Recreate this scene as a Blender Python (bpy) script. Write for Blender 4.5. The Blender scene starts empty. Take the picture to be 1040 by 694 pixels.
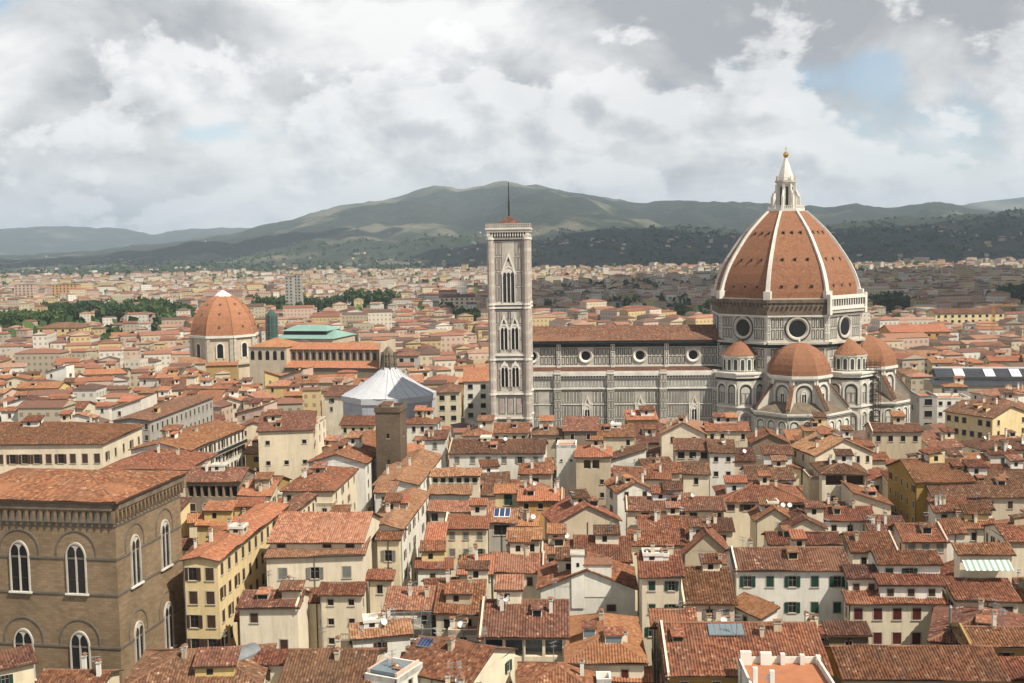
import bpy, math, random
from mathutils import Vector, Matrix, noise
random.seed(7)
C = bpy.context.scene
COL = C.collection
R = math.radians

# ------------------------------------------------------------------ camera
FPX = 1150.0            # focal length in pixels of a 1040 px wide picture
CAMZ = 76.0
PITCH = math.atan(95.0 / FPX)
ROLL = R(0.9)
cam_d = bpy.data.cameras.new('camera')
cam = bpy.data.objects.new('camera', cam_d)
COL.objects.link(cam)
cam_d.sensor_width = 36.0
cam_d.lens = FPX / 1040.0 * 36.0
cam_d.clip_start = 1.0
cam_d.clip_end = 80000.0
CM = Matrix.Rotation(R(90) - PITCH, 3, 'X') @ Matrix.Rotation(-ROLL, 3, 'Z')
cam.matrix_world = Matrix.Translation((0, 0, CAMZ)) @ CM.to_4x4()
C.camera = cam
CMI = CM.transposed()

# ------------------------------------------------------------------ sun and sky
SUN_AZ = 38.0           # degrees the sun stands towards the camera side, measured from +X
SUN_EL = 52.0
sun_dir = Vector((math.cos(R(SUN_AZ)) * math.cos(R(SUN_EL)), -math.sin(R(SUN_AZ)) * math.cos(R(SUN_EL)), math.sin(R(SUN_EL))))
sd = bpy.data.lights.new('sun', 'SUN')
sd.energy = 5.0
sd.angle = R(0.5)
sd.color = (1.0, 0.925, 0.79)
sun = bpy.data.objects.new('sun', sd)
COL.objects.link(sun)
sun.location = (300, -300, 500)
sun.rotation_euler = sun_dir.to_track_quat('Z', 'Y').to_euler()

W = bpy.data.worlds.new('World')
C.world = W
W.use_nodes = True
nt = W.node_tree
nt.nodes.clear()
def N(tree, typ, **kw):
    n = tree.nodes.new(typ)
    for k, v in kw.items():
        if k == 'inp':
            for kk, vv in v.items():
                n.inputs[kk].default_value = vv
        else:
            setattr(n, k, v)
    return n
def build_world():
    L = nt.links.new
    out = N(nt, 'ShaderNodeOutputWorld')
    sky = N(nt, 'ShaderNodeTexSky', sky_type='NISHITA', sun_disc=False)
    sky.sun_elevation = R(SUN_EL)
    sky.sun_rotation = R(90 + SUN_AZ)
    sky.altitude = 100
    bg_sky = N(nt, 'ShaderNodeBackground', inp={'Strength': 0.12})
    L(sky.outputs[0], bg_sky.inputs['Color'])
    tc = N(nt, 'ShaderNodeTexCoord')
    sep = N(nt, 'ShaderNodeSeparateXYZ')
    L(tc.outputs['Generated'], sep.inputs[0])
    def M(op, a, b=None, c=None, clamp=False):
        n = N(nt, 'ShaderNodeMath', operation=op, use_clamp=clamp)
        for i, q in enumerate((a, b, c)):
            if q is None: continue
            if isinstance(q, (int, float)): n.inputs[i].default_value = q
            else: L(q, n.inputs[i])
        return n.outputs[0]
    zz = M('MAXIMUM', sep.outputs[2], 0.0)
    den = M('ADD', zz, 0.55)
    px = M('DIVIDE', sep.outputs[0], den)
    py = M('DIVIDE', sep.outputs[1], den)
    cmb = N(nt, 'ShaderNodeCombineXYZ')
    L(px, cmb.inputs[0]); L(py, cmb.inputs[1])
    def fbm(scale, detail, rough, off, dist=0.0):
        mp = N(nt, 'ShaderNodeMapping')
        mp.inputs['Location'].default_value = off
        L(cmb.outputs[0], mp.inputs['Vector'])
        n = N(nt, 'ShaderNodeTexNoise', inp={'Scale': scale, 'Detail': detail, 'Roughness': rough, 'Distortion': dist})
        L(mp.outputs[0], n.inputs['Vector'])
        return n.outputs['Fac']
    n1 = fbm(2.9, 10, 0.56, SKY_OFF[0], 0.3)
    n2 = fbm(2.9, 10, 0.56, (SKY_OFF[0][0] + 0.02, SKY_OFF[0][1] - 0.06, SKY_OFF[0][2]), 0.3)   # same clouds sampled nearer the sun: relief
    n3 = fbm(1.45, 7, 0.5, SKY_OFF[1])
    # openings of blue between the clouds, at fixed directions of the sky
    hole = None
    for dx, dz, rx, rz, amp in SKY_HOLES:
        ax = M('DIVIDE', sep.outputs[0], sep.outputs[1])
        az = M('DIVIDE', sep.outputs[2], sep.outputs[1])
        ex = M('POWER', M('DIVIDE', M('SUBTRACT', ax, dx), rx), 2.0)
        ez = M('POWER', M('DIVIDE', M('SUBTRACT', az, dz), rz), 2.0)
        g = M('MULTIPLY', M('EXPONENT', M('MULTIPLY', M('ADD', ex, ez), -1.0)), amp)
        g = M('MULTIPLY', g, M('GREATER_THAN', sep.outputs[1], 0.0))
        hole = g if hole is None else M('ADD', hole, g)
    cov = M('SUBTRACT', n1, hole)
    mr = N(nt, 'ShaderNodeMapRange', interpolation_type='SMOOTHSTEP', inp={'From Min': 0.30, 'From Max': 0.45, 'To Min': 0.22})
    L(cov, mr.inputs['Value'])
    # brightness: lit edges, grey bellies, darker overhead
    rel = M('MULTIPLY', M('SUBTRACT', n1, n2), 2.5)
    thick = M('MULTIPLY', M('SUBTRACT', n3, 0.485), -3.0)
    over = M('MULTIPLY', M('SUBTRACT', zz, 0.09), -3.4)
    br = M('ADD', M('ADD', rel, thick), M('ADD', over, 0.95))
    br = M('MINIMUM', M('MAXIMUM', br, 0.40), 1.0)
    ramp = N(nt, 'ShaderNodeMix', data_type='RGBA')
    ramp.inputs[6].default_value = (0.43, 0.445, 0.47, 1)
    ramp.inputs[7].default_value = (1.0, 0.99, 0.97, 1)
    mr2 = N(nt, 'ShaderNodeMapRange', inp={'From Min': 0.40, 'From Max': 1.0})
    L(br, mr2.inputs['Value']); L(mr2.outputs[0], ramp.inputs[0])
    bg_c = N(nt, 'ShaderNodeBackground', inp={'Strength': CLOUD_STR})
    L(ramp.outputs[2], bg_c.inputs['Color'])
    mx = N(nt, 'ShaderNodeMixShader')
    L(mr.outputs[0], mx.inputs[0]); L(bg_sky.outputs[0], mx.inputs[1]); L(bg_c.outputs[0], mx.inputs[2])
    # nearer heaps of cumulus, crisp and white on the lit side, low in the sky
    c1 = fbm(5.2, 12, 0.58, SKY_OFF[2], 0.15)
    c2 = fbm(5.2, 12, 0.58, (SKY_OFF[2][0] + 0.022, SKY_OFF[2][1] - 0.035, 0), 0.15)
    band = N(nt, 'ShaderNodeMapRange', interpolation_type='SMOOTHSTEP', inp={'From Min': 0.34, 'From Max': 0.10, 'To Min': -0.16, 'To Max': 0.055})
    L(zz, band.inputs['Value'])
    cm = N(nt, 'ShaderNodeMapRange', interpolation_type='SMOOTHSTEP', inp={'From Min': 0.515, 'From Max': 0.575})
    L(M('SUBTRACT', M('ADD', c1, band.outputs[0]), M('MULTIPLY', hole, 1.3)), cm.inputs['Value'])
    cb = M('ADD', M('MULTIPLY', M('SUBTRACT', c1, c2), 3.4), 0.90)
    cb = M('SUBTRACT', cb, M('MULTIPLY', M('SUBTRACT', c1, 0.55), 1.1))
    cbr = N(nt, 'ShaderNodeMapRange', inp={'From Min': 0.55, 'From Max': 1.02})
    L(cb, cbr.inputs['Value'])
    ramp2 = N(nt, 'ShaderNodeMix', data_type='RGBA')
    ramp2.inputs[6].default_value = (0.60, 0.615, 0.64, 1)
    ramp2.inputs[7].default_value = (1.10, 1.09, 1.07, 1)
    L(cbr.outputs[0], ramp2.inputs[0])
    bg2 = N(nt, 'ShaderNodeBackground', inp={'Strength': CLOUD_STR})
    L(ramp2.outputs[2], bg2.inputs['Color'])
    mx2 = N(nt, 'ShaderNodeMixShader')
    L(M('MULTIPLY', cm.outputs[0], 0.70), mx2.inputs[0]); L(mx.outputs[0], mx2.inputs[1]); L(bg2.outputs[0], mx2.inputs[2])
    L(mx2.outputs[0], out.inputs['Surface'])
HAZE = 5.4e-5
CLOUD_SHADES = [(1300, 4300, 1900, 1000, 3), (900, 1700, 960, 900, 4), (-2600, 6200, 1800, 900, 7)]  # ground patches darkened by the added, unseen clouds
SKY_OFF = ((3.1, 7.7, 0), (1.3, 2.2, 0), (5.2, 0.7, 0))
CLOUD_STR = 0.80
SKY_HOLES = [(-0.262, 0.103, 0.042, 0.014, 0.26), (0.322, 0.150, 0.030, 0.024, 0.24), (-0.42, 0.13, 0.05, 0.012, 0.12)]
build_world()
vs = C.view_settings
vs.view_transform = 'Standard'
vs.look = 'None'
vs.exposure = 0.40
vs.gamma = 1.0
vs.use_curve_mapping = False
C.cycles.max_bounces = 5
C.cycles.volume_bounces = 1

# ------------------------------------------------------------------ picture geometry -> places on the ground
def ray(px, py):
    return CM @ Vector(((px - 520.0) / FPX, -(py - 347.0) / FPX, -1.0))
def at_z(px, py, z):
    d = ray(px, py)
    t = (z - CAMZ) / d.z
    return Vector((d.x * t, d.y * t))
def at_Y(px, py, Y):
    d = ray(px, py)
    t = Y / d.y
    return Vector((d.x * t, Y, CAMZ + d.z * t))
def proj(p):
    q = CMI @ (Vector(p) - Vector((0, 0, CAMZ)))
    return (520.0 - FPX * q.x / q.z, 347.0 + FPX * q.y / q.z)
def horizon(px):
    return 252.0 - (px - 520.0) * math.tan(ROLL)

# ------------------------------------------------------------------ materials
MATS = {}
def newmat(name, rough=0.9):
    m = bpy.data.materials.new(name)
    m.use_nodes = True
    b = m.node_tree.nodes['Principled BSDF']
    b.inputs['Roughness'].default_value = rough
    b.inputs['Specular IOR Level'].default_value = 0.25
    MATS[name] = m
    return m, m.node_tree, b
def mixc(t, fac, a, b, blend='MIX'):
    n = N(t, 'ShaderNodeMix', data_type='RGBA', blend_type=blend)
    for i, q in ((0, fac), (6, a), (7, b)):
        if isinstance(q, (int, float)): n.inputs[i].default_value = q
        elif isinstance(q, tuple): n.inputs[i].default_value = q if len(q) == 4 else q + (1,)
        else: t.links.new(q, n.inputs[i])
    return n.outputs[2]
def noise_tex(t, vec, scale, detail=4, rough=0.55, vscale=None):
    if vscale:
        mp = N(t, 'ShaderNodeMapping'); mp.inputs['Scale'].default_value = vscale
        t.links.new(vec, mp.inputs['Vector']); vec = mp.outputs[0]
    n = N(t, 'ShaderNodeTexNoise', inp={'Scale': scale, 'Detail': detail, 'Roughness': rough})
    t.links.new(vec, n.inputs['Vector'])
    return n.outputs['Fac']
def rng(t, v, a, b, c=0.0, d=1.0):
    n = N(t, 'ShaderNodeMapRange', inp={'From Min': a, 'From Max': b, 'To Min': c, 'To Max': d})
    t.links.new(v, n.inputs['Value'])
    return n.outputs[0]
def objvec(t):
    tc = N(t, 'ShaderNodeTexCoord')
    oi = N(t, 'ShaderNodeObjectInfo')
    ad = N(t, 'ShaderNodeVectorMath', operation='ADD')
    ml = N(t, 'ShaderNodeVectorMath', operation='SCALE'); ml.inputs['Scale'].default_value = 1.0
    mm = N(t, 'ShaderNodeMath', operation='MULTIPLY'); mm.inputs[1].default_value = 97.0
    t.links.new(oi.outputs['Random'], mm.inputs[0])
    cb = N(t, 'ShaderNodeCombineXYZ')
    t.links.new(mm.outputs[0], cb.inputs[0]); t.links.new(mm.outputs[0], cb.inputs[1])
    t.links.new(tc.outputs['Object'], ad.inputs[0]); t.links.new(cb.outputs[0], ad.inputs[1])
    return ad.outputs[0], oi.outputs['Random'], tc
def mat_plain(name, col, rough=0.8, metal=0.0, var=0.15, scale=0.6):
    m, t, b = newmat(name, rough)
    v, rnd, tc = objvec(t)
    n = noise_tex(t, v, scale)
    d = tuple(c * (1 - 2 * var) for c in col)
    t.links.new(mixc(t, rng(t, n, 0.3, 0.7), d, col), b.inputs['Base Color'])
    b.inputs['Metallic'].default_value = metal
    return m
def mat_plaster(name, col, dirt=0.45):
    m, t, b = newmat(name, 0.92)
    v, rnd, tc = objvec(t)
    big = rng(t, noise_tex(t, v, 0.16, 5), 0.35, 0.7)
    c1 = mixc(t, big, tuple(c * 0.80 for c in col), col)
    streak = rng(t, noise_tex(t, v, 1.1, 5, 0.6, (1.0, 1.0, 0.16)), 0.47, 0.72, 0.0, dirt)
    c2 = mixc(t, streak, c1, tuple(c * 0.55 for c in col[:2]) + (col[2] * 0.5,))
    pat = rng(t, noise_tex(t, v, 0.45, 3), 0.62, 0.68, 0.0, 0.22)
    c3 = mixc(t, pat, c2, tuple(min(0.85, c * 1.1) for c in col))
    hs = N(t, 'ShaderNodeHueSaturation')
    t.links.new(c3, hs.inputs['Color'])
    t.links.new(rng(t, rnd, 0, 1, 0.90, 1.05), hs.inputs['Value'])
    t.links.new(rng(t, rnd, 0, 1, 1.1, 0.85), hs.inputs['Saturation'])
    t.links.new(hs.outputs[0], b.inputs['Base Color'])
    return m
def mat_roof(name, col, dark, light, mossy=0.5, cell=(2.38, 2.2)):
    m, t, b = newmat(name, 0.93)
    v, rnd, tc = objvec(t)
    # single tiles: one random shade per tile
    mp = N(t, 'ShaderNodeVectorMath', operation='MULTIPLY'); mp.inputs[1].default_value = (cell[0], cell[1], 1)
    t.links.new(tc.outputs['UV'], mp.inputs[0])
    fl = N(t, 'ShaderNodeVectorMath', operation='FLOOR'); t.links.new(mp.outputs[0], fl.inputs[0])
    ad = N(t, 'ShaderNodeVectorMath', operation='ADD'); t.links.new(fl.outputs[0], ad.inputs[0])
    cb = N(t, 'ShaderNodeCombineXYZ'); t.links.new(rnd, cb.inputs[2]); t.links.new(cb.outputs[0], ad.inputs[1])
    wn = N(t, 'ShaderNodeTexWhiteNoise', noise_dimensions='3D'); t.links.new(ad.outputs[0], wn.inputs['Vector'])
    rp = N(t, 'ShaderNodeValToRGB'); t.links.new(wn.outputs['Value'], rp.inputs[0])
    e = rp.color_ramp.elements
    e[0].position = 0.0; e[0].color = dark + (1,)
    e[1].position = 0.45; e[1].color = col + (1,)
    x = rp.color_ramp.elements.new(0.965); x.color = light + (1,)
    x = rp.color_ramp.elements.new(1.0); x.color = (0.36, 0.25, 0.18, 1)
    patch = rng(t, noise_tex(t, v, 0.22, 6, 0.65), 0.45, 0.72, 0.0, mossy)
    c2 = mixc(t, patch, rp.outputs[0], (0.085, 0.062, 0.045))
    fresh = rng(t, noise_tex(t, v, 0.11, 3), 0.56, 0.66, 0.0, 0.6)
    c2 = mixc(t, fresh, c2, light)
    run = rng(t, noise_tex(t, tc.outputs['UV'], 1.0, 5, 0.65, (0.9, 0.10, 1.0)), 0.50, 0.74, 0.0, 0.6)
    c2 = mixc(t, run, c2, dark)
    pale = rng(t, noise_tex(t, v, 0.75, 5, 0.7), 0.60, 0.76, 0.0, 0.55)
    c3 = mixc(t, pale, c2, (0.30, 0.20, 0.14))
    hs = N(t, 'ShaderNodeHueSaturation')
    t.links.new(c3, hs.inputs['Color'])
    wn2 = N(t, 'ShaderNodeTexWhiteNoise', noise_dimensions='1D'); t.links.new(rnd, wn2.inputs['W'])
    t.links.new(rng(t, rnd, 0, 1, 0.72, 1.26), hs.inputs['Value'])
    t.links.new(rng(t, wn2.outputs['Value'], 0, 1, 0.493, 0.513), hs.inputs['Hue'])
    t.links.new(hs.outputs[0], b.inputs['Base Color'])
    bp = N(t, 'ShaderNodeBump', inp={'Strength': 0.5, 'Distance': 0.06})
    t.links.new(wn.outputs['Value'], bp.inputs['Height'])
    t.links.new(bp.outputs[0], b.inputs['Normal'])
    return m
def mat_brick(name, c1, c2, mortar, bw=0.9, bh=0.35, uvs=True):
    m, t, b = newmat(name, 0.93)
    v, rnd, tc = objvec(t)
    br = N(t, 'ShaderNodeTexBrick', inp={'Scale': 1.0, 'Mortar Size': 0.02, 'Brick Width': bw, 'Row Height': bh, 'Color1': c1 + (1,), 'Color2': c2 + (1,), 'Mortar': mortar + (1,)})
    t.links.new(tc.outputs['UV'], br.inputs['Vector'])
    big = rng(t, noise_tex(t, v, 0.12, 6, 0.65), 0.32, 0.7, 0.65, 1.1)
    c = mixc(t, 1.0, br.outputs['Color'], (1, 1, 1), 'MULTIPLY')
    hs = N(t, 'ShaderNodeHueSaturation'); t.links.new(c, hs.inputs['Color']); t.links.new(big, hs.inputs['Value'])
    t.links.new(hs.outputs[0], b.inputs['Base Color'])
    return m

WALLS = {'cream': (0.78, 0.68, 0.51), 'white': (0.81, 0.78, 0.70), 'yellow': (0.74, 0.57, 0.28), 'ochre': (0.42, 0.28, 0.10),
         'beige': (0.58, 0.485, 0.355), 'pink': (0.64, 0.47, 0.38), 'grey': (0.42, 0.40, 0.36), 'brown': (0.26, 0.20, 0.14), 'orange': (0.62, 0.34, 0.13)}
for k, c in WALLS.items(): mat_plaster('plaster_' + k, c)
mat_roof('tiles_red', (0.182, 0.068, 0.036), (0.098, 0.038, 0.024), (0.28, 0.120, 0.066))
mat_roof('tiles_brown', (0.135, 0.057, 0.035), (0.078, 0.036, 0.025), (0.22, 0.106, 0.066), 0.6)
mat_roof('tiles_orange', (0.30, 0.115, 0.060), (0.22, 0.082, 0.044), (0.36, 0.165, 0.092), 0.3)
mat_roof('tiles_pale', (0.285, 0.130, 0.072), (0.175, 0.078, 0.046), (0.37, 0.200, 0.122), 0.4)
mat_plain('ridge_tile', (0.30, 0.15, 0.09), 0.9, 0, 0.25, 3.0)
mat_plain('terracotta_floor', (0.42, 0.17, 0.085), 0.85, 0, 0.1)
mat_plain('eave_wood', (0.09, 0.055, 0.035), 0.9)
mat_plain('stone_trim', (0.50, 0.45, 0.37), 0.85)
mat_plain('dark_stone', (0.16, 0.14, 0.115), 0.9)
m_, t_, b_ = newmat('glass_dark', 0.12); b_.inputs['Base Color'].default_value = (0.014, 0.015, 0.017, 1); b_.inputs['Specular IOR Level'].default_value = 0.4
m_, t_, b_ = newmat('glass_grey', 0.15); b_.inputs['Base Color'].default_value = (0.16, 0.20, 0.22, 1)
m_, t_, b_ = newmat('solar_glass', 0.12); b_.inputs['Base Color'].default_value = (0.03, 0.05, 0.12, 1)
mat_plain('shutter_green', (0.018, 0.060, 0.042), 0.6)
mat_plain('shutter_brown', (0.075, 0.042, 0.028), 0.6)
mat_plain('shutter_red', (0.10, 0.022, 0.016), 0.6)
mat_plain('shutter_grey', (0.22, 0.22, 0.20), 0.6)
mat_plain('white_paint', (0.78, 0.77, 0.74), 0.6, 0, 0.05)
mat_plain('metal_grey', (0.32, 0.33, 0.34), 0.5, 0.6)
mat_plain('iron_dark', (0.035, 0.035, 0.035), 0.6)
mat_plain('gold', (0.80, 0.52, 0.13), 0.3, 1.0, 0.05)
mat_plain('fabric_white', (0.50, 0.51, 0.53), 0.9, 0, 0.06, 0.4)
mat_plain('fabric_lilac', (0.46, 0.47, 0.53), 0.9, 0, 0.12, 0.25)
mat_plain('scaffold_net', (0.05, 0.11, 0.09), 0.9)
mat_plain('copper_green', (0.22, 0.36, 0.31), 0.7, 0, 0.1, 0.1)
mat_plain('slate_roof', (0.05, 0.055, 0.065), 0.6, 0, 0.15, 0.2)
mat_plain('marble_white', (0.75, 0.715, 0.64), 0.75, 0, 0.13, 0.35)
mat_plain('marble_pale', (0.55, 0.51, 0.44), 0.8, 0, 0.16, 0.3)
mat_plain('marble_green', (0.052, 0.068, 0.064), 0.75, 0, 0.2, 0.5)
mat_plain('marble_pink', (0.47, 0.38, 0.34), 0.8, 0, 0.15, 0.5)
mat_plain('raw_masonry', (0.21, 0.165, 0.12), 0.95, 0, 0.25, 0.5)
mat_brick('stone_blocks', (0.285, 0.205, 0.128), (0.215, 0.152, 0.093), (0.18, 0.13, 0.080), 1.2, 0.46)
mat_brick('old_brick', (0.17, 0.125, 0.085), (0.13, 0.095, 0.065), (0.11, 0.085, 0.06), 0.6, 0.25)
def mat_dome(name, a, b_, c):
    m, t, b = newmat(name, 0.9)
    v, rnd, tc = objvec(t)
    mp = N(t, 'ShaderNodeVectorMath', operation='MULTIPLY'); mp.inputs[1].default_value = (1.6, 1.6, 1)
    t.links.new(tc.outputs['UV'], mp.inputs[0])
    fl = N(t, 'ShaderNodeVectorMath', operation='FLOOR'); t.links.new(mp.outputs[0], fl.inputs[0])
    wn = N(t, 'ShaderNodeTexWhiteNoise', noise_dimensions='2D'); t.links.new(fl.outputs[0], wn.inputs['Vector'])
    c1 = mixc(t, rng(t, wn.outputs['Value'], 0, 1), b_, c)
    c2 = mixc(t, rng(t, noise_tex(t, v, 0.13, 6, 0.7), 0.42, 0.66), c1, a)
    c3 = mixc(t, rng(t, noise_tex(t, v, 0.5, 4, 0.6, (1, 1, 0.25)), 0.55, 0.75, 0, 0.35), c2, tuple(q * 0.55 for q in a))
    t.links.new(c3, b.inputs['Base Color'])
mat_dome('dome_tiles', (0.250, 0.120, 0.066), (0.195, 0.088, 0.050), (0.29, 0.138, 0.076))
mat_dome('dome_tiles_fresh', (0.33, 0.152, 0.082), (0.27, 0.115, 0.060), (0.39, 0.185, 0.10))
def mat_ground():
    m, t, b = newmat('street_paving', 0.9)
    tc = N(t, 'ShaderNodeTexCoord')
    n = noise_tex(t, tc.outputs['Object'], 0.05, 6)
    near = mixc(t, rng(t, n, 0.35, 0.65), (0.10, 0.095, 0.085), (0.17, 0.155, 0.135))
    n2 = noise_tex(t, tc.outputs['Object'], 0.006, 8, 0.65)
    fields = mixc(t, rng(t, n2, 0.42, 0.6), (0.05, 0.065, 0.03), (0.16, 0.14, 0.10))
    sp = N(t, 'ShaderNodeSeparateXYZ'); t.links.new(tc.outputs['Object'], sp.inputs[0])
    t.links.new(mixc(t, rng(t, sp.outputs[1], 700, 1200), near, fields), b.inputs['Base Color'])
mat_ground()
def mat_hill():
    m, t, b = newmat('hill_cover', 0.95)
    tc = N(t, 'ShaderNodeTexCoord')
    v = tc.outputs['Object']
    n1 = noise_tex(t, v, 0.0011, 9, 0.62)
    n2 = noise_tex(t, v, 0.006, 6, 0.7)
    n3 = noise_tex(t, v, 0.035, 3, 0.7)
    forest = mixc(t, rng(t, n2, 0.35, 0.65), (0.026, 0.037, 0.027), (0.046, 0.058, 0.040))
    forest = mixc(t, rng(t, n3, 0.35, 0.65, 0, 0.6), forest, (0.010, 0.016, 0.011))
    mead = mixc(t, rng(t, n2, 0.4, 0.6), (0.100, 0.106, 0.072), (0.165, 0.150, 0.110))
    at = N(t, 'ShaderNodeAttribute', attribute_name='open')
    f = N(t, 'ShaderNodeMath', operation='ADD'); t.links.new(n1, f.inputs[0]); t.links.new(at.outputs['Fac'], f.inputs[1])
    t.links.new(mixc(t, rng(t, f.outputs[0], 0.54, 0.62), forest, mead), b.inputs['Base Color'])
    bp = N(t, 'ShaderNodeBump', inp={'Strength': 1.0, 'Distance': 12.0}); t.links.new(n3, bp.inputs['Height'])
    t.links.new(bp.outputs[0], b.inputs['Normal'])
mat_hill()
def mat_attr(name, windows):
    m, t, b = newmat(name, 0.92)
    at = N(t, 'ShaderNodeAttribute', attribute_name='tint')
    c = at.outputs['Color']
    tc = N(t, 'ShaderNodeTexCoord')
    if windows:
        br = N(t, 'ShaderNodeTexBrick', offset=0.0, inp={'Scale': 1.0, 'Mortar Size': 1.02, 'Mortar Smooth': 0.0, 'Brick Width': 3.4, 'Row Height': 3.6, 'Color1': (0, 0, 0, 1), 'Color2': (0, 0, 0, 1), 'Mortar': (1, 1, 1, 1)})
        t.links.new(tc.outputs['UV'], br.inputs['Vector'])
        c = mixc(t, rng(t, br.outputs['Fac'], 0, 1, 0.5, 0), c, (0.03, 0.028, 0.026))
    else:
        n = noise_tex(t, tc.outputs['UV'], 0.9, 5, 0.7)
        c = mixc(t, rng(t, n, 0.42, 0.66, 0, 0.55), c, (0.11, 0.055, 0.035))
    t.links.new(c, b.inputs['Base Color'])
mat_attr('far_walls', True)
mat_attr('far_tiles', False)
def mat_leaf(name, c1, c2):
    m, t, b = newmat(name, 0.8)
    tc = N(t, 'ShaderNodeTexCoord')
    g = N(t, 'ShaderNodeNewGeometry')
    v, rnd, tc2 = objvec(t)
    t.links.new(mixc(t, rng(t, g.outputs['Random Per Island'], 0, 1), c1, c2), b.inputs['Base Color'])
mat_leaf('leaves_dark', (0.022, 0.045, 0.016), (0.050, 0.085, 0.026))
mat_leaf('leaves_mid', (0.040, 0.075, 0.020), (0.085, 0.125, 0.036))
mat_plain('bark', (0.09, 0.065, 0.045), 0.9)
m_, t_, b_ = newmat('shade_cloud_white', 1.0); b_.inputs['Base Color'].default_value = (0.8, 0.8, 0.8, 1)  # opaque white of the added clouds that block the sun
def striped(name, a, b_, per, axis):
    m, t, b = newmat(name, 0.9)
    tc = N(t, 'ShaderNodeTexCoord')
    sp = N(t, 'ShaderNodeSeparateXYZ'); t.links.new(tc.outputs['Object'], sp.inputs[0])
    mo = N(t, 'ShaderNodeMath', operation='PINGPONG'); mo.inputs[1].default_value = per; t.links.new(sp.outputs[axis], mo.inputs[0])
    gt = N(t, 'ShaderNodeMath', operation='GREATER_THAN'); gt.inputs[1].default_value = per / 2; t.links.new(mo.outputs[0], gt.inputs[0])
    t.links.new(mixc(t, gt.outputs[0], a, b_), b.inputs['Base Color'])
striped('awning_cloth', (0.72, 0.76, 0.70), (0.25, 0.36, 0.27), 0.5, 0)

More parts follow.
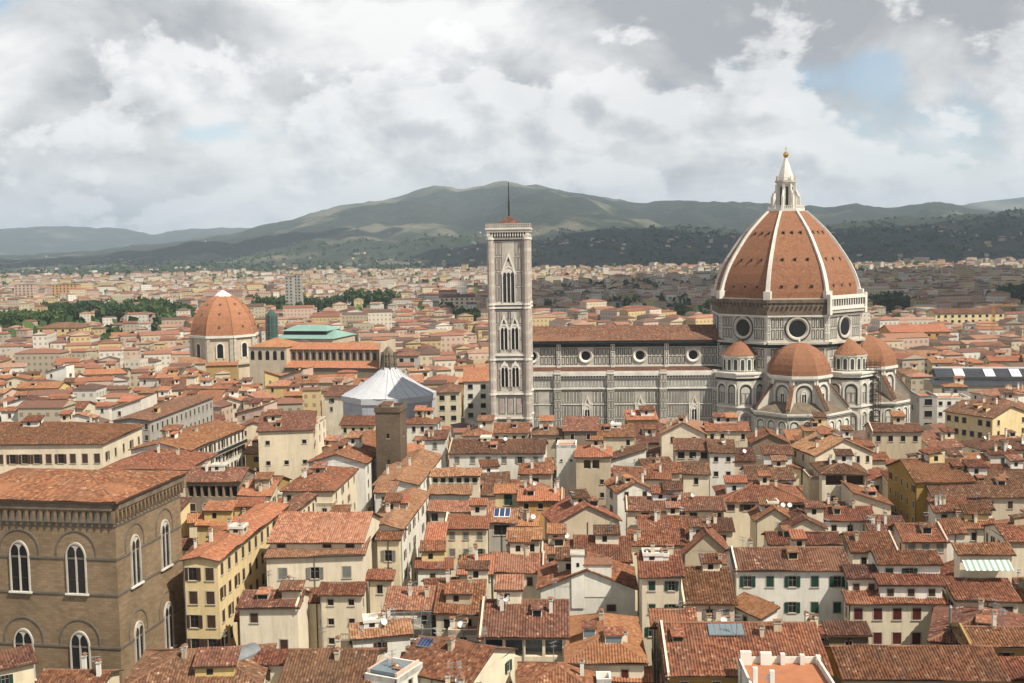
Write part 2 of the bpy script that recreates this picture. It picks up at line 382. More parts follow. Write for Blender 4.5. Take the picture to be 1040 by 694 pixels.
# ------------------------------------------------------------------ mesh building
class MB:
    def __init__(s):
        s.v = []; s.f = []; s.m = []; s.uv = []; s.mats = []
    def mi(s, mat):
        if mat not in s.mats: s.mats.append(mat)
        return s.mats.index(mat)
    def poly(s, pts, mat, uvs=None):
        i = len(s.v)
        s.v.extend([tuple(p) for p in pts])
        s.f.append(list(range(i, i + len(pts))))
        s.m.append(s.mi(mat))
        if uvs is None:
            a = Vector(pts[0]); b = Vector(pts[1]); n = Vector((0, 0, 0))
            P = [Vector(p) for p in pts]
            for k in range(1, len(P) - 1):
                n += (P[k] - P[0]).cross(P[k + 1] - P[0])
            if n.length < 1e-12: n = Vector((0, 0, 1))
            n.normalize()
            if abs(n.z) > 0.95:
                uvs = [(p.x, p.y) for p in P]
            else:
                u = Vector((0, 0, 1)).cross(n).normalized(); w = n.cross(u)
                uvs = [(p.dot(u), p.dot(w)) for p in P]
        s.uv.append(uvs)
    def box(s, x0, x1, y0, y1, z0, z1, mat, bottom=True, top=None):
        top = top or mat
        s.poly([(x0, y0, z0), (x1, y0, z0), (x1, y0, z1), (x0, y0, z1)], mat)
        s.poly([(x1, y0, z0), (x1, y1, z0), (x1, y1, z1), (x1, y0, z1)], mat)
        s.poly([(x1, y1, z0), (x0, y1, z0), (x0, y1, z1), (x1, y1, z1)], mat)
        s.poly([(x0, y1, z0), (x0, y0, z0), (x0, y0, z1), (x0, y1, z1)], mat)
        s.poly([(x0, y0, z1), (x1, y0, z1), (x1, y1, z1), (x0, y1, z1)], top)
        if bottom: s.poly([(x0, y1, z0), (x1, y1, z0), (x1, y0, z0), (x0, y0, z0)], mat)
    def hexa(s, b, t, mat):
        # b, t: four points each, same winding seen from above (counter-clockwise)
        s.poly(list(t), mat); s.poly(list(reversed(b)), mat)
        for i in range(4):
            j = (i + 1) % 4
            s.poly([b[i], b[j], t[j], t[i]], mat)
    def prism(s, pts, z0, z1, mat, top=None, bottom=False):
        n = len(pts)
        for i in range(n):
            j = (i + 1) % n
            a, b = pts[i], pts[j]
            s.poly([(a[0], a[1], z0), (b[0], b[1], z0), (b[0], b[1], z1), (a[0], a[1], z1)], mat)
        s.poly([(p[0], p[1], z1) for p in pts], top or mat)
        if bottom: s.poly([(p[0], p[1], z0) for p in reversed(pts)], mat)
    def tube(s, p, q, r, mat, n=6, r2=None):
        p = Vector(p); q = Vector(q); r2 = r if r2 is None else r2
        d = (q - p).normalized()
        a = d.cross(Vector((0, 0, 1)))
        if a.length < 0.01: a = Vector((1, 0, 0))
        a.normalize(); b = d.cross(a)
        A = [p + (a * math.cos(t) + b * math.sin(t)) * r for t in [2 * math.pi * k / n for k in range(n)]]
        B = [q + (a * math.cos(t) + b * math.sin(t)) * r2 for t in [2 * math.pi * k / n for k in range(n)]]
        for i in range(n):
            j = (i + 1) % n
            s.poly([A[j], A[i], B[i], B[j]], mat)
        s.poly(B[::-1], mat); s.poly(A, mat)
    def lathe(s, prof, n, mat, cx=0, cy=0, a0=0.0, a1=360.0):
        # prof: list of (r, z)
        full = abs(a1 - a0 - 360) < 0.01
        k = n if full else n + 1
        ang = [R(a0 + (a1 - a0) * i / n) for i in range(n + 1)]
        for i in range(n):
            vlen = 0.0
            for j in range(len(prof) - 1):
                r0, z0 = prof[j]; r1, z1 = prof[j + 1]
                dl = math.hypot(r1 - r0, z1 - z0)
                c0, s0, c1, s1 = math.cos(ang[i]), math.sin(ang[i]), math.cos(ang[i + 1]), math.sin(ang[i + 1])
                pts = [(cx + r0 * c0, cy + r0 * s0, z0), (cx + r0 * c1, cy + r0 * s1, z0), (cx + r1 * c1, cy + r1 * s1, z1), (cx + r1 * c0, cy + r1 * s0, z1)]
                w0 = 2 * r0 * math.sin((ang[1] - ang[0]) / 2); w1 = 2 * r1 * math.sin((ang[1] - ang[0]) / 2)
                uo = i * 200.0
                uvs = [(uo - w0 / 2, vlen), (uo + w0 / 2, vlen), (uo + w1 / 2, vlen + dl), (uo - w1 / 2, vlen + dl)]
                if r1 < 1e-4: pts = pts[:3]; uvs = uvs[:3]
                elif r0 < 1e-4: pts = [pts[0], pts[2], pts[3]]; uvs = [uvs[0], uvs[2], uvs[3]]
                s.poly(pts, mat, uvs)
                vlen += dl
    def mesh(s, name):
        me = bpy.data.meshes.new(name)
        me.from_pydata(s.v, [], s.f)
        for m in s.mats: me.materials.append(MATS[m])
        me.polygons.foreach_set('material_index', s.m)
        ul = me.uv_layers.new(name='UVMap')
        flat = []
        for u in s.uv:
            for q in u: flat.extend(q)
        ul.data.foreach_set('uv', flat)
        me.update()
        return me
    def build(s, name, parent=None, loc=None, rotz=0.0, smooth=False):
        return link(name, s.mesh(name), parent, loc, rotz, smooth)
def link(name, me, parent=None, loc=None, rotz=0.0, smooth=False):
    o = bpy.data.objects.new(name, me)
    COL.objects.link(o)
    if parent: o.parent = parent
    if loc is not None: o.location = loc
    o.rotation_euler = (0, 0, rotz)
    if smooth:
        for p in me.polygons: p.use_smooth = True
    return o
LABELS = {}
def tag(o, label=None, cat=None, group=None, kind=None):
    if label: o['label'] = label
    if cat: o['category'] = cat
    if group: o['group'] = group
    if kind: o['kind'] = kind
    return o
def thing(name, label, cat, loc=(0, 0, 0), rotz=0.0, group=None):
    o = bpy.data.objects.new(name, None)
    COL.objects.link(o)
    o.empty_display_size = 0.5
    o.location = loc; o.rotation_euler = (0, 0, rotz)
    return tag(o, label, cat, group)
# ------------------------------------------------------------------ terrain
def lerp_pts(pts, x):
    if x <= pts[0][0]: return pts[0][1]
    for (a, b), (c, d) in zip(pts, pts[1:]):
        if x <= c:
            t = (x - a) / (c - a); t = t * t * (3 - 2 * t) * 0.5 + t * 0.5
            return b + (d - b) * t
    return pts[-1][1]
RIDGES = [   # (crest line in the picture, distance of crest, distance of foot, openness)
    ([(-400, 235), (0, 233), (60, 231), (125, 232), (158, 239), (200, 233), (255, 232), (330, 242), (420, 250), (600, 256)], 17000, 12500, 0.0),
    ([(-400, 266), (-100, 262), (0, 262), (70, 258), (150, 250), (230, 241), (285, 228), (330, 216), (368, 208), (402, 204), (425, 197), (446, 192), (470, 195), (497, 191), (520, 189), (548, 190),
      (585, 197), (620, 203), (655, 208), (690, 206), (740, 208), (800, 214), (835, 213), (870, 211), (905, 212), (950, 207), (985, 211), (1010, 215), (1060, 224), (1150, 232), (1500, 240)], 9500, 4300, 0.01),
    ([(-400, 300), (430, 300), (470, 275), (510, 258), (545, 247), (580, 240), (625, 236), (680, 233), (730, 233), (770, 238), (815, 238), (845, 229), (880, 226), (920, 223), (970, 221), (1010, 219), (1060, 214), (1200, 205), (1500, 200)], 5600, 3300, -0.045),
    ([(-400, 300), (900, 260), (960, 216), (985, 207), (1010, 204), (1050, 200), (1200, 205), (1500, 230)], 15000, 11500, 0.0),
    ([(-400, 276), (0, 274), (120, 270), (230, 262), (300, 258), (360, 257), (420, 262), (480, 268), (560, 285), (700, 300), (1500, 300)], 6300, 3500, 0.05),
]
def terrain(px, Y):
    z = 0.0; op = 0.0
    X = (px - 520.0) / FPX * Y
    for pts, Yc, Yf, o in RIDGES:
        yc = lerp_pts(pts, px)
        zc = CAMZ + (horizon(px) - yc) * Yc / FPX
        if zc <= 0: continue
        if Y <= Yf: continue
        if Y <= Yc:
            s = (Y - Yf) / (Yc - Yf)
            prof = s * s * (3 - 2 * s) * 0.55 + s * 0.45
            rav = noise.fractal(Vector((X / 900.0, Y / 1500.0, o * 90 + 3)), 1.0, 2.1, 6)
            h = zc * prof + rav * 0.26 * zc * math.sin(math.pi * min(1, s)) ** 0.8
            h += noise.fractal(Vector((X / 190.0, Y / 300.0, 9)), 0.8, 2.1, 4) * 20.0 * min(1, s * 4)
        else:
            s = (Y - Yc) / (Yc * 0.22)
            h = zc * (1 - s * s * 0.9)
        if h > z: z = h; op = o
    z += min(1.0, max(0.0, (Y - 1200) / 2500.0)) * 6.0
    return z, op
def build_terrain():
    # one sheet: the plain, near
    g = MB()
    n = 40
    for a, b in ((-60, 700), (700, 1400), (1400, 2700)):
        pass
    ys = [-600, -200, 0, 200, 400, 700, 1000, 1500, 2000, 2500, 2800]
    xs = [-6000, -3000, -1500, -700, -300, 0, 300, 700, 1500, 3000, 6000]
    for i in range(len(ys) - 1):
        for j in range(len(xs) - 1):
            def zz(y): return min(1.0, max(0.0, (y - 1200) / 2500.0)) * 6.0
            g.poly([(xs[j], ys[i], zz(ys[i])), (xs[j + 1], ys[i], zz(ys[i])), (xs[j + 1], ys[i + 1], zz(ys[i + 1])), (xs[j], ys[i + 1], zz(ys[i + 1]))], 'street_paving')
    tag(g.build('ground'), kind='structure')
    # hills, from the end of the plain to the far ranges
    cols = [x for x in range(-420, 1470, 6)]
    rows = []
    Y = 2780.0
    while Y < 21000:
        rows.append(Y)
        Y *= 1.0 + (0.0105 if Y < 10500 else 0.03)
    v = []; op = []
    for Y in rows:
        for px in cols:
            z, o = terrain(px, Y)
            v.append(((px - 520.0) / FPX * Y, Y, z)); op.append(o)
    nc = len(cols)
    f = [(i * nc + j, i * nc + j + 1, (i + 1) * nc + j + 1, (i + 1) * nc + j) for i in range(len(rows) - 1) for j in range(nc - 1)]
    me = bpy.data.meshes.new('hills')
    me.from_pydata(v, [], f)
    me.materials.append(MATS['hill_cover'])
    at = me.attributes.new('open', 'FLOAT', 'POINT')
    at.data.foreach_set('value', op)
    o = link('hills', me, smooth=True)
    tag(o, kind='structure')
build_terrain()

# ------------------------------------------------------------------ roofs and walls of houses
def slope(mb, P, Q, Rr, S, mat, near, rnd, under='eave_wood'):
    P, Q, Rr, S = Vector(P), Vector(Q), Vector(Rr), Vector(S)
    e = (Q - P); L = e.length; e = e / L
    n = (Q - P).cross(S - P)
    if n.length < 1e-6: n = (Q - P).cross(Rr - P)
    n.normalize()
    vd = n.cross(e)
    us, vs_ = (S - P).dot(e), (S - P).dot(vd)
    ur, vr = (Rr - P).dot(e), (Rr - P).dot(vd)
    def top(u):
        if u < us: return vs_ * u / us if us > 1e-6 else vs_
        if u <= ur + 1e-6: return vs_ + (vr - vs_) * ((u - us) / (ur - us) if ur - us > 1e-6 else 0)
        return vr * (L - u) / (L - ur) if L - ur > 1e-6 else vr
    uo, vo = rnd.uniform(0, 50), rnd.uniform(0, 50)
    if near:
        per = 0.42
        k = max(1, int(L / per)); per = L / k
        prof = ((0.0, 0.0), (0.25, 0.12), (0.5, 0.16), (0.75, 0.12))
        us_l = [(i * per + a * per, h) for i in range(k) for a, h in prof] + [(L, 0.0)]
        ext = [(u, 0.0) for u in (us, ur) if 0 < u < L]
        nv = 3
    else:
        k = max(1, int(L / 4.0))
        us_l = [(L * i / k, 0.0) for i in range(k + 1)]
        us_l = sorted(set(us_l + [(u, 0.0) for u in (us, ur) if 0.01 < u < L - 0.01]))
        nv = 1
    base = len(mb.v)
    mi = mb.mi(mat)
    uvp = []
    for u, h in us_l:
        t = top(u)
        for j in range(nv + 1):
            v = t * j / nv
            sag = 0.0
            if nv > 1:
                q = P + e * u + vd * v
                sag = noise.noise(Vector((q.x * 0.22 + uo, q.y * 0.22 + vo, 0))) * 0.2
            p = P + e * u + vd * v + n * (h + sag)
            mb.v.append(tuple(p)); uvp.append((u + uo * 8 * 0.42, v + vo))
    m = nv + 1
    for i in range(len(us_l) - 1):
        for j in range(nv):
            a = [i * m + j, (i + 1) * m + j, (i + 1) * m + j + 1, i * m + j + 1]
            mb.f.append([base + q for q in a]); mb.m.append(mi); mb.uv.append([uvp[q] for q in a])
    # thickness of the eaves
    d = Vector((0, 0, -0.22))
    c = [P, Q, Rr, S]
    if (Rr - S).length < 1e-4: c = [P, Q, Rr]
    lo = [q + d for q in c]
    mb.poly(lo[::-1], under)
    for i in range(len(c)):
        j = (i + 1) % len(c)
        mb.poly([lo[i], lo[j], c[j], c[i]], under)
def wallface(mb, o, u, L, z0, z1, holes, mat):
    n = (u[1], -u[0])
    def P(s, z, dep=0.0): return (o[0] + u[0] * s - n[0] * dep, o[1] + u[1] * s - n[1] * dep, z)
    xs = sorted(set([0.0, L] + [h[0] for h in holes] + [h[1] for h in holes]))
    zs = sorted(set([z0, z1] + [h[2] for h in holes] + [h[3] for h in holes]))
    for i in range(len(xs) - 1):
        j = 0
        while j < len(zs) - 1:
            cx, cz = (xs[i] + xs[i + 1]) / 2, (zs[j] + zs[j + 1]) / 2
            if any(h[0] < cx < h[1] and h[2] < cz < h[3] for h in holes):
                j += 1; continue
            mb.poly([P(xs[i], zs[j]), P(xs[i + 1], zs[j]), P(xs[i + 1], zs[j + 1]), P(xs[i], zs[j + 1])], mat)
            j += 1
    for h in holes:
        s0, s1, a, b, dep = h[:5]
        bm = h[5] if len(h) > 5 else 'glass_dark'
        mb.poly([P(s0, a), P(s0, a, dep), P(s0, b, dep), P(s0, b)][::-1], mat)
        mb.poly([P(s1, a), P(s1, b), P(s1, b, dep), P(s1, a, dep)][::-1], mat)
        mb.poly([P(s0, b), P(s0, b, dep), P(s1, b, dep), P(s1, b)][::-1], mat)
        mb.poly([P(s0, a), P(s1, a), P(s1, a, dep), P(s0, a, dep)][::-1], mat)
        mb.poly([P(s0, a, dep), P(s1, a, dep), P(s1, b, dep), P(s0, b, dep)], bm)
SH = {'g': 'shutter_green', 'b': 'shutter_brown', 'r': 'shutter_red', 'w': 'shutter_grey', 'n': None}
WIN = {}
def window_mesh(w, h, st, shut):
    key = (round(w, 2), round(h, 2), st, shut)
    if key in WIN: return WIN[key]
    mb = MB()
    t = 0.14
    dep = 0.16
    # pane stands inside the opening of the wall
    mb.box(-w / 2 + 0.004, w / 2 - 0.004, dep - 0.04, dep, 0.004, h - 0.004, 'glass_dark')
    if st != 'v':
        fm = 'shutter_grey' if st in 'WG' else 'shutter_brown'
        mb.box(-0.04, 0.04, dep - 0.08, dep - 0.041, 0.01, h - 0.01, fm)
        mb.box(-w / 2 + 0.01, w / 2 - 0.01, dep - 0.075, dep - 0.041, h * 0.62, h * 0.62 + 0.07, fm)
    mb.box(-w / 2 - t, w / 2 + t, -0.06, 0.0, h, h + t * 1.2, 'stone_trim')
    mb.box(-w / 2 - t, -w / 2, -0.05, 0.0, 0, h, 'stone_trim')
    mb.box(w / 2, w / 2 + t, -0.05, 0.0, 0, h, 'stone_trim')
    mb.box(-w / 2 - t - 0.05, w / 2 + t + 0.05, -0.16, 0.0, -0.14, 0.0, 'stone_trim')
    if shut:
        sm = SH[st.lower()] if st.lower() in SH else None
        if sm:
            if st.islower():
                mb.box(-w / 2 + 0.01, -0.012, 0.01, 0.06, 0.01, h - 0.01, sm)
                mb.box(0.012, w / 2 - 0.01, 0.01, 0.06, 0.01, h - 0.01, sm)
            else:
                mb.box(-w - 0.02, -w / 2 - 0.02, -0.12, -0.061, 0, h, sm)
                mb.box(w / 2 + 0.02, w + 0.02, -0.12, -0.061, 0, h, sm)
    me = mb.mesh('window')
    WIN[key] = me
    return me
def shutter_mesh(w, h, st):
    key = ('s', round(w, 2), round(h, 2), st)
    if key in WIN: return WIN[key]
    mb = MB()
    sm = SH[st.lower()]
    mb.box(-w / 2, w / 2, -0.03, 0.03, 0, h, sm)
    k = 6
    for i in range(k):
        z = h * (i + 0.5) / k
        mb.box(-w / 2 + 0.05, w / 2 - 0.05, -0.055, -0.031, z - 0.05, z + 0.05, sm)
    WIN[key] = mb.mesh('shutter')
    return WIN[key]
SIDES = {'F': ((0, 0), (1, 0), 0.0), 'R': ((1, 0), (0, 1), R(90)), 'L': ((0, 1), (0, -1), R(-90))}
def chimney_mesh(k):
    key = ('c', k)
    if key in WIN: return WIN[key]
    mb = MB()
    w, d, h = ((0.7, 0.6, 1.5), (1.1, 0.6, 1.2), (0.55, 0.55, 2.0))[k % 3]
    m = ('plaster_cream', 'plaster_beige', 'plaster_white')[k % 3]
    mb.box(-w / 2, w / 2, -d / 2, d / 2, -1.0, h, m)
    mb.box(-w / 2 - 0.1, w / 2 + 0.1, -d / 2 - 0.1, d / 2 + 0.1, h + 0.001, h + 0.12, 'stone_trim')
    for sx in (-1, 1):
        mb.box(sx * (w / 2 - 0.08) - 0.07, sx * (w / 2 - 0.08) + 0.07, -d / 2, d / 2, h + 0.121, h + 0.42, m)
    mb.poly([(-w / 2 - 0.15, -d / 2 - 0.15, h + 0.421), (w / 2 + 0.15, -d / 2 - 0.15, h + 0.421), (w / 2 + 0.15, 0, h + 0.62), (-w / 2 - 0.15, 0, h + 0.62)], 'ridge_tile')
    mb.poly([(w / 2 + 0.15, d / 2 + 0.15, h + 0.421), (-w / 2 - 0.15, d / 2 + 0.15, h + 0.421), (-w / 2 - 0.15, 0, h + 0.62), (w / 2 + 0.15, 0, h + 0.62)], 'ridge_tile')
    WIN[key] = mb.mesh('chimney'); return WIN[key]
def aerial_mesh(k):
    key = ('a', k)
    if key in WIN: return WIN[key]
    mb = MB()
    h = (2.6, 3.4)[k % 2]
    mb.tube((0, 0, -0.5), (0, 0, h), 0.045, 'metal_grey', 5)
    for j, (z, L) in enumerate(((h - 0.1, 1.3), (h - 0.7, 0.9))):
        mb.tube((-L / 2, 0, z), (L / 2, 0.1, z), 0.035, 'metal_grey', 4)
        for q in range(5):
            x = -L / 2 + L * q / 4
            mb.tube((x, -0.35, z + 0.05), (x, 0.35, z + 0.05), 0.022, 'metal_grey', 4)
    WIN[key] = mb.mesh('aerial'); return WIN[key]
def dish_mesh():
    if 'd' in WIN: return WIN['d']
    mb = MB()
    mb.tube((0, 0.1, -0.6), (0, 0.1, 0.6), 0.05, 'metal_grey', 5)
    t = MB()
    t.lathe([(0.001, 0.0), (0.25, 0.03), (0.45, 0.1), (0.56, 0.19), (0.54, 0.22), (0.40, 0.13), (0.001, 0.05)], 14, 'white_paint')
    rot = Matrix.Rotation(R(62), 4, 'X') 
    off = Vector((0, 0, 0.7))
    b = len(mb.v)
    mb.v.extend([tuple(rot @ Vector(p) + off) for p in t.v])
    for f, u in zip(t.f, t.uv):
        mb.f.append([b + i for i in f]); mb.m.append(mb.mi('white_paint')); mb.uv.append(u)
    mb.tube((0, 0, 0.62), (0, -0.55, 0.85), 0.03, 'metal_grey', 4)
    WIN['d'] = mb.mesh('satellite_dish'); return WIN['d']
HOUSES = []
TONES = ('tiles_red', 'tiles_brown', 'tiles_orange', 'tiles_pale')
def house(A, B, D, ze, roof='g', wall='cream', tone='tiles_red', F=None, Rt=None, L=None, s=0.34, lab=None, o=0.55,
          near=None, parent=None, name=None, cat='house', z0=0.0, clutter=None, seed=None, loggia=None, wsz=(1.05, 1.65), gap=1.2, pitch=3.5, auto=True, group=None, pw=None, extra=None, ridge_low=None, anchor=None):
    """A, B: front corners on the ground seen from the front; D: depth away from the viewer."""
    A = Vector((A[0], A[1])); B = Vector((B[0], B[1]))
    w = (B - A).length
    u = (B - A) / w
    rz = math.atan2(u.y, u.x)
    rnd = random.Random(seed if seed is not None else int(A.x * 7 + A.y * 13 + ze * 31))
    mid = (A + B) / 2
    if near is None: near = mid.y < 330
    wm = 'plaster_' + wall if wall in WALLS else wall
    if parent is None:
        root = thing(name or 'house', lab, cat, (A.x, A.y, 0), rz, group)
    else:
        root = None
    # walls
    wb = MB()
    dims = {'F': w, 'R': D, 'L': D}
    wins = []
    specs = {'F': F, 'R': Rt, 'L': L}
    if auto:
        if F is None: specs['F'] = (max(1, int(w / rnd.uniform(3.6, 5.5))), 2, rnd.choice('nnvbBgGwr'))
        if Rt is None: specs['R'] = (max(1, int(D / rnd.uniform(4, 6))), 2, rnd.choice('nvbBGw'))
        if L is None: specs['L'] = (max(1, int(D / rnd.uniform(4, 6))), 2, rnd.choice('nvbBGw'))
    holes = {'F': [], 'R': [], 'L': []}
    for sd_, sp in specs.items():
        if not sp: continue
        nC, nR, st = sp[:3]
        ww, wh = sp[3] if len(sp) > 3 else wsz
        gp = sp[4] if len(sp) > 4 else gap
        pt = sp[5] if len(sp) > 5 else pitch
        LL = dims[sd_]
        if LL < ww + 1.0: continue
        nC = min(nC, int(LL / (ww + 0.5)))
        for r_ in range(nR):
            zt = ze - gp - r_ * pt
            if zt - wh < z0 + 0.3: break
            for c_ in range(nC):
                if auto and len(sp) < 7 and rnd.random() < (0.12 if F is not None else 0.22): continue
                sc = LL * (c_ + 0.5) / nC
                if F is None and sd_ == 'F': sc += rnd.uniform(-0.4, 0.4)
                h_ = wh
                stt = st
                if st in 'gbrwGBR' and rnd.random() < 0.25: stt = st.swapcase()
                holes[sd_].append((sc - ww / 2, sc + ww / 2, zt - h_, zt, 0.2))
                wins.append((sd_, sc, zt - h_, ww, h_, stt))
    if loggia:
        for lg in loggia:       # (side, s0, s1, below eave top, below eave bottom, openings)
            sd_, a, b, t1, t2, k = lg[:6]
            LL = dims[sd_]
            zt, zb_ = ze - t1, ze - t2
            holes[sd_] = [h for h in holes[sd_] if h[3] < zb_ - 0.1]
            wins = [q for q in wins if not (q[0] == sd_ and q[2] + q[4] >= zb_ - 0.1)]
            for i in range(k):
                x0 = LL * (a + (b - a) * i / k) + 0.22; x1 = LL * (a + (b - a) * (i + 1) / k) - 0.22
                if x1 - x0 > 0.3: holes[sd_].append((x0, x1, zb_, zt, 2.2, lg[6] if len(lg) > 6 else 'plaster_brown'))
    for sd_ in ('F', 'R', 'L'):
        og, uu, _ = SIDES[sd_]
        wallface(wb, (og[0] * w, og[1] * D), uu, dims[sd_], z0, ze, holes[sd_], wm)
    wallface(wb, (w, D), (-1, 0), w, z0, ze, [], wm)
    zr = ze
    if roof == 'g':
        zr = ze + s * D / 2
        for x, fl in ((0, 1), (w, 0)):
            t = [(x, 0, ze), (x, D, ze), (x, D / 2, zr)]
            wb.poly(t if not fl else t[::-1], wm)
    elif roof == 'x':
        zr = ze + s * w / 2
        wb.poly([(0, 0, ze), (w, 0, ze), (w / 2, 0, zr)], wm)
        wb.poly([(w, D, ze), (0, D, ze), (w / 2, D, zr)], wm)
    elif roof == 'm':
        zr = ze + s * D
        wb.poly([(w, 0, ze), (w, D, ze), (w, D, zr)], wm)
        wb.poly([(0, D, ze), (0, 0, ze), (0, D, zr)], wm)
        wb.poly([(w, D, ze), (0, D, ze), (0, D, zr), (w, D, zr)], wm)
    elif roof in 'lr':
        zr = ze + s * w
        xh = 0 if roof == 'r' else w
        wb.poly([(0, 0, ze), (w, 0, ze), (xh, 0, zr)], wm)
        wb.poly([(w, D, ze), (0, D, ze), (xh, D, zr)], wm)
        if xh == 0: wb.poly([(0, D, ze), (0, 0, ze), (0, 0, zr), (0, D, zr)], wm)
        else: wb.poly([(w, 0, ze), (w, D, ze), (w, D, zr), (w, 0, zr)], wm)
    elif roof == 'f':
        wb.poly([(0, 0, ze - 0.9), (w, 0, ze - 0.9), (w, D, ze - 0.9), (0, D, ze - 0.9)], 'terracotta_floor')
        pi = 0.3
        # inner faces and top of the parapet
        for (a, b, c, d) in ((0, w, 0, pi), (0, w, D - pi, D), (0, pi, pi, D - pi), (w - pi, w, pi, D - pi)):
            wb.box(a, b, c, d, ze - 0.88, ze + 0.02, wm)
    if root is None:
        wo = wb.build(name or 'upper_storey', parent, None, 0)
        pi_ = parent
        wo.matrix_parent_inverse = Matrix.Identity(4)
        rel = Matrix.Rotation(-parent.rotation_euler.z, 4, 'Z') @ Vector((A.x - parent.location.x, A.y - parent.location.y, 0))
        wo.location = rel; wo.rotation_euler = (0, 0, rz - parent.rotation_euler.z)
        root = wo
        deep = True
    else:
        wo = wb.build('wall', root)
        deep = False
    # roof
    ridges = []
    if roof != 'f':
        rb = MB()
        z = ze - s * o
        if roof == 'g':
            slope(rb, (-o, -o, z), (w + o, -o, z), (w + o, D / 2, zr), (-o, D / 2, zr), tone, near, rnd)
            slope(rb, (w + o, D + o, z), (-o, D + o, z), (-o, D / 2, zr), (w + o, D / 2, zr), tone, False, rnd)
            ridges = [((-o, D / 2, zr), (w + o, D / 2, zr))]
            zf = lambda x, y: zr - s * abs(y - D / 2)
        elif roof == 'x':
            slope(rb, (-o, D + o, z), (-o, -o, z), (w / 2, -o, zr), (w / 2, D + o, zr), tone, near, rnd)
            slope(rb, (w + o, -o, z), (w + o, D + o, z), (w / 2, D + o, zr), (w / 2, -o, zr), tone, near, rnd)
            ridges = [((w / 2, -o, zr), (w / 2, D + o, zr))]
            zf = lambda x, y: zr - s * abs(x - w / 2)
        elif roof == 'm':
            slope(rb, (-o, -o, z), (w + o, -o, z), (w + o, D + 0.2, zr + s * .2), (-o, D + 0.2, zr + s * .2), tone, near, rnd)
            zf = lambda x, y: ze + s * y
        elif roof == 'r':
            slope(rb, (w + o, -o, z), (w + o, D + o, z), (-0.2, D + o, zr + s * .2), (-0.2, -o, zr + s * .2), tone, near, rnd)
            zf = lambda x, y: ze + s * (w - x)
        elif roof == 'l':
            slope(rb, (-o, D + o, z), (-o, -o, z), (w + 0.2, -o, zr + s * .2), (w + 0.2, D + o, zr + s * .2), tone, near, rnd)
            zf = lambda x, y: ze + s * x
        else:   # hip
            if w >= D:
                hd = D / 2 + o
                zr = z + s * hd
                a, b = (D / 2, D / 2, zr), (w - D / 2, D / 2, zr)
                if w - D < 0.02: b = a = (w / 2, D / 2, zr)
            else:
                hd = w / 2 + o
                zr = z + s * hd
                a, b = (w / 2, w / 2, zr), (w / 2, D - w / 2, zr)
            c0, c1, c2, c3 = (-o, -o, z), (w + o, -o, z), (w + o, D + o, z), (-o, D + o, z)
            if w >= D:
                slope(rb, c0, c1, b, a, tone, near, rnd); slope(rb, c1, c2, b, b, tone, near, rnd)
                slope(rb, c2, c3, a, b, tone, False, rnd); slope(rb, c3, c0, a, a, tone, near, rnd)
                ridges = [(a, b), (c0, a), (c1, b), (c2, b), (c3, a)]
            else:
                slope(rb, c0, c1, a, a, tone, near, rnd); slope(rb, c1, c2, b, a, tone, near, rnd)
                slope(rb, c2, c3, b, b, tone, False, rnd); slope(rb, c3, c0, a, b, tone, near, rnd)
                ridges = [(a, b), (c0, a), (c1, a), (c2, b), (c3, b)]
            zf = lambda x, y: min(z + s * (y + o), z + s * (D + o - y), z + s * (x + o), z + s * (w + o - x))
        ro = rb.build('roof', root)
        if ridges and near and not deep:
            cb = MB()
            for p, q in ridges:
                if (Vector(p) - Vector(q)).length > 0.3: cb.tube(Vector(p) + Vector((0, 0, .05)), Vector(q) + Vector((0, 0, .05)), 0.19, 'ridge_tile', 6)
            cb.build('ridge_cap', root)
    else:
        zf = lambda x, y: ze - 0.88
    # old roofs are never quite straight: the top of the house leans and sags a little
    if near and not deep and roof != 'f':
        sdx, amp = rnd.uniform(0, 99), 0.34
        def warp(x, y, z):
            q = min(1.0, max(0.0, (z - ze + 1.2) / 1.2))
            return z + q * amp * (noise.noise(Vector((x * 0.11 + sdx, y * 0.11, 1.7))) + 0.4 * noise.noise(Vector((x * 0.3 + sdx, y * 0.3, 4.0))))
        for ch in root.children:
            if ch.name.split('.')[0] in ('wall', 'roof', 'ridge_cap'):
                for vv in ch.data.vertices: vv.co.z = warp(*vv.co)
    if near and not deep and roof == 'g' and w > 6 and rnd.random() < 0.38 and F is not False:
        pw_ = MB()
        xx = rnd.choice((-0.2, w - 0.25))
        mt_ = rnd.choice(('plaster_beige', 'plaster_cream', wm))
        for (ya, za, yb, zb2) in ((-0.5, ze - s * 0.5, D / 2, zr), (D / 2, zr, D + 0.4, ze - s * 0.4)):
            pw_.hexa([(xx, ya, za - 0.5), (xx + 0.3, ya, za - 0.5), (xx + 0.3, yb, zb2 - 0.5), (xx, yb, zb2 - 0.5)],
                     [(xx, ya, za + 0.5), (xx + 0.3, ya, za + 0.5), (xx + 0.3, yb, zb2 + 0.5), (xx, yb, zb2 + 0.5)], mt_)
        pw_.build('party_wall', root)
    # windows
    sub = near and mid.y < 270 and not deep
    for sd_, sc, zb, ww, wh, st in wins:
        og, uu, ang = SIDES[sd_]
        x = og[0] * w + uu[0] * sc; y = og[1] * D + uu[1] * sc
        wn = link('window', window_mesh(ww, wh, st, not sub), root, (x, y, zb), ang)
        if sub and st.lower() in 'gbrw':
            for sg in (-1, 1):
                if st.islower():
                    link('shutter', shutter_mesh(ww / 2 - 0.02, wh - 0.02, st), wn, (sg * ww / 4, 0.02, 0.01))
                else:
                    link('shutter', shutter_mesh(ww / 2, wh, st), wn, (sg * (ww * 0.75 + 0.04), -0.10, 0))
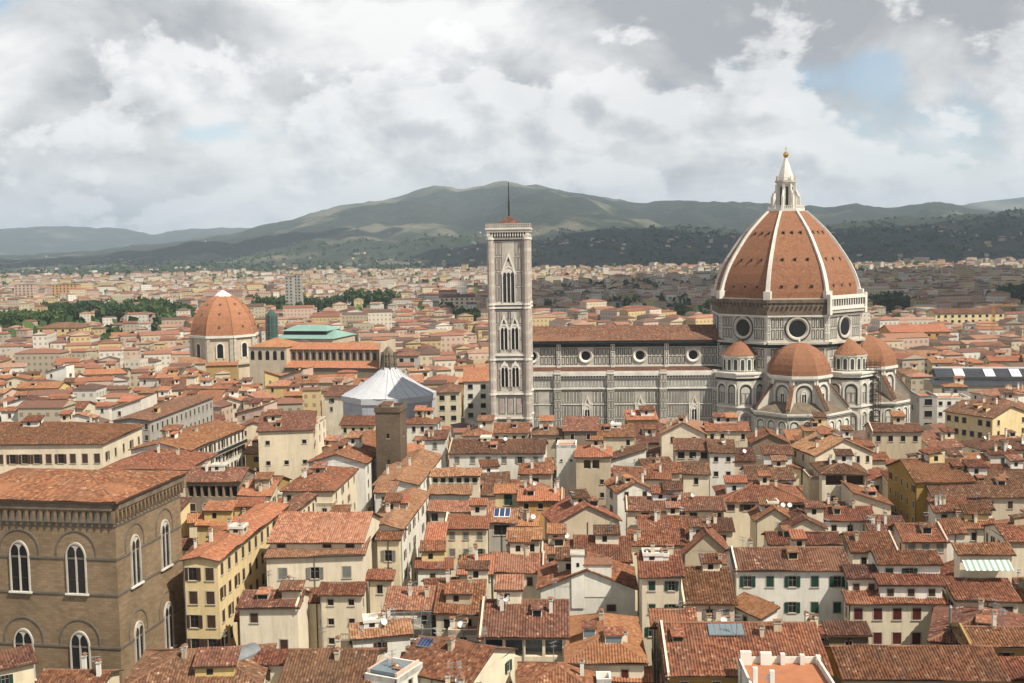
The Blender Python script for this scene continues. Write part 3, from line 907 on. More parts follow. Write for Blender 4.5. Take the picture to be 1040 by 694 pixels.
    if sub and not deep and (L is not False or Rt is not False):
        pm = MB()
        xq = rnd.choice((0.12, w - 0.12, w * 0.5))
        pm.tube((xq, -0.12, z0 + 0.2), (xq, -0.12, ze - 0.1), 0.085, rnd.choice(('eave_wood', 'metal_grey')), 5)
        pm.build('drainpipe', root)
    # clutter on the roof
    k = clutter
    if k is None: k = 1.0 if mid.y < 430 else 0.0
    if not deep and k > 0 and w > 4 and D > 4:
        nch = rnd.choice((0, 0, 1, 1, 2, 3)) if k == 1 else int(k)
        for i in range(nch):
            x, y = rnd.uniform(0.1, 0.9) * w, rnd.uniform(0.25, 0.6) * D
            link('chimney', chimney_mesh(rnd.randrange(3)), root, (x, y, zf(x, y)), rnd.choice((0, R(90))))
        if mid.y < 400:
            for i in range(rnd.choice((0, 1, 1, 2, 2))):
                x, y = rnd.uniform(0.1, 0.9) * w, rnd.uniform(0.3, 0.6) * D
                link('aerial', aerial_mesh(rnd.randrange(2)), root, (x, y, zf(x, y)), rnd.uniform(0, 3))
            if rnd.random() < 0.22:
                x, y = rnd.uniform(0.1, 0.9) * w, rnd.uniform(0.2, 0.5) * D
                link('satellite_dish', dish_mesh(), root, (x, y, zf(x, y) + 0.4), rnd.uniform(-0.6, 0.6))
    if not deep:
        cc = [A, B, B + Vector((-u.y, u.x)) * D, A + Vector((-u.y, u.x)) * D]
        HOUSES.append(dict(root=root, c=cc, ze=ze, zr=zr, w=w, D=D, wall=wall, tone=tone, roof=roof, lab=lab, F=specs['F'], mid=mid, anchor=anchor, u=u, zf=zf, rz=rz))
    root_info = dict(root=root, A=A, u=u, w=w, D=D, ze=ze, zf=zf, rz=rz, zr=zr, s=s)
    return root_info
def solve_depth(M, uy, z1, s, yr, lo=2.0, hi=22.0):
    def f(d):
        p = proj((M.x + uy.x * d, M.y + uy.y * d, z1 + s * d))
        return p[1]
    if f(lo) < yr: return lo
    if f(hi) > yr: return hi
    for _ in range(40):
        m = (lo + hi) / 2
        if f(m) > yr: lo = m
        else: hi = m
    return (lo + hi) / 2
def H(x0, x1, ye, yr, ze, roof='g', wall='cream', tone='tiles_red', D=None, s=0.34, **kw):
    """A house whose front eave runs between two points of the picture and whose ridge shows at yr."""
    yl, yrr = ye if isinstance(ye, tuple) else (ye, ye)
    A = at_z(x0, yl, ze); B = at_z(x1, yrr, ze)
    u = (B - A).normalized(); uy = Vector((-u.y, u.x))
    M = (A + B) / 2
    if D is None:
        if roof == 'x': D = 13.0
        elif roof == 'f': D = 10.0
        else:
            d = solve_depth(M, uy, ze, s, yr)
            D = d if roof == 'm' else 2 * d
            if roof == 'h' and D > (B - A).length: pass
    if roof == 'x' and yr is not None:
        # slope from the height of the gable in the picture
        zz = at_Y((x0 + x1) / 2, yr, M.y).z
        s = max(0.12, (zz - ze) / ((B - A).length / 2))
    return house(A, B, D, ze, roof, wall, tone, s=s, **kw)
def Q(a, b, c, ze, roof='h', wall='cream', tone='tiles_red', **kw):
    """A house from three eave corners: near left, near right, far right. The right side keeps its line."""
    A, B, Cc = at_z(a[0], a[1], ze), at_z(b[0], b[1], ze), at_z(c[0], c[1], ze)
    d2 = (Cc - B); D = d2.length; d2 = d2 / D
    u = Vector((d2.y, -d2.x))
    w = abs((B - A).dot(u))
    return house(B - u * w, B, D, ze, roof, wall, tone, **kw)
def on_roof(h, me_name, mb, fx, fy, dz=0.0, rot=0.0, smooth=False):
    x, y = h['w'] * fx, h['D'] * fy
    return mb.build(me_name, h['root'], (x, y, h['zf'](x, y) + dz), rot)
# ------------------------------------------------------------------ landmarks
class Face:
    """A vertical plane: origin P, direction u along it, outward normal n; places things at (s along, z up, d outwards)."""
    def __init__(s, mb, P, u):
        s.mb = mb; s.P = Vector(P); s.u = Vector(u).normalized(); s.n = Vector((s.u.y, -s.u.x))
    def at(s, a, z, d=0.0):
        q = s.P + s.u * a + s.n * d
        return (q.x, q.y, z)
    def rect(s, a, b, z0, z1, d, mat):
        s.mb.poly([s.at(a, z0, d), s.at(b, z0, d), s.at(b, z1, d), s.at(a, z1, d)], mat)
    def box(s, a, b, z0, z1, d0, d1, mat):
        q = [s.at(a, z0, d1), s.at(b, z0, d1), s.at(b, z0, d0), s.at(a, z0, d0)]
        t = [s.at(a, z1, d1), s.at(b, z1, d1), s.at(b, z1, d0), s.at(a, z1, d0)]
        s.mb.hexa(q, t, mat)
    def plate(s, pts, d0, d1, mat):
        s.mb.poly([s.at(a, z, d1) for a, z in pts], mat)
        for i in range(len(pts)):
            (a, z), (b, y) = pts[i], pts[(i + 1) % len(pts)]
            s.mb.poly([s.at(a, z, d0), s.at(b, y, d0), s.at(b, y, d1), s.at(a, z, d1)], mat)
    def flat(s, pts, d, mat):
        s.mb.poly([s.at(a, z, d) for a, z in pts], mat)
    def ring(s, outer, inner, d0, d1, mat):
        for i in range(len(outer) - 1):
            s.mb.poly([s.at(*outer[i], d1), s.at(*outer[i + 1], d1), s.at(*inner[i + 1], d1), s.at(*inner[i], d1)][::-1], mat)
            s.mb.poly([s.at(*outer[i], d0), s.at(*outer[i + 1], d0), s.at(*outer[i + 1], d1), s.at(*outer[i], d1)][::-1], mat)
            s.mb.poly([s.at(*inner[i], d1), s.at(*inner[i + 1], d1), s.at(*inner[i + 1], d0), s.at(*inner[i], d0)][::-1], mat)
    def oculus(s, a, z, ro, ri, proud, mat, n=20, pane='glass_dark'):
        P = [(math.cos(2 * math.pi * k / n), math.sin(2 * math.pi * k / n)) for k in range(n)]
        prof = ((ro, 0.0), (ro * 0.97, proud), (ro * 0.86, proud), (ri, 0.08))
        for k in range(n):
            c, e = P[k], P[(k + 1) % n]
            for (r0, d0), (r1, d1) in zip(prof, prof[1:]):
                s.mb.poly([s.at(a + c[0] * r0, z + c[1] * r0, d0), s.at(a + e[0] * r0, z + e[1] * r0, d0), s.at(a + e[0] * r1, z + e[1] * r1, d1), s.at(a + c[0] * r1, z + c[1] * r1, d1)], mat)
        s.mb.poly([s.at(a + c[0] * ri, z + c[1] * ri, 0.08) for c in P], pane)
    def panels(s, a, b, z0, z1, pw, ph, mat='marble_green', t=0.3, d=0.05, fill=None, mx=0.35, mz=0.35):
        nx = max(1, round((b - a) / pw)); nz = max(1, round((z1 - z0) / ph))
        for i in range(nx):
            for j in range(nz):
                x0 = a + (b - a) * i / nx + mx; x1 = a + (b - a) * (i + 1) / nx - mx
                y0 = z0 + (z1 - z0) * j / nz + mz; y1 = z0 + (z1 - z0) * (j + 1) / nz - mz
                if x1 - x0 < 2 * t + 0.1:
                    s.rect(x0, x1, y0, y1, d, mat); continue
                s.rect(x0, x0 + t, y0, y1, d, mat); s.rect(x1 - t, x1, y0, y1, d, mat)
                s.rect(x0 + t, x1 - t, y0, y0 + t, d, mat); s.rect(x0 + t, x1 - t, y1 - t, y1, d, mat)
                if fill: s.rect(x0 + 2.2 * t, x1 - 2.2 * t, y0 + 2.2 * t, y1 - 2.2 * t, d, fill)
def arch_pts(c, z0, w, h, pointed=True, n=7):
    r = w / 2
    rise = r * (1.35 if pointed else 1.0)
    zs = z0 + h - rise
    pts = [(c + r, z0)]
    for k in range(n + 1):
        t = k / n
        if pointed:
            a = t * math.pi / 2
            pts.append((c + r * (1 - t ** 1.6), zs + rise * math.sin(a) ** 0.95))
        else:
            pts.append((c + r * math.cos(t * math.pi / 2), zs + rise * math.sin(t * math.pi / 2)))
    right = pts
    left = [(2 * c - x, z) for x, z in right[::-1]]
    return right + left[1:]
def gothic(f, c, z0, w, h, lights=2, frame='marble_white', d=0.3, t=0.35, pane='glass_dark'):
    out = arch_pts(c, z0, w, h); inn = arch_pts(c, z0, w - 2 * t, h - t * 1.3)
    f.flat(inn, 0.04, pane)
    f.ring(out, inn, 0.0, d, frame)
    iw = w - 2 * t
    hl = (h - t) * 0.74
    lw = iw / lights
    # tracery head: pierced plate over the lights
    head = [p for p in arch_pts(c, z0, iw, h - t * 1.3) if p[1] > z0 + hl - 0.01]
    if len(head) >= 3:
        f.plate([(c + iw / 2, z0 + hl)] + head + [(c - iw / 2, z0 + hl)], 0.041, d * 0.6, frame)
    for k in range(1, lights):
        x = c - iw / 2 + lw * k
        f.box(x - 0.14, x + 0.14, z0, z0 + hl, 0.041, d * 0.7, frame)
    for k in range(lights):
        x = c - iw / 2 + lw * (k + 0.5)
        f.flat(arch_pts(x, z0 + hl - 0.01, lw * 0.86, lw * 1.05), d * 0.6 + 0.012, pane)

def boxfaces(mb, x0, x1, y0, y1):
    return (Face(mb, (x0, y0), (1, 0)), Face(mb, (x1, y0), (0, 1)), Face(mb, (x1, y1), (-1, 0)), Face(mb, (x0, y1), (0, -1)))

# ---- the brown stone palace at the left edge
def build_stone_palace():
    ze = 36.0
    B = at_z(118, 509, ze); Cc = at_z(189, 478.5, ze)
    d2 = (Cc - B); D = d2.length; d2 /= D
    u = Vector((d2.y, -d2.x)); w = 34.0
    A = B - u * w
    rz = math.atan2(u.y, u.x)
    root = thing('stone_palace', 'tall brown stone palace with white traceried pointed windows and corbelled cornice', 'palace', (A.x, A.y, 0), rz)
    i = 0.95     # the cornice overhangs the wall
    mb = MB()
    x0, x1, y0, y1 = i, w - i, i, D - i
    fs = boxfaces(mb, x0, x1, y0, y1)
    Ls = (x1 - x0, y1 - y0, x1 - x0, y1 - y0)
    for f, LL in zip(fs, Ls): f.rect(0, LL, 0, 33.0, 0, 'stone_blocks')
    wall = mb.build('wall', root)
    tr = MB()
    for f, LL in zip([Face(tr, q.P, q.u) for q in fs], Ls):
        for z in (31.6, 26.0, 20.0, 11.0, 5.0):
            f.box(-0.12, LL + 0.12, z - 0.2, z + 0.16, 0.0, 0.14, 'dark_stone')
    tr.build('string_course', root)
    # windows
    def win(f, c, zb, big):
        fr = MB(); g = Face(fr, f.P, f.u)
        gothic(g, c, zb, 3.6 if big else 3.1, 8.6, 2, 'marble_pale', 0.3, 0.22)
        g.box(c - 2.1, c + 2.1, zb - 0.3, zb - 0.01, 0, 0.45, 'marble_white')
        g.box(c - 1.5, c + 1.5, zb + 2.2, zb + 2.35, 0.05, 0.1, 'iron_dark')
        o = fr.build('window', root)
        hb = MB(); g = Face(hb, f.P, f.u)
        W_ = 7.4 if big else 6.4
        a1 = arch_pts(c, zb + 6.0, W_, 4.6, False, 9); a2 = arch_pts(c, zb + 6.0, W_ - 0.5, 4.35, False, 9)
        g.ring(a1, a2, 0, 0.12, 'dark_stone')
        hb.build('hood_mould', root)
    front, right = fs[0], fs[1]
    for px in (9, 74, 139):
        pass
    s1 = x1 - x0
    for c in (s1 - 7.2, s1 - 17.5, s1 - 27.8):
        for zb in (20.1, 5.1): win(front, c, zb, True)
    LR = y1 - y0
    for c in (LR * 0.26, LR * 0.72):
        for zb in (20.1, 5.1): win(right, c, zb, False)
    # corbelled cornice
    cb = MB()
    gs = [Face(cb, q.P, q.u) for q in fs]
    for k, (f, LL) in enumerate(zip(gs, Ls)):
        if k > 1: 
            f.box(-0.9, LL + 0.9, 33.0, 35.7, 0, 0.9, 'stone_blocks'); continue
        n = max(2, round(LL / 1.3))
        f.box(0, LL, 34.3, 35.7, 0.0, 0.86 if k == 0 else 0.85, 'raw_masonry')
        f.rect(0, LL, 32.0, 34.3, 0.02, 'marble_pale')
        for j in range(n + 1):
            c = LL * j / n
            f.plate([(c - 0.27, 34.29), (c - 0.2, 33.2), (c, 32.1), (c + 0.2, 33.2), (c + 0.27, 34.29)], 0.0, 0.7, 'stone_blocks')
            if j < n:
                m = c + LL / n / 2; hw = LL / n / 2 - 0.24
                f.plate([(m - hw, 34.29), (m - hw, 33.5), (m, 34.1), (m + hw, 33.5), (m + hw, 34.29)], 0.021, 0.6, 'stone_blocks')
        f.box(-0.5, LL + 0.5, 35.3, 35.55, 0.87, 0.97, 'dark_stone')
    cb.build('cornice', root)
    rb = MB(); rnd = random.Random(3)
    z = 35.75; s = 0.2; hd = D / 2; o = 0.25
    zr = z + s * (hd + o)
    a, b = (hd, hd, zr), (w - hd, hd, zr)
    c0, c1, c2, c3 = (-o, -o, z), (w + o, -o, z), (w + o, D + o, z), (-o, D + o, z)
    for q in ((c0, c1, b, a), (c1, c2, b, b), (c2, c3, a, b), (c3, c0, a, a)): slope(rb, *q, 'tiles_red', True, rnd)
    rb.build('roof', root)
    rc = MB()
    for p, q in ((a, b), (c1, b), (c2, b), (c0, a)): rc.tube(p, q, 0.2, 'ridge_tile', 6)
    rc.build('ridge_cap', root)
build_stone_palace()

# ---- bell tower
ROT = R(-4.0)
def build_bell_tower():
    c = at_Y(518.6, 330, 390.0)
    t = 6.05
    root = thing('bell_tower', 'tall square marble bell tower with pointed windows and a pole on top', 'bell tower', (c.x, 390, 0), ROT)
    def faces(mb, r=t): return boxfaces(mb, -r, r, -r, r)
    mb = MB()
    for f in faces(mb):
        f.rect(0, 2 * t, 0, 81, 0, 'marble_pale')
    mb.build('wall', root)
    db = MB()
    for f in faces(db):
        LL = 2 * t
        # string courses
        for z in (18.0, 26.3, 38.2, 39.6, 55.8, 57.0, 79.2):
            f.box(-0.4, LL + 0.4, z - 0.3, z + 0.3, 0.0, 0.45, 'marble_white')
            f.rect(0.5, LL - 0.5, z - 0.75, z - 0.35, 0.06, 'marble_green')
        for z0, z1, ph in ((0, 17.4, 5.8), (19, 25.4, 6.4)):
            f.panels(1.6, LL - 1.6, z0, z1, 2.7, ph, 'marble_green', 0.22, 0.05, 'marble_pink')
        for z0, z1 in ((27.2, 37.3), (40.4, 54.9)):
            f.panels(1.5, 3.0, z0, z1, 1.5, 4.8, 'marble_green', 0.16, 0.05, 'marble_pink', 0.15, 0.2)
            f.panels(LL - 3.0, LL - 1.5, z0, z1, 1.5, 4.8, 'marble_green', 0.16, 0.05, 'marble_pink', 0.15, 0.2)
            f.panels(LL / 2 - 0.7, LL / 2 + 0.7, z0, z1, 1.4, 4.8, 'marble_green', 0.16, 0.05, 'marble_pink', 0.15, 0.2)
            f.panels(3.1, LL - 3.1, z1 - 3.2, z1, 2.6, 3.2, 'marble_green', 0.16, 0.05, None, 0.15, 0.2)
        f.panels(1.5, 4.0, 57.8, 78.4, 1.25, 5.2, 'marble_green', 0.16, 0.05, 'marble_pink', 0.12, 0.25)
        f.panels(LL - 4.0, LL - 1.5, 57.8, 78.4, 1.25, 5.2, 'marble_green', 0.16, 0.05, 'marble_pink', 0.12, 0.25)
    db.build('marble_panelling', root)
    for k in range(4):
        sx, sy = ((-1, -1), (1, -1), (1, 1), (-1, 1))[k]
        bb = MB()
        pr = [(sx * t + 1.22 * math.cos(R(22.5 + 45 * j)), sy * t + 1.22 * math.sin(R(22.5 + 45 * j))) for j in range(8)]
        bb.prism(pr, 0, 80.5, 'marble_pale')
        for z in (18.0, 26.3, 38.2, 55.8, 57.0, 79.2):
            pr2 = [(sx * t + 1.48 * math.cos(R(22.5 + 45 * j)), sy * t + 1.48 * math.sin(R(22.5 + 45 * j))) for j in range(8)]
            bb.prism(pr2, z - 0.35, z + 0.35, 'marble_white', None, True)
        for z in range(4, 78, 4):
            for j in range(8):
                a0, a1 = pr[j], pr[(j + 1) % 8]
                m0 = Vector(a0).lerp(Vector(a1), 0.25); m1 = Vector(a0).lerp(Vector(a1), 0.75)
                nn = Vector((m1.y - m0.y, -(m1.x - m0.x))).normalized() * 0.04
                bb.poly([(m0.x + nn.x, m0.y + nn.y, z), (m1.x + nn.x, m1.y + nn.y, z), (m1.x + nn.x, m1.y + nn.y, z + 2.9), (m0.x + nn.x, m0.y + nn.y, z + 2.9)], 'marble_pink')
        bb.build('buttress', root)
    for f0 in faces(MB()):
        for c_, z0, w_, h_, li, gz in ((t, 57.6, 4.5, 12.2, 3, 74.5), (4.2, 41.6, 2.9, 8.6, 2, 53.4), (2 * t - 4.2, 41.6, 2.9, 8.6, 2, 53.4), (4.2, 28.8, 2.9, 7.6, 2, 37.8), (2 * t - 4.2, 28.8, 2.9, 7.6, 2, 37.8)):
            wb = MB(); f = Face(wb, f0.P, f0.u)
            gothic(f, c_, z0, w_, h_, li, 'marble_white', 0.4, 0.3)
            hw = w_ / 2 + 0.5
            zs = z0 + h_ * 0.78
            f.ring([(c_ + hw, zs), (c_, gz), (c_ - hw, zs)], [(c_ + hw - 0.55, zs), (c_, gz - 1.3), (c_ - hw + 0.55, zs)], 0, 0.3, 'marble_white')
            f.flat([(c_ - 0.5, gz - 3.0), (c_ + 0.5, gz - 3.0), (c_, gz - 1.7)], 0.06, 'marble_green')
            wb.build('window', root)
    cb = MB()
    for f in faces(cb):
        LL = 2 * t
        n = 16
        for j in range(n + 1):
            x = -0.9 + (LL + 1.8) * j / n
            f.plate([(x - 0.22, 81.3), (x - 0.2, 80.2), (x, 79.6), (x + 0.2, 80.2), (x + 0.22, 81.3)], 0, 1.0, 'marble_white')
        f.rect(-0.9, LL + 0.9, 79.6, 81.3, 0.04, 'marble_green')
    cb.box(-t - 1.3, t + 1.3, -t - 1.3, t + 1.3, 81.31, 82.2, 'marble_pale')
    cb.box(-t - 1.55, t + 1.55, -t - 1.55, t + 1.55, 82.21, 82.7, 'marble_white')
    for f in boxfaces(cb, -t - 1.4, t + 1.4, -t - 1.4, t + 1.4):
        f.box(0, 2 * t + 2.8, 82.71, 84.2, -0.3, -0.02, 'marble_pale')
        f.panels(0.2, 2 * t + 2.6, 82.8, 84.1, 1.1, 1.2, 'marble_green', 0.14, 0.0, None, 0.15, 0.15)
    cb.build('cornice', root)
    rb = MB()
    rb.lathe([(7.6, 83.0), (0.15, 87.0)], 4, 'tiles_brown', 0, 0, 45, 405)
    rb.build('roof', root)
    pb = MB()
    pb.tube((0, 0, 86.8), (0, 0, 92), 0.3, 'iron_dark', 6)
    pb.tube((0, 0, 92), (0, 0, 98.5), 0.22, 'iron_dark', 6, 0.12)
    pb.build('pole', root)
build_bell_tower()

# ---- cathedral
DOMEX, DOMEY = at_Y(797.5, 300, 440.0).x, 440.0
def w2l(X, Y):
    q = Matrix.Rotation(-ROT, 2) @ Vector((X - DOMEX, Y - DOMEY))
    return q
def px_local(px, yl):
    """local x of the point of the wall at local y = yl that shows at picture column px"""
    lo, hi = -140.0, 80.0
    for _ in range(50):
        m = (lo + hi) / 2
        q = Matrix.Rotation(ROT, 2) @ Vector((m, yl))
        if proj((DOMEX + q.x, DOMEY + q.y, 30))[0] < px: lo = m
        else: hi = m
    return lo
def octa(ap, rot=0.0):
    r = ap / math.cos(R(22.5))
    return [(r * math.cos(R(22.5 + 45 * k) + rot), r * math.sin(R(22.5 + 45 * k) + rot)) for k in range(8)]
def build_cathedral():
    root = thing('cathedral', 'vast marble cathedral with eight-ribbed tiled dome and white lantern', 'cathedral', (DOMEX, DOMEY, 0), ROT)
    rnd = random.Random(5)
    XW, XE = -106.0, -22.0
    # nave
    nb = MB()
    f = Face(nb, (XW, -10.5), (1, 0)); LN = XE - XW
    f.rect(0, LN, 0, 40, 0, 'marble_pale')
    Face(nb, (XE, 10.5), (-1, 0)).rect(0, LN, 0, 40, 0, 'marble_pale')
    fw = Face(nb, (XW, 10.5), (0, -1)); fw.rect(0, 21, 0, 40, 0, 'marble_pale')
    fw.flat([(0, 40), (21, 40), (10.5, 45)], 0, 'marble_pale')
    bays = [px_local(p, -10.5) - XW for p in (540.5, 595, 650, 704)]
    edges = [bays[0] - 10] + [(a + b) / 2 for a, b in zip(bays, bays[1:])] + [bays[-1] + 10]
    f.box(0, LN, 38.6, 39.1, 0, 0.8, 'marble_green'); f.box(0, LN, 39.1, 40.05, 0, 2.0, 'marble_green')
    f.rect(0, LN, 37.4, 38.5, 0.05, 'marble_green')  # dark green under the nave cornice also paints in its shadow line
    f.box(0, LN, 29.8, 30.3, 0, 0.35, 'marble_white')
    for e in edges: f.box(e - 0.8, e + 0.8, 29, 38.6, 0, 0.6, 'marble_white'); 
    for e in edges: f.panels(e - 0.75, e + 0.75, 30.5, 38.4, 1.5, 2.6, 'marble_green', 0.22, 0.65, 'marble_white', 0.2, 0.2)
    for a, b, c in zip([0] + edges[1:], edges[1:] + [LN], bays):
        a = max(0.2, a); b = min(LN - 0.1, b)
        for (p, q) in ((a + 0.9, c - 3.0), (c + 3.0, b - 0.9)):
            if q - p > 1.2:
                f.panels(p, q, 30.4, 34.0, 1.55, 3.6, 'marble_green', 0.27, 0.05, 'marble_white', 0.2, 0.25)
                f.panels(p, q, 34.0, 37.3, 1.55, 3.3, 'marble_green', 0.27, 0.05, 'marble_white', 0.2, 0.25)
    nb.build('nave', root)
    for c in bays:
        ob = MB(); g = Face(ob, (XW, -10.5), (1, 0))
        g.oculus(c, 34.1, 2.75, 1.75, 0.55, 'marble_white')
        ob.build('oculus', root)
    rb = MB()
    slope(rb, (XW - 0.5, -12.7, 40.1), (XE, -12.7, 40.1), (XE, 0, 45.0), (XW - 0.5, 0, 45.0), 'tiles_brown', False, rnd)
    slope(rb, (XE, 12.7, 40.1), (XW - 0.5, 12.7, 40.1), (XW - 0.5, 0, 45.0), (XE, 0, 45.0), 'tiles_brown', False, rnd)
    rb.build('nave_roof', root)
    # aisle
    ab = MB(); YA = -21.0
    f = Face(ab, (XW, YA), (1, 0)); LA = -24.0 - XW
    f.rect(0, LA, 0, 28.6, 0, 'marble_pale')
    Face(ab, (XW, -10.5), (0, -1)).rect(0, 10.5, 0, 28.6, 0, 'marble_pale')
    Face(ab, (-24.0, YA), (0, 1)).rect(0, 10.5, 0, 28.6, 0, 'marble_pale')
    f.box(0, LA, 27.5, 28.65, 0, 0.9, 'marble_white')
    f.box(0, LA, 28.66, 29.3, 0.5, 0.8, 'marble_white')
    f.rect(0, LA, 26.9, 27.5, 0.06, 'marble_green')
    n = int(LA / 1.1)
    for j in range(n): f.box(j * 1.1 + 0.1, j * 1.1 + 0.5, 26.7, 27.49, 0.07, 0.6, 'marble_white')
    f.box(0, LA, 22.4, 22.9, 0, 0.45, 'marble_white'); f.rect(0, LA, 22.0, 22.38, 0.05, 'marble_green')
    f.rect(0, LA, 23.0, 26.5, 0.03, 'marble_white')
    f.panels(0, LA, 23.0, 26.5, 1.05, 3.5, 'marble_green', 0.2, 0.05, None, 0.14, 0.2)
    edg = [px_local(p, YA) - XW for p in (566, 620, 673.5, 727)]
    wn = [px_local(p, YA) - XW for p in (650, 705, 596, 552)]
    for e in edg:
        f.box(e - 1.3, e + 1.3, 0, 29.6, 0, 1.0, 'marble_pale')
        f.panels(e - 1.2, e + 1.2, 0.5, 29.0, 1.2, 3.6, 'marble_green', 0.16, 1.05, None, 0.12, 0.3)
        f.box(e - 1.45, e + 1.45, 28.2, 28.7, 0.9, 1.2, 'marble_white'); f.box(e - 1.45, e + 1.45, 22.3, 22.9, 0.9, 1.2, 'marble_white')
    for z0, z1 in ((16.8, 21.9), (11.4, 16.6), (6, 11.2), (0.5, 5.8)):
        xs = sorted([0.0, LA] + [e - 1.4 for e in edg] + [e + 1.4 for e in edg])
        for a, b in zip(xs[0::2], xs[1::2]):
            seg = [(a, b)]
            for w_ in wn:
                if z0 < 18: seg = [q for p in seg for q in (((p[0], w_ - 2.0), (w_ + 2.0, p[1])) if p[0] < w_ - 2 and p[1] > w_ + 2 else (p,))]
            for p, q in seg:
                if q - p > 0.9: f.panels(p, q, z0, z1, 1.25, z1 - z0, 'marble_green', 0.19, 0.05, 'marble_white', 0.16, 0.25)
    f.box(0, LA, 16.55, 16.85, 0, 0.2, 'marble_white')
    ab.build('aisle', root)
    for w_ in wn[:3]:
        wb = MB(); g = Face(wb, (XW, YA), (1, 0))
        gothic(g, w_, 7.0, 2.6, 9.6, 2, 'marble_white', 0.35, 0.42)
        g.ring([(w_ + 1.9, 14.5), (w_, 20.3), (w_ - 1.9, 14.5)], [(w_ + 1.5, 14.5), (w_, 19.0), (w_ - 1.5, 14.5)], 0, 0.3, 'marble_white')
        g.box(w_ - 2.0, w_ - 1.55, 7, 17, 0, 0.4, 'marble_white'); g.box(w_ + 1.55, w_ + 2.0, 7, 17, 0, 0.4, 'marble_white')
        wb.build('window', root)
    ar = MB()
    slope(ar, (XW, YA - 0.1, 28.7), (-24, YA - 0.1, 28.7), (-24, -10.5, 29.7), (XW, -10.5, 29.7), 'tiles_brown', False, rnd)
    ar.build('aisle_roof', root)
    # octagon and drum
    AP = 26.4
    ob = MB(); pts = octa(AP)
    ob.prism(pts, 0, 56.0, 'marble_pale')
    fs = []
    for k in range(8):
        a, b = Vector(pts[k]), Vector(pts[(k + 1) % 8])
        fs.append((Face(ob, a, b - a), (b - a).length))
    for k, (f, LL) in enumerate(fs):
        f.box(0, LL, 38.7, 39.2, 0, 1.0, 'marble_green'); f.box(0, LL, 39.2, 40.0, 0, 1.9, 'marble_pale'); f.rect(0, LL, 37.8, 38.6, 0.05, 'marble_green')  # dark band below the drum cornice: shadow put into the marble colour
        f.box(0, LL, 49.2, 49.8, 0, 0.6, 'marble_white')
        for z0, z1 in ((30.0, 33.8), (34.0, 37.7)):
            f.panels(1.2, LL - 1.2, z0, z1, 1.6, z1 - z0, 'marble_green', 0.25, 0.05, 'marble_white', 0.18, 0.25)
        for (p, q) in ((1.3, LL / 2 - 4.9), (LL / 2 + 4.9, LL - 1.3)):
            f.panels(p, q, 40.6, 44.8, 1.7, 4.2, 'marble_green', 0.27, 0.05, 'marble_white', 0.2, 0.3)
            f.panels(p, q, 44.8, 49.0, 1.7, 4.2, 'marble_green', 0.27, 0.05, 'marble_white', 0.2, 0.3)
        for p in (0.0, LL - 1.1):
            f.box(p + 0.02, p + 1.08, 40.0, 49.1, 0, 0.3, 'marble_white')
            f.panels(p + 0.1, p + 1.0, 40.4, 49.0, 0.9, 2.9, 'marble_green', 0.16, 0.33, None, 0.1, 0.3)
    ob.build('drum', root)
    for k, (f, LL) in enumerate(fs):
        wb = MB(); g = Face(wb, f.P, f.u)
        g.oculus(LL / 2, 44.9, 4.3, 3.15, 0.6, 'marble_pale', 28)
        g.ring([(LL / 2 + 4.75 * math.cos(R(i * 12)), 44.9 + 4.75 * math.sin(R(i * 12))) for i in range(31)], [(LL / 2 + 4.3 * math.cos(R(i * 12)), 44.9 + 4.3 * math.sin(R(i * 12))) for i in range(31)], 0, 0.2, 'marble_green')
        wb.build('oculus', root)
    # rough masonry band, finished with a white gallery on one side only
    mbd = MB()
    ptsb = octa(AP + 0.55)
    gi = min(range(8), key=lambda k: (fs[k][0].n - Vector((0.7071, -0.7071))).length)
    for k in range(8):
        a, b = Vector(ptsb[k]), Vector(ptsb[(k + 1) % 8])
        f = Face(mbd, a, b - a); LL = (b - a).length
        f.rect(0, LL, 49.9, 55.6, 0, 'raw_masonry')
        if k != gi:
            for j in range(13):
                x = 0.8 + (LL - 1.6) * j / 12
                f.box(x - 0.3, x + 0.3, 52.9, 53.5, 0, 0.7, 'raw_masonry')
                f.rect(x - 0.28, x + 0.28, 53.6, 54.2, 0.03, 'glass_dark')
            f.box(0, LL, 54.4, 55.6, 0, 0.35, 'raw_masonry')
    mbd.poly([(p[0], p[1], 55.61) for p in octa(AP + 0.9)], 'raw_masonry')
    mbd.poly([(p[0], p[1], 49.89) for p in reversed(ptsb)], 'raw_masonry')
    mbd.build('masonry_band', root)
    gb = MB()
    a, b = Vector(ptsb[gi]), Vector(ptsb[(gi + 1) % 8])
    f = Face(gb, a, b - a); LL = (b - a).length
    f.box(-0.3, LL + 0.3, 50.4, 51.6, 0.02, 0.9, 'marble_pale'); f.box(-0.5, LL + 0.5, 51.61, 52.1, 0.02, 1.25, 'marble_white')
    f.rect(0, LL, 52.1, 55.6, 0.03, 'glass_dark')
    for j in range(15):
        x = LL * j / 14
        f.box(x - 0.24, x + 0.24, 52.1, 55.5, 0.6, 1.0, 'marble_white')
    f.box(-0.3, LL + 0.3, 52.1, 53.0, 0.7, 0.95, 'marble_white')
    f.box(-0.5, LL + 0.5, 55.5, 56.2, 0.02, 1.25, 'marble_white'); f.box(-0.3, LL + 0.3, 56.21, 56.9, 0.8, 1.0, 'marble_white')
    for e in (-0.4, LL + 0.4): f.box(e - 0.7, e + 0.7, 49.8, 57.4, 0.02, 1.3, 'marble_white')
    gb.build('gallery', root)
    # dome
    prof = [(27.9, 55.7), (27.7, 58.2), (26.9, 61.5), (25.7, 64.8), (24.1, 68.2), (22.0, 71.6), (19.7, 75.0), (17.4, 78.2), (14.9, 81.2), (12.2, 83.9), (9.6, 86.4), (7.4, 88.4)]
    dm = MB()
    dm.lathe(prof, 8, 'dome_tiles', 0, 0, 22.5, 382.5)
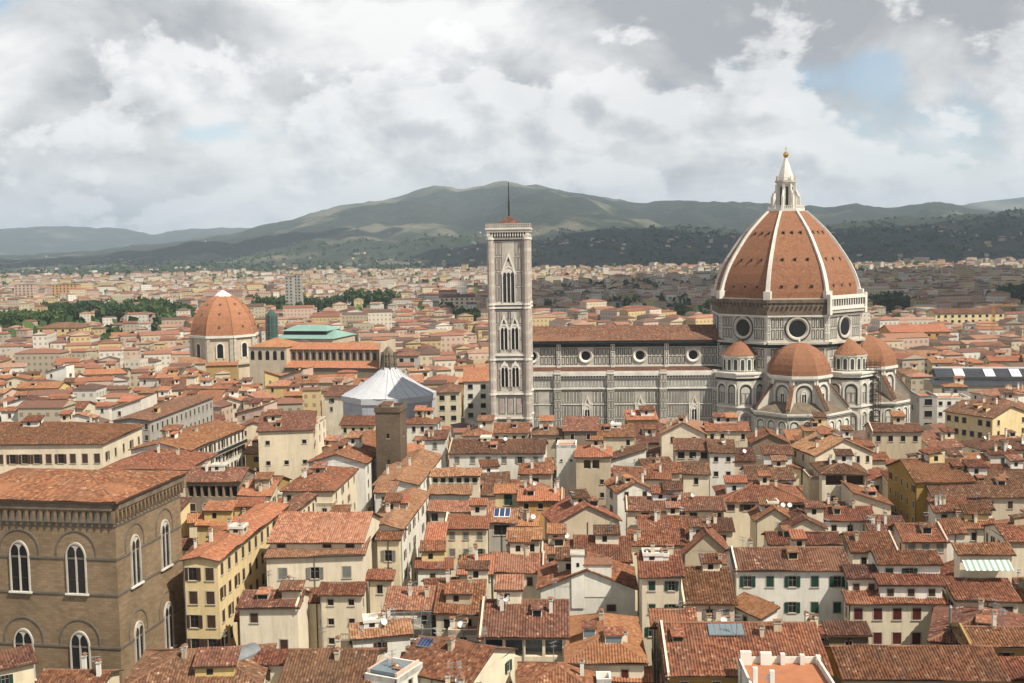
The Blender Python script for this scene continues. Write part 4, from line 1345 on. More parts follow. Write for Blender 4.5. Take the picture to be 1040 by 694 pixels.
    dm.poly([(p[0], p[1], 88.4) for p in octa(6.8)], 'marble_white')
    dome = dm.build('dome', root)
    def prof_r(z):
        for (r0, z0), (r1, z1) in zip(prof, prof[1:]):
            if z <= z1: return r0 + (r1 - r0) * (z - z0) / (z1 - z0)
        return prof[-1][0]
    pt = MB()
    for k in range(8):
        th = R(45 * k)
        for z in (60.2, 70.0, 80.0):
            ap = prof_r(z) * math.cos(R(22.5))
            side = 2 * prof_r(z) * math.sin(R(22.5))
            dz = 0.5
            for q in (-0.26, 0, 0.26):
                c, s_ = math.cos(th), math.sin(th)
                cx, cy = ap * c - side * q * s_, ap * s_ + side * q * c
                e = (-s_, c)
                ro = 0.12
                sl = (prof_r(z - 0.6) - prof_r(z + 0.6)) / 1.2 * math.cos(R(22.5))
                P = []
                for (aa, bb) in ((-0.32, -0.5), (0.32, -0.5), (0.32, 0.4), (-0.32, 0.4)):
                    P.append((cx + c * (ro - sl * bb) + e[0] * aa, cy + s_ * (ro - sl * bb) + e[1] * aa, z + bb))
                pt.poly(P, 'glass_dark')
                # little stone hood over each opening
                pt.box(cx + c * 0.2 - 0.5, cx + c * 0.2 + 0.5, cy + s_ * 0.2 - 0.5, cy + s_ * 0.2 + 0.5, z + 0.56, z + 0.76, 'raw_masonry')
    pt.build('dome_openings', dome)
    for k in range(8):
        th = R(22.5 + 45 * k)
        c, s_ = math.cos(th), math.sin(th)
        rbm = MB()
        for (r0, z0), (r1, z1) in zip(prof, prof[1:]):
            t0 = 0.36 + 0.38 * (89 - z0) / 33; t1 = 0.36 + 0.38 * (89 - z1) / 33
            def P(r, z, sd, out):
                return (c * (r + out) - s_ * sd, s_ * (r + out) + c * sd, z + (0.15 if out > 0 else 0))
            b4 = [P(r0, z0, -t0, 0.75), P(r0, z0, t0, 0.75), P(r0, z0, t0, -1.2), P(r0, z0, -t0, -1.2)]
            t4 = [P(r1, z1, -t1, 0.75), P(r1, z1, t1, 0.75), P(r1, z1, t1, -1.2), P(r1, z1, -t1, -1.2)]
            rbm.poly([b4[0], b4[1], t4[1], t4[0]], 'marble_white')
            rbm.poly([b4[1], b4[2], t4[2], t4[1]], 'marble_white')
            rbm.poly([b4[3], b4[0], t4[0], t4[3]], 'marble_white')
        rr = prof[0][0]
        q = [(c * (rr + o_) - s_ * e, s_ * (rr + o_) + c * e) for o_, e in ((1.5, -1.3), (1.5, 1.3), (-1, 1.3), (-1, -1.3))]
        rbm.prism(q, 55.5, 58.6, 'marble_white', None, True)
        rbm.build('rib', dome)
    # lantern
    lb = MB()
    lb.prism(octa(7.6), 88.2, 89.4, 'marble_white', None, True)
    for k in range(8):
        pa = octa(7.5); a, b = Vector(pa[k]), Vector(pa[(k + 1) % 8]); f = Face(lb, a, b - a); LL = (b - a).length
        f.box(0, LL, 90.5, 90.75, -0.25, 0.0, 'marble_white')
        for j in range(8): f.box(LL * j / 8 + 0.2, LL * j / 8 + 0.45, 89.4, 90.5, -0.2, -0.05, 'marble_white')
    lb.prism(octa(3.1), 89.4, 101.2, 'marble_white')
    for k in range(8):
        pa = octa(3.1); a, b = Vector(pa[k]), Vector(pa[(k + 1) % 8]); f = Face(lb, a, b - a); LL = (b - a).length
        f.flat(arch_pts(LL / 2, 90.4, 1.25, 8.6, False), 0.05, 'glass_dark')
        f.ring(arch_pts(LL / 2, 90.4, 1.65, 9.0, False), arch_pts(LL / 2, 90.4, 1.25, 8.6, False), 0, 0.18, 'marble_white')
    lb.prism(octa(3.7), 99.8, 100.6, 'marble_white', None, True); lb.prism(octa(4.3), 100.61, 101.5, 'marble_pale', None, True)
    for k in range(8):
        th = R(22.5 + 45 * k); c, s_ = math.cos(th), math.sin(th)
        for r0, r1, z0, z1, wd in ((3.3, 4.4, 89.4, 99.8, 0.35), (4.9, 6.3, 89.4, 94.6, 0.4)):
            q = [(c * r_ - s_ * e, s_ * r_ + c * e) for r_, e in ((r1, -wd), (r1, wd), (r0, wd), (r0, -wd))]
            lb.prism(q, z0, z1, 'marble_white', None, True)
        q0 = (c * 4.4, s_ * 4.4); q1 = (c * 5.8, s_ * 5.8)
        lb.tube((q0[0], q0[1], 97.2), (q1[0], q1[1], 94.2), 0.45, 'marble_white', 5)
        lb.tube((c * 5.7, s_ * 5.7, 94.6), (c * 5.7, s_ * 5.7, 96.4), 0.4, 'marble_white', 5, 0.05)
        lb.tube((c * 3.9, s_ * 3.9, 101.5), (c * 3.9, s_ * 3.9, 103.6), 0.42, 'marble_pale', 5, 0.12)
    lb.lathe([(3.3, 101.5), (3.2, 103.0), (2.7, 104.6), (0.55, 111.0), (0.55, 111.3)], 8, 'marble_white', 0, 0, 22.5, 382.5)
    lant = lb.build('lantern', root)
    lant.scale = (0.9, 0.9, 0.9); lant.location = (0, 0, 8.9)
    bb = MB()
    bb.lathe([(0.02, 111.2), (0.8, 111.5), (1.2, 112.3), (1.05, 113.1), (0.5, 113.6), (0.02, 113.7)], 12, 'gold')
    bb.build('gilded_ball', lant, smooth=True)
    cbm = MB()
    cbm.box(-0.1, 0.1, -0.1, 0.1, 113.6, 116.0, 'gold'); cbm.box(-0.6, 0.6, -0.099, 0.099, 114.9, 115.15, 'gold')
    cbm.build('cross', lant)
    # tribunes: half-domed arms of the octagon
    for ang, D0 in ((-90, 30.0), (0, 31.0)):
        th = R(ang); cx, cy = D0 * math.cos(th), D0 * math.sin(th)
        tb = MB()
        def pol(ap): return [(cx + p[0], cy + p[1]) for p in octa(ap)]
        tb.prism(pol(9.9), 0, 28.0, 'marble_pale'); 
        tb.prism(pol(10.5), 27.2, 27.9, 'marble_white', None, True); tb.prism(pol(11.1), 27.91, 28.9, 'marble_white', None, True)
        P = pol(9.9)
        for k in range(8):
            a, b = Vector(P[k]), Vector(P[(k + 1) % 8]); f = Face(tb, a, b - a); LL = (b - a).length
            f.ring(arch_pts(LL / 2, 17, LL * 0.86, 9.4, False, 8), arch_pts(LL / 2, 17, LL * 0.72, 8.7, False, 8), 0, 0.5, 'marble_white')
            f.ring(arch_pts(LL / 2, 17, LL * 0.66, 8.3, False, 8), arch_pts(LL / 2, 17, LL * 0.58, 7.9, False, 8), 0, 0.1, 'marble_green')
            gothic(f, LL / 2, 16.5, 2.1, 7.2, 2, 'marble_white', 0.3, 0.3)
            f.panels(0.3, LL - 0.3, 26.2, 27.2, 0.9, 1.0, 'marble_green', 0.15, 0.05, None, 0.12, 0.1)
            f.box(0, 0.7, 14, 27.2, 0, 0.6, 'marble_white'); f.box(LL - 0.7, LL, 14, 27.2, 0, 0.601, 'marble_white')
        # chapels round the foot
        Pl = pol(16.6)
        tb.prism(Pl, 0, 15.6, 'marble_pale')
        tb.prism(pol(17.0), 15.0, 15.61, 'marble_white', None, True); tb.prism(pol(17.4), 15.62, 16.3, 'marble_white', None, True)
        for k in range(8):
            a, b = Vector(Pl[k]), Vector(Pl[(k + 1) % 8]); f = Face(tb, a, b - a); LL = (b - a).length
            for j in range(3):
                c_ = LL * (j + 0.5) / 3
                f.ring(arch_pts(c_, 4, LL * 0.28, 10.0, False, 8), arch_pts(c_, 4, LL * 0.22, 9.6, False, 8), 0, 0.35, 'marble_white')
                f.flat(arch_pts(c_, 4, LL * 0.20, 9.4, False, 8), 0.04, 'marble_green')
                f.flat(arch_pts(c_, 4, LL * 0.16, 9.0, False, 8), 0.06, 'marble_white')
                f.panels(c_ - LL * 0.08, c_ + LL * 0.08, 4.2, 11, LL * 0.16, 3.4, 'marble_green', 0.2, 0.075, None, 0.15, 0.3)
            f.panels(0.2, LL - 0.2, 13.9, 14.9, 0.9, 1.0, 'marble_green', 0.16, 0.05, None, 0.12, 0.1)
        trb = tb.build('tribune', root)
        rb = MB()
        rb.lathe([(11.1 / math.cos(R(22.5)) * r_, z_) for r_, z_ in ((0.97, 28.9), (0.955, 30.6), (0.90, 32.8), (0.81, 34.9), (0.68, 36.8), (0.50, 38.4), (0.28, 39.6), (0.06, 40.2), (0.0, 40.25))], 8, 'dome_tiles', cx, cy, 22.5, 382.5)
        rb.lathe([(0.5, 40.1), (0.4, 40.9), (0.01, 41.4)], 8, 'marble_white', cx, cy)
        rb.build('half_dome', trb)
        # spurs: sloping tiled walls bracing the half dome
        for k in range(8):
            ta = R(45 * k + 22.5)
            dirv = Vector((math.cos(ta), math.sin(ta)))
            if dirv.dot(Vector((math.cos(th), math.sin(th)))) < -0.3: continue
            sp = MB()
            nrm = Vector((-dirv.y, dirv.x))
            c0 = Vector((cx, cy))
            i0, i1 = 10.3, 17.5
            wd = 0.7
            a0, a1 = c0 + dirv * i0, c0 + dirv * i1
            b4 = [a0 - nrm * wd, a1 - nrm * wd, a1 + nrm * wd, a0 + nrm * wd]
            lowv = [(p.x, p.y, 15.7) for p in b4]
            hi = [(b4[0].x, b4[0].y, 26.3), (b4[1].x, b4[1].y, 17.6), (b4[2].x, b4[2].y, 17.6), (b4[3].x, b4[3].y, 26.3)]
            sp.hexa(lowv, hi, 'marble_pale')
            wd = 0.85
            b4 = [a0 - nrm * wd, a1 - nrm * wd + dirv * 0.4, a1 + nrm * wd + dirv * 0.4, a0 + nrm * wd]
            lo_ = [(b4[0].x, b4[0].y, 26.31), (b4[1].x, b4[1].y, 17.4), (b4[2].x, b4[2].y, 17.4), (b4[3].x, b4[3].y, 26.31)]
            sp.hexa(lo_, [(p[0], p[1], p[2] + 0.35) for p in lo_], 'tiles_brown')
            sp.build('spur', trb)
        lr = MB()
        P0 = pol(16.9); P1 = pol(10.0)
        for k in range(8):
            a, b = P0[k], P0[(k + 1) % 8]; c_, d_ = P1[(k + 1) % 8], P1[k]
            slope(lr, (a[0], a[1], 16.35), (b[0], b[1], 16.35), (c_[0], c_[1], 19.5), (d_[0], d_[1], 19.5), 'raw_masonry', False, rnd)
        lr.build('chapel_roof', trb)
    # diagonal blocks with the small round exedrae
    for ang in (-135, -45, 45):
        th = R(ang); d_ = Vector((math.cos(th), math.sin(th))); e_ = Vector((-d_.y, d_.x))
        eb = MB()
        c0 = d_ * 25.0
        q = [c0 - e_ * 8.6, c0 + d_ * 6.0 - e_ * 8.6, c0 + d_ * 11.0 - e_ * 4.6, c0 + d_ * 11.0 + e_ * 4.6, c0 + d_ * 6.0 + e_ * 8.6, c0 + e_ * 8.6]
        eb.prism(q, 0, 28.2, 'marble_pale')
        big = [c0 + (p - c0) * 1.06 for p in q]
        eb.prism(big, 27.0, 28.21, 'marble_white', None, True); eb.prism([c0 + (p - c0) * 1.1 for p in q], 28.22, 28.9, 'marble_white', None, True)
        for a, b in zip(q[:-1], q[1:]):
            f = Face(eb, a, b - a); LL = (b - a).length
            f.rect(0, LL, 26.0, 26.8, 0.05, 'marble_green')
            f.box(0, LL, 16.0, 16.6, 0, 0.5, 'marble_white')
            nn = max(1, round(LL / 4.6))
            for j in range(nn):
                c_ = LL * (j + 0.5) / nn; sw = LL / nn
                f.ring(arch_pts(c_, 17.2, sw * 0.9, 8.2, False, 8), arch_pts(c_, 17.2, sw * 0.74, 7.6, False, 8), 0, 0.45, 'marble_white')
                f.ring(arch_pts(c_, 17.2, sw * 0.66, 7.2, False, 8), arch_pts(c_, 17.2, sw * 0.54, 6.7, False, 8), 0, 0.08, 'marble_green')
                f.panels(c_ - sw * 0.25, c_ + sw * 0.25, 17.4, 21.6, sw * 0.25, 4.2, 'marble_green', 0.15, 0.06, None, 0.1, 0.2)
                f.ring(arch_pts(c_, 5.2, sw * 0.9, 9.6, False, 8), arch_pts(c_, 5.2, sw * 0.74, 9.0, False, 8), 0, 0.45, 'marble_white')
                f.panels(c_ - sw * 0.3, c_ + sw * 0.3, 5.4, 13.0, sw * 0.3, 3.8, 'marble_green', 0.18, 0.06, None, 0.12, 0.25)
        blk = eb.build('corner_block', root)
        xb = MB()
        ce = d_ * 28.0
        n = 12
        r_ = 6.3
        xb.lathe([(r_, 28.9), (r_, 35.0)], 14, 'marble_pale', ce.x, ce.y)
        xb.lathe([(r_, 34.0), (r_ + 0.6, 34.2), (r_ + 0.8, 35.0), (r_, 35.1)], 14, 'marble_white', ce.x, ce.y)
        for k in range(9):
            t2 = th + R(-100 + 200 * (k + 0.5) / 9)
            nrm = Vector((math.cos(t2), math.sin(t2)))
            uu = Vector((-nrm.y, nrm.x))
            f = Face(xb, ce + nrm * (r_ - 0.02) - uu * 1.2, uu)
            f.plate(arch_pts(1.2, 29.4, 2.1, 4.7, False, 6), 0, 0.35, 'marble_white')
            f.flat(arch_pts(1.2, 29.6, 1.3, 4.0, False, 6), 0.36, 'marble_green')
        ex = xb.build('exedra', root)
        rb = MB(); rb.lathe([(r_ + 0.9, 35.11), (r_ * 0.72, 37.6), (r_ * 0.36, 39.6), (0.01, 40.8)], 14, 'dome_tiles', ce.x, ce.y)
        rb.build('exedra_roof', ex)
    # scaffolding beside the east arm
    q = Matrix.Rotation(-ROT, 2) @ (at_Y(885, 400, 420.0).xy - Vector((DOMEX, DOMEY)))
    sc_root = thing('scaffolding', 'dark steel scaffolding standing against the cathedral beside its right-hand half dome', 'scaffolding', (at_Y(886, 400, 415.0).x, 415.0, 0), ROT)
    pb = MB(); gb = MB()
    for lv in range(16):
        z = 2.0 * lv
        gb.box(-2.6, 2.6, -1.2, 1.2, z + 1.9, z + 2.0, 'eave_wood')
    for sx in (-2.6, -0.9, 0.9, 2.6):
        for sy in (-1.3, 1.3): pb.tube((sx, sy, 0), (sx, sy, 33), 0.09, 'iron_dark', 5)
    for lv in range(16):
        z = 2.0 * lv + 1
        for sy in (-1.3, 1.3): pb.tube((-2.6, sy, z), (2.6, sy, z), 0.07, 'iron_dark', 4)
        pb.tube((-2.6, -1.3, z - 1), (-0.9, -1.3, z + 1), 0.06, 'iron_dark', 4); pb.tube((2.6, -1.3, z - 1), (0.9, -1.3, z + 1), 0.06, 'iron_dark', 4)
    pb.build('scaffold_pole', sc_root); gb.build('deck', sc_root)
build_cathedral()

# ---- baptistery wrapped in fabric
def build_tent():
    c = at_Y(395.5, 400, 428.0)
    root = thing('wrapped_baptistery', 'octagonal building wrapped in pale fabric under a white tent-like roof', 'building', (c.x, 428, 0), R(-6))
    ap = 16.4
    wb = MB(); P = octa(ap); wb.prism(P, 0, 21.0, 'fabric_lilac')
    for k in range(8):
        a, b = Vector(P[k]), Vector(P[(k + 1) % 8]); f = Face(wb, a, b - a); LL = (b - a).length
        for j in range(1, 12): f.box(LL * j / 12 - 0.07, LL * j / 12 + 0.07, 0.5, 20.4, 0, 0.09, 'fabric_white')
        for z in (6.5, 13, 17.5): f.box(0, LL, z - 0.1, z + 0.1, 0.0, 0.05, 'fabric_lilac')
    wb.build('wall', root)
    rb = MB()
    rb.prism(octa(ap + 0.5), 19.4, 21.6, 'fabric_white', None, True)
    r = ap / math.cos(R(22.5))
    rb.lathe([(r * 0.97, 21.61), (r * 0.80, 23.2), (r * 0.62, 25.0), (r * 0.33, 28.4), (1.9, 32.2)], 32, 'fabric_white', 0, 0, 22.5, 382.5)
    for k in range(24):
        th = R(22.5 + 15 * k)
        fac = math.cos(R(22.5)) / math.cos(((15 * k) % 45 - 22.5) * math.pi / 180)
        pts = [(r * q, z) for q, z in ((0.97, 21.65), (0.80, 23.24), (0.62, 25.04), (0.33, 28.44))] + [(1.9, 32.2)]
        for (r0, z0), (r1, z1) in zip(pts, pts[1:]):
            rb.tube((r0 * math.cos(th), r0 * math.sin(th), z0), (r1 * math.cos(th), r1 * math.sin(th), z1), 0.16, 'fabric_lilac', 4)
    rb.build('roof', root)
    lb = MB()
    rnd = random.Random(4)
    prof = [(2.6, 31.0), (2.9, 33.5), (2.5, 35.6), (2.7, 36.4), (1.7, 38.0), (0.7, 39.2), (0.02, 39.6)]
    lb.lathe(prof, 8, 'raw_masonry', 0, 0)
    for k in range(8):
        a = R(45 * k + 22); lb.tube((3.2 * math.cos(a), 3.2 * math.sin(a), 31.0), (2.6 * math.cos(a), 2.6 * math.sin(a), 37.4), 0.25, 'dark_stone', 5)
    lb.build('lantern', root)
build_tent()

# ---- chapel with the big plain tiled dome
def build_chapel():
    c = at_Y(227.5, 330, 690.0)
    root = thing('domed_chapel', 'round bare orange tiled dome on a pale brown octagonal chapel', 'chapel', (c.x, 690, 0), R(6))
    ap = 18.6
    mb = MB(); P = octa(ap); mb.prism(P, 0, 26.6, 'plaster_beige')
    for k in range(8):
        a, b = Vector(P[k]), Vector(P[(k + 1) % 8]); f = Face(mb, a, b - a); LL = (b - a).length
        for e in (0.0, LL - 2.0, ): f.box(e, e + 2.0, 10, 25.2, 0, 0.8, 'stone_trim')
        f.box(-0.3, LL + 0.3, 25.2, 26.6, 0, 1.2, 'marble_white'); f.box(-0.3, LL + 0.3, 9.0, 10.4, 0, 1.6, 'stone_trim')
    mb.build('wall', root)
    for k in range(8):
        a, b = Vector(P[k]), Vector(P[(k + 1) % 8]); LL = (b - a).length
        wb = MB(); f = Face(wb, a, b - a)
        f.flat(arch_pts(LL / 2, 13.4, 3.6, 8.4, False), 0.05, 'glass_dark')
        f.ring(arch_pts(LL / 2, 13.0, 5.0, 9.5, False), arch_pts(LL / 2, 13.0, 3.6, 8.8, False), 0, 0.6, 'marble_white')
        wb.build('window', root)
    rb = MB(); r = ap / math.cos(R(22.5)) + 0.3
    prof = [(r, 26.7), (r * 0.985, 29.5), (r * 0.94, 33.5), (r * 0.86, 37.6), (r * 0.74, 41.6), (r * 0.585, 45.2), (r * 0.42, 47.9), (r * 0.24, 49.6)]
    rb.lathe(prof, 8, 'dome_tiles_fresh', 0, 0, 22.5, 382.5)
    for k in range(8):
        th = R(22.5 + 45 * k)
        for (r0, z0), (r1, z1) in zip(prof, prof[1:]): rb.tube((r0 * math.cos(th), r0 * math.sin(th), z0), (r1 * math.cos(th), r1 * math.sin(th), z1), 0.4, 'dome_tiles_fresh', 5)
        for z, rr in ((32, 0.955), (39.5, 0.80), (45.0, 0.59)):
            ca = R(45 * k); ap_ = r * rr * math.cos(R(22.5)) + 0.35
            rb.box(ap_ * math.cos(ca) - 0.5, ap_ * math.cos(ca) + 0.5, ap_ * math.sin(ca) - 0.5, ap_ * math.sin(ca) + 0.5, z - 0.5, z + 0.5, 'dark_stone')
    dome = rb.build('dome', root)
    lb = MB(); lb.lathe([(r * 0.26, 49.3), (r * 0.25, 50.2), (0.02, 53.4)], 8, 'white_paint', 0, 0, 22.5, 382.5)
    lb.build('lantern_cap', root)
    # lower chapels in front
    fb = MB()
    fb.box(-24, -8, -25, -12, 0, 11, 'plaster_beige'); fb.box(-7.99, 10, -24, -12, 0, 9.5, 'plaster_ochre'); 
    for f in (Face(fb, (-24, -25), (1, 0)),):
        f.flat(arch_pts(8, 1, 9, 8.5, False), 0.05, 'plaster_white'); f.ring(arch_pts(8, 1, 10, 9, False), arch_pts(8, 1, 9, 8.5, False), 0, 0.4, 'stone_trim')
    lower = fb.build('lower_chapel', root)
    rr = MB(); rnd = random.Random(8)
    slope(rr, (-24.5, -25.6, 11.02), (-7.6, -25.6, 11.02), (-7.6, -12, 14), (-24.5, -12, 14), 'tiles_pale', False, rnd)
    slope(rr, (-7.59, -24.6, 9.52), (10.5, -24.6, 9.52), (10.5, -12, 13), (-7.59, -12, 13), 'tiles_orange', False, rnd)
    rr.build('roof', lower)
build_chapel()

# ---- long church, market hall, scaffold tower and other large things behind
def long_church():
    A = at_Y(289, 370, 612.0); B = at_Y(386, 370, 600.0)
    A = A.xy; B = B.xy; u = (B - A).normalized(); w = (B - A).length
    root = thing('long_church', 'long brown church with high nave and orange roofs, right of the plain tiled dome', 'church', (A.x, A.y, 0), math.atan2(u.y, u.x))
    rnd = random.Random(2)
    mb = MB(); mb.box(0, w, 8, 22, 0, 22.5, 'plaster_brown'); mb.box(0, w - 1, 0, 7.99, 0, 13.5, 'plaster_brown')
    f = Face(mb, (0, 8), (1, 0))
    for j in range(14): f.flat(arch_pts(w * (j + 0.5) / 14, 16.8, 1.5, 4, False), 0.05, 'glass_dark')
    for j in range(15): f.box(max(0, w * j / 14 - 0.3), min(w, w * j / 14 + 0.3), 13.5, 22, 0, 0.3, 'stone_trim')
    mb.box(w, w + 0.8, -1, 24, 0, 27, 'plaster_beige')
    mb.build('wall', root)
    rb = MB()
    slope(rb, (-0.5, 7.2, 22.5), (w, 7.2, 22.5), (w, 15, 25.7), (-0.5, 15, 25.7), 'tiles_orange', False, rnd)
    slope(rb, (w, 22.8, 22.5), (-0.5, 22.8, 22.5), (-0.5, 15, 25.7), (w, 15, 25.7), 'tiles_orange', False, rnd)
    slope(rb, (-0.5, -0.7, 13.3), (w, -0.7, 13.3), (w, 8, 16.2), (-0.5, 8, 16.2), 'tiles_orange', False, rnd)
    rb.build('roof', root)
    # crossing block at the far end
    cb = MB(); cb.box(-22, -0.01, 3, 27, 0, 24, 'plaster_beige')
    for f in (Face(cb, (-22, 3), (1, 0)),):
        for j in range(5): f.flat(arch_pts(2 + 4.4 * j, 17, 2.2, 5, False), 0.05, 'glass_dark')
    x = cb.build('crossing', root)
    r2 = MB()
    e = [(-22.6, 2.4, 24.02), (0.5, 2.4, 24.02), (0.5, 27.6, 24.02), (-22.6, 27.6, 24.02)]
    ap = (-11, 15, 28.5)
    for i in range(4): slope(r2, e[i], e[(i + 1) % 4], ap, ap, 'tiles_orange', False, rnd)
    r2.build('roof', x)
long_church()
def market_hall():
    A = at_Y(279, 340, 770.0).xy; B = at_Y(338, 340, 760.0).xy
    u = (B - A).normalized(); w = (B - A).length
    root = thing('market_hall', 'iron market hall with a stepped pale green roof behind the long church', 'market hall', (A.x, A.y, 0), math.atan2(u.y, u.x))
    mb = MB(); mb.box(0, w, 0, 40, 0, 17, 'plaster_beige'); mb.box(3, w - 8, 8, 32, 17.01, 21.6, 'glass_dark'); mb.build('wall', root)
    rb = MB()
    for (x0, x1, y0, y1, z, h) in ((-1, w + 1, -1, 41, 17.02, 4.5), (2, w - 7, 7, 33, 21.62, 3.4)):
        e = [(x0, y0, z), (x1, y0, z), (x1, y1, z), (x0, y1, z)]
        m = (y0 + y1) / 2; k = 6
        a, b = (x0 + k, m, z + h), (x1 - k, m, z + h)
        rb.poly([e[0], e[1], b, a], 'copper_green'); rb.poly([e[1], e[2], b], 'copper_green'); rb.poly([e[2], e[3], a, b], 'copper_green'); rb.poly([e[3], e[0], a], 'copper_green')
        rb.poly([e[0], e[3], e[2], e[1]], 'metal_grey')
    rb.build('roof', root)
    c = at_Y(276, 330, 700.0)
    rt = thing('scaffolded_tower', 'narrow round tower wrapped in dark green scaffold netting', 'tower', (c.x, 700, 0), 0)
    nb = MB(); nb.lathe([(3.6, 0), (3.6, 36.5), (2.8, 38), (0.02, 40.5)], 10, 'scaffold_net'); nb.build('netting', rt)
    pb = MB()
    for k in range(10):
        a = R(36 * k + 18); pb.tube((3.8 * math.cos(a), 3.8 * math.sin(a), 0), (3.8 * math.cos(a), 3.8 * math.sin(a), 38), 0.12, 'metal_grey', 4)
    for z in range(3, 38, 4): pb.lathe([(3.75, z), (3.9, z + 0.1), (3.75, z + 0.2)], 10, 'metal_grey')
    pb.build('scaffold_pole', rt)
market_hall()
def brick_tower():
    a = at_z(381, 419, 33.0); b = at_z(406, 419, 33.0)
    w = (b - a).length; u = (b - a) / w
    root = thing('medieval_tower', 'plain square brown stone tower rising in front of the wrapped baptistery', 'tower', (a.x, a.y, 0), math.atan2(u.y, u.x))
    mb = MB()
    f = boxfaces(mb, 0, w, 0, 8.5)
    for g, LL in zip(f, (w, 8.5, w, 8.5)):
        g.rect(0, LL, 0, 33, 0, 'old_brick')
        for z in (12, 19, 26):
            g.rect(LL / 2 - 0.35, LL / 2 + 0.35, z, z + 1.3, 0.02, 'glass_dark')
            g.box(LL / 2 - 0.55, LL / 2 + 0.55, z - 0.2, z - 0.01, 0, 0.12, 'stone_trim')
    mb.build('wall', root)
    tb = MB(); tb.box(-0.25, w + 0.25, -0.25, 8.75, 33.0, 33.5, 'old_brick')
    for x0, x1, y0, y1 in ((-0.2, w + 0.2, -0.2, 0.2), (-0.2, w + 0.2, 8.3, 8.7), (-0.2, 0.2, 0.21, 8.29), (w - 0.2, w + 0.2, 0.21, 8.29)): tb.box(x0, x1, y0, y1, 33.51, 34.4, 'old_brick')
    tb.build('parapet', root)
    sb = MB(); sb.box(1.0, w - 3.0, 2.5, 6.5, 33.51, 34.6, 'plaster_beige'); sb.poly([(0.8, 2.3, 34.62), (w - 2.8, 2.3, 34.62), (w - 2.8, 6.7, 35.1), (0.8, 6.7, 35.1)], 'tiles_brown'); sb.build('roof_hut', root)
brick_tower()
def theatre_roof():
    A = at_Y(948, 388, 478.0).xy; B = at_Y(1060, 388, 470.0).xy
    u = (B - A).normalized(); w = (B - A).length
    root = thing('long_hall', 'long low hall with a dark slate and glass roof at the right edge', 'hall', (A.x, A.y, 0), math.atan2(u.y, u.x))
    mb = MB(); mb.box(0, w, 0, 24, 0, 15, 'plaster_beige'); mb.box(3, w - 1, 5, 20, 15.01, 18, 'plaster_grey'); mb.build('wall', root)
    rb = MB()
    rb.poly([(-0.5, -0.5, 15.02), (w, -0.5, 15.02), (w, 6, 17.2), (-0.5, 6, 17.2)], 'slate_roof')
    rb.hexa([(2, 4, 18.01), (w, 4, 18.01), (w, 21, 18.01), (2, 21, 18.01)], [(2, 12, 21), (w, 12, 21), (w, 13, 21), (2, 13, 21)], 'slate_roof')
    rb.build('roof', root)
    gb = MB()
    for j in (0.22, 0.5, 0.74):
        x = w * j
        gb.hexa([(x, 4.6, 18.35), (x + 4, 4.6, 18.35), (x + 4, 11, 20.75), (x, 11, 20.75)], [(x, 4.6, 18.6), (x + 4, 4.6, 18.6), (x + 4, 11, 21.0), (x, 11, 21.0)], 'white_paint')
    gb.build('skylight', root)
    wl = MB(); wl.box(2, w, 12.2, 12.8, 21.01, 21.6, 'white_paint'); wl.build('ridge_walkway', root)
theatre_roof()
def crane(px, ytop, Y, pl, pr, lab):
    p = at_Y(px, ytop, Y)
    root = thing('tower_crane', lab, 'crane', (p.x, Y, 0))
    zt = p.z
    mb = MB()
    for sx in (-0.7, 0.7):
        for sy in (-0.7, 0.7): mb.tube((sx, sy, 0), (sx, sy, zt), 0.13, 'plaster_orange', 4)
    for z in range(0, int(zt) - 2, 2):
        mb.tube((-0.7, -0.7, z), (0.7, -0.7, z + 2), 0.08, 'plaster_orange', 4); mb.tube((0.7, -0.7, z), (0.7, 0.7, z + 2), 0.08, 'plaster_orange', 4)
    mb.build('mast', root)
    jb = MB()
    l = at_Y(pl, ytop, Y).x - p.x; r = at_Y(pr, ytop, Y).x - p.x
    for q in (-0.5, 0.5): jb.tube((l, q, zt), (r, q, zt), 0.12, 'plaster_orange', 4)
    jb.tube((l, 0, zt + 1.0), (r, 0, zt + 1.0), 0.12, 'plaster_orange', 4)
    jb.tube((0, 0, zt), (0, 0, zt + 4), 0.15, 'plaster_orange', 4)
    jb.tube((0, 0, zt + 4), (l, 0, zt + 1), 0.06, 'iron_dark', 4); jb.tube((0, 0, zt + 4), (r, 0, zt + 1), 0.06, 'iron_dark', 4)
    n = 12
    for k in range(n): jb.tube((l + (r - l) * k / n, 0, zt + 1), (l + (r - l) * (k + 1) / n, 0.5 * (-1) ** k, zt), 0.06, 'plaster_orange', 4)
    jb.build('jib', root)
    return root
crane(1009, 311, 760.0, 1003, 1034, 'yellow tower crane above the roofs right of the great dome')
# ------------------------------------------------------------------ houses one can tell apart, nearest first
def panel_on(h, name, fx0, fx1, fy0, fy1, mat, frame='metal_grey', bars=0):
    """a glazed or solar panel lying on the front slope"""
    w, D, zf = h['w'], h['D'], h['zf']
    x0, x1, y0, y1 = w * fx0, w * fx1, D * fy0, D * fy1
    z0, z1 = zf(w / 2, y0) + 0.2, zf(w / 2, y1) + 0.2
    mb = MB()
    b = [(x0, y0, z0), (x1, y0, z0), (x1, y1, z1), (x0, y1, z1)]
    mb.hexa(b, [(p[0], p[1], p[2] + 0.16) for p in b], frame)
    k = max(1, bars)
    for i in range(k):
        a = x0 + (x1 - x0) * (i + 0.08) / k; c = x0 + (x1 - x0) * (i + 0.92) / k
        mb.poly([(a, y0 + 0.12, z0 + 0.21), (c, y0 + 0.12, z0 + 0.21), (c, y1 - 0.12, z1 + 0.19), (a, y1 - 0.12, z1 + 0.19)], mat)
    return mb.build(name, h['root'])
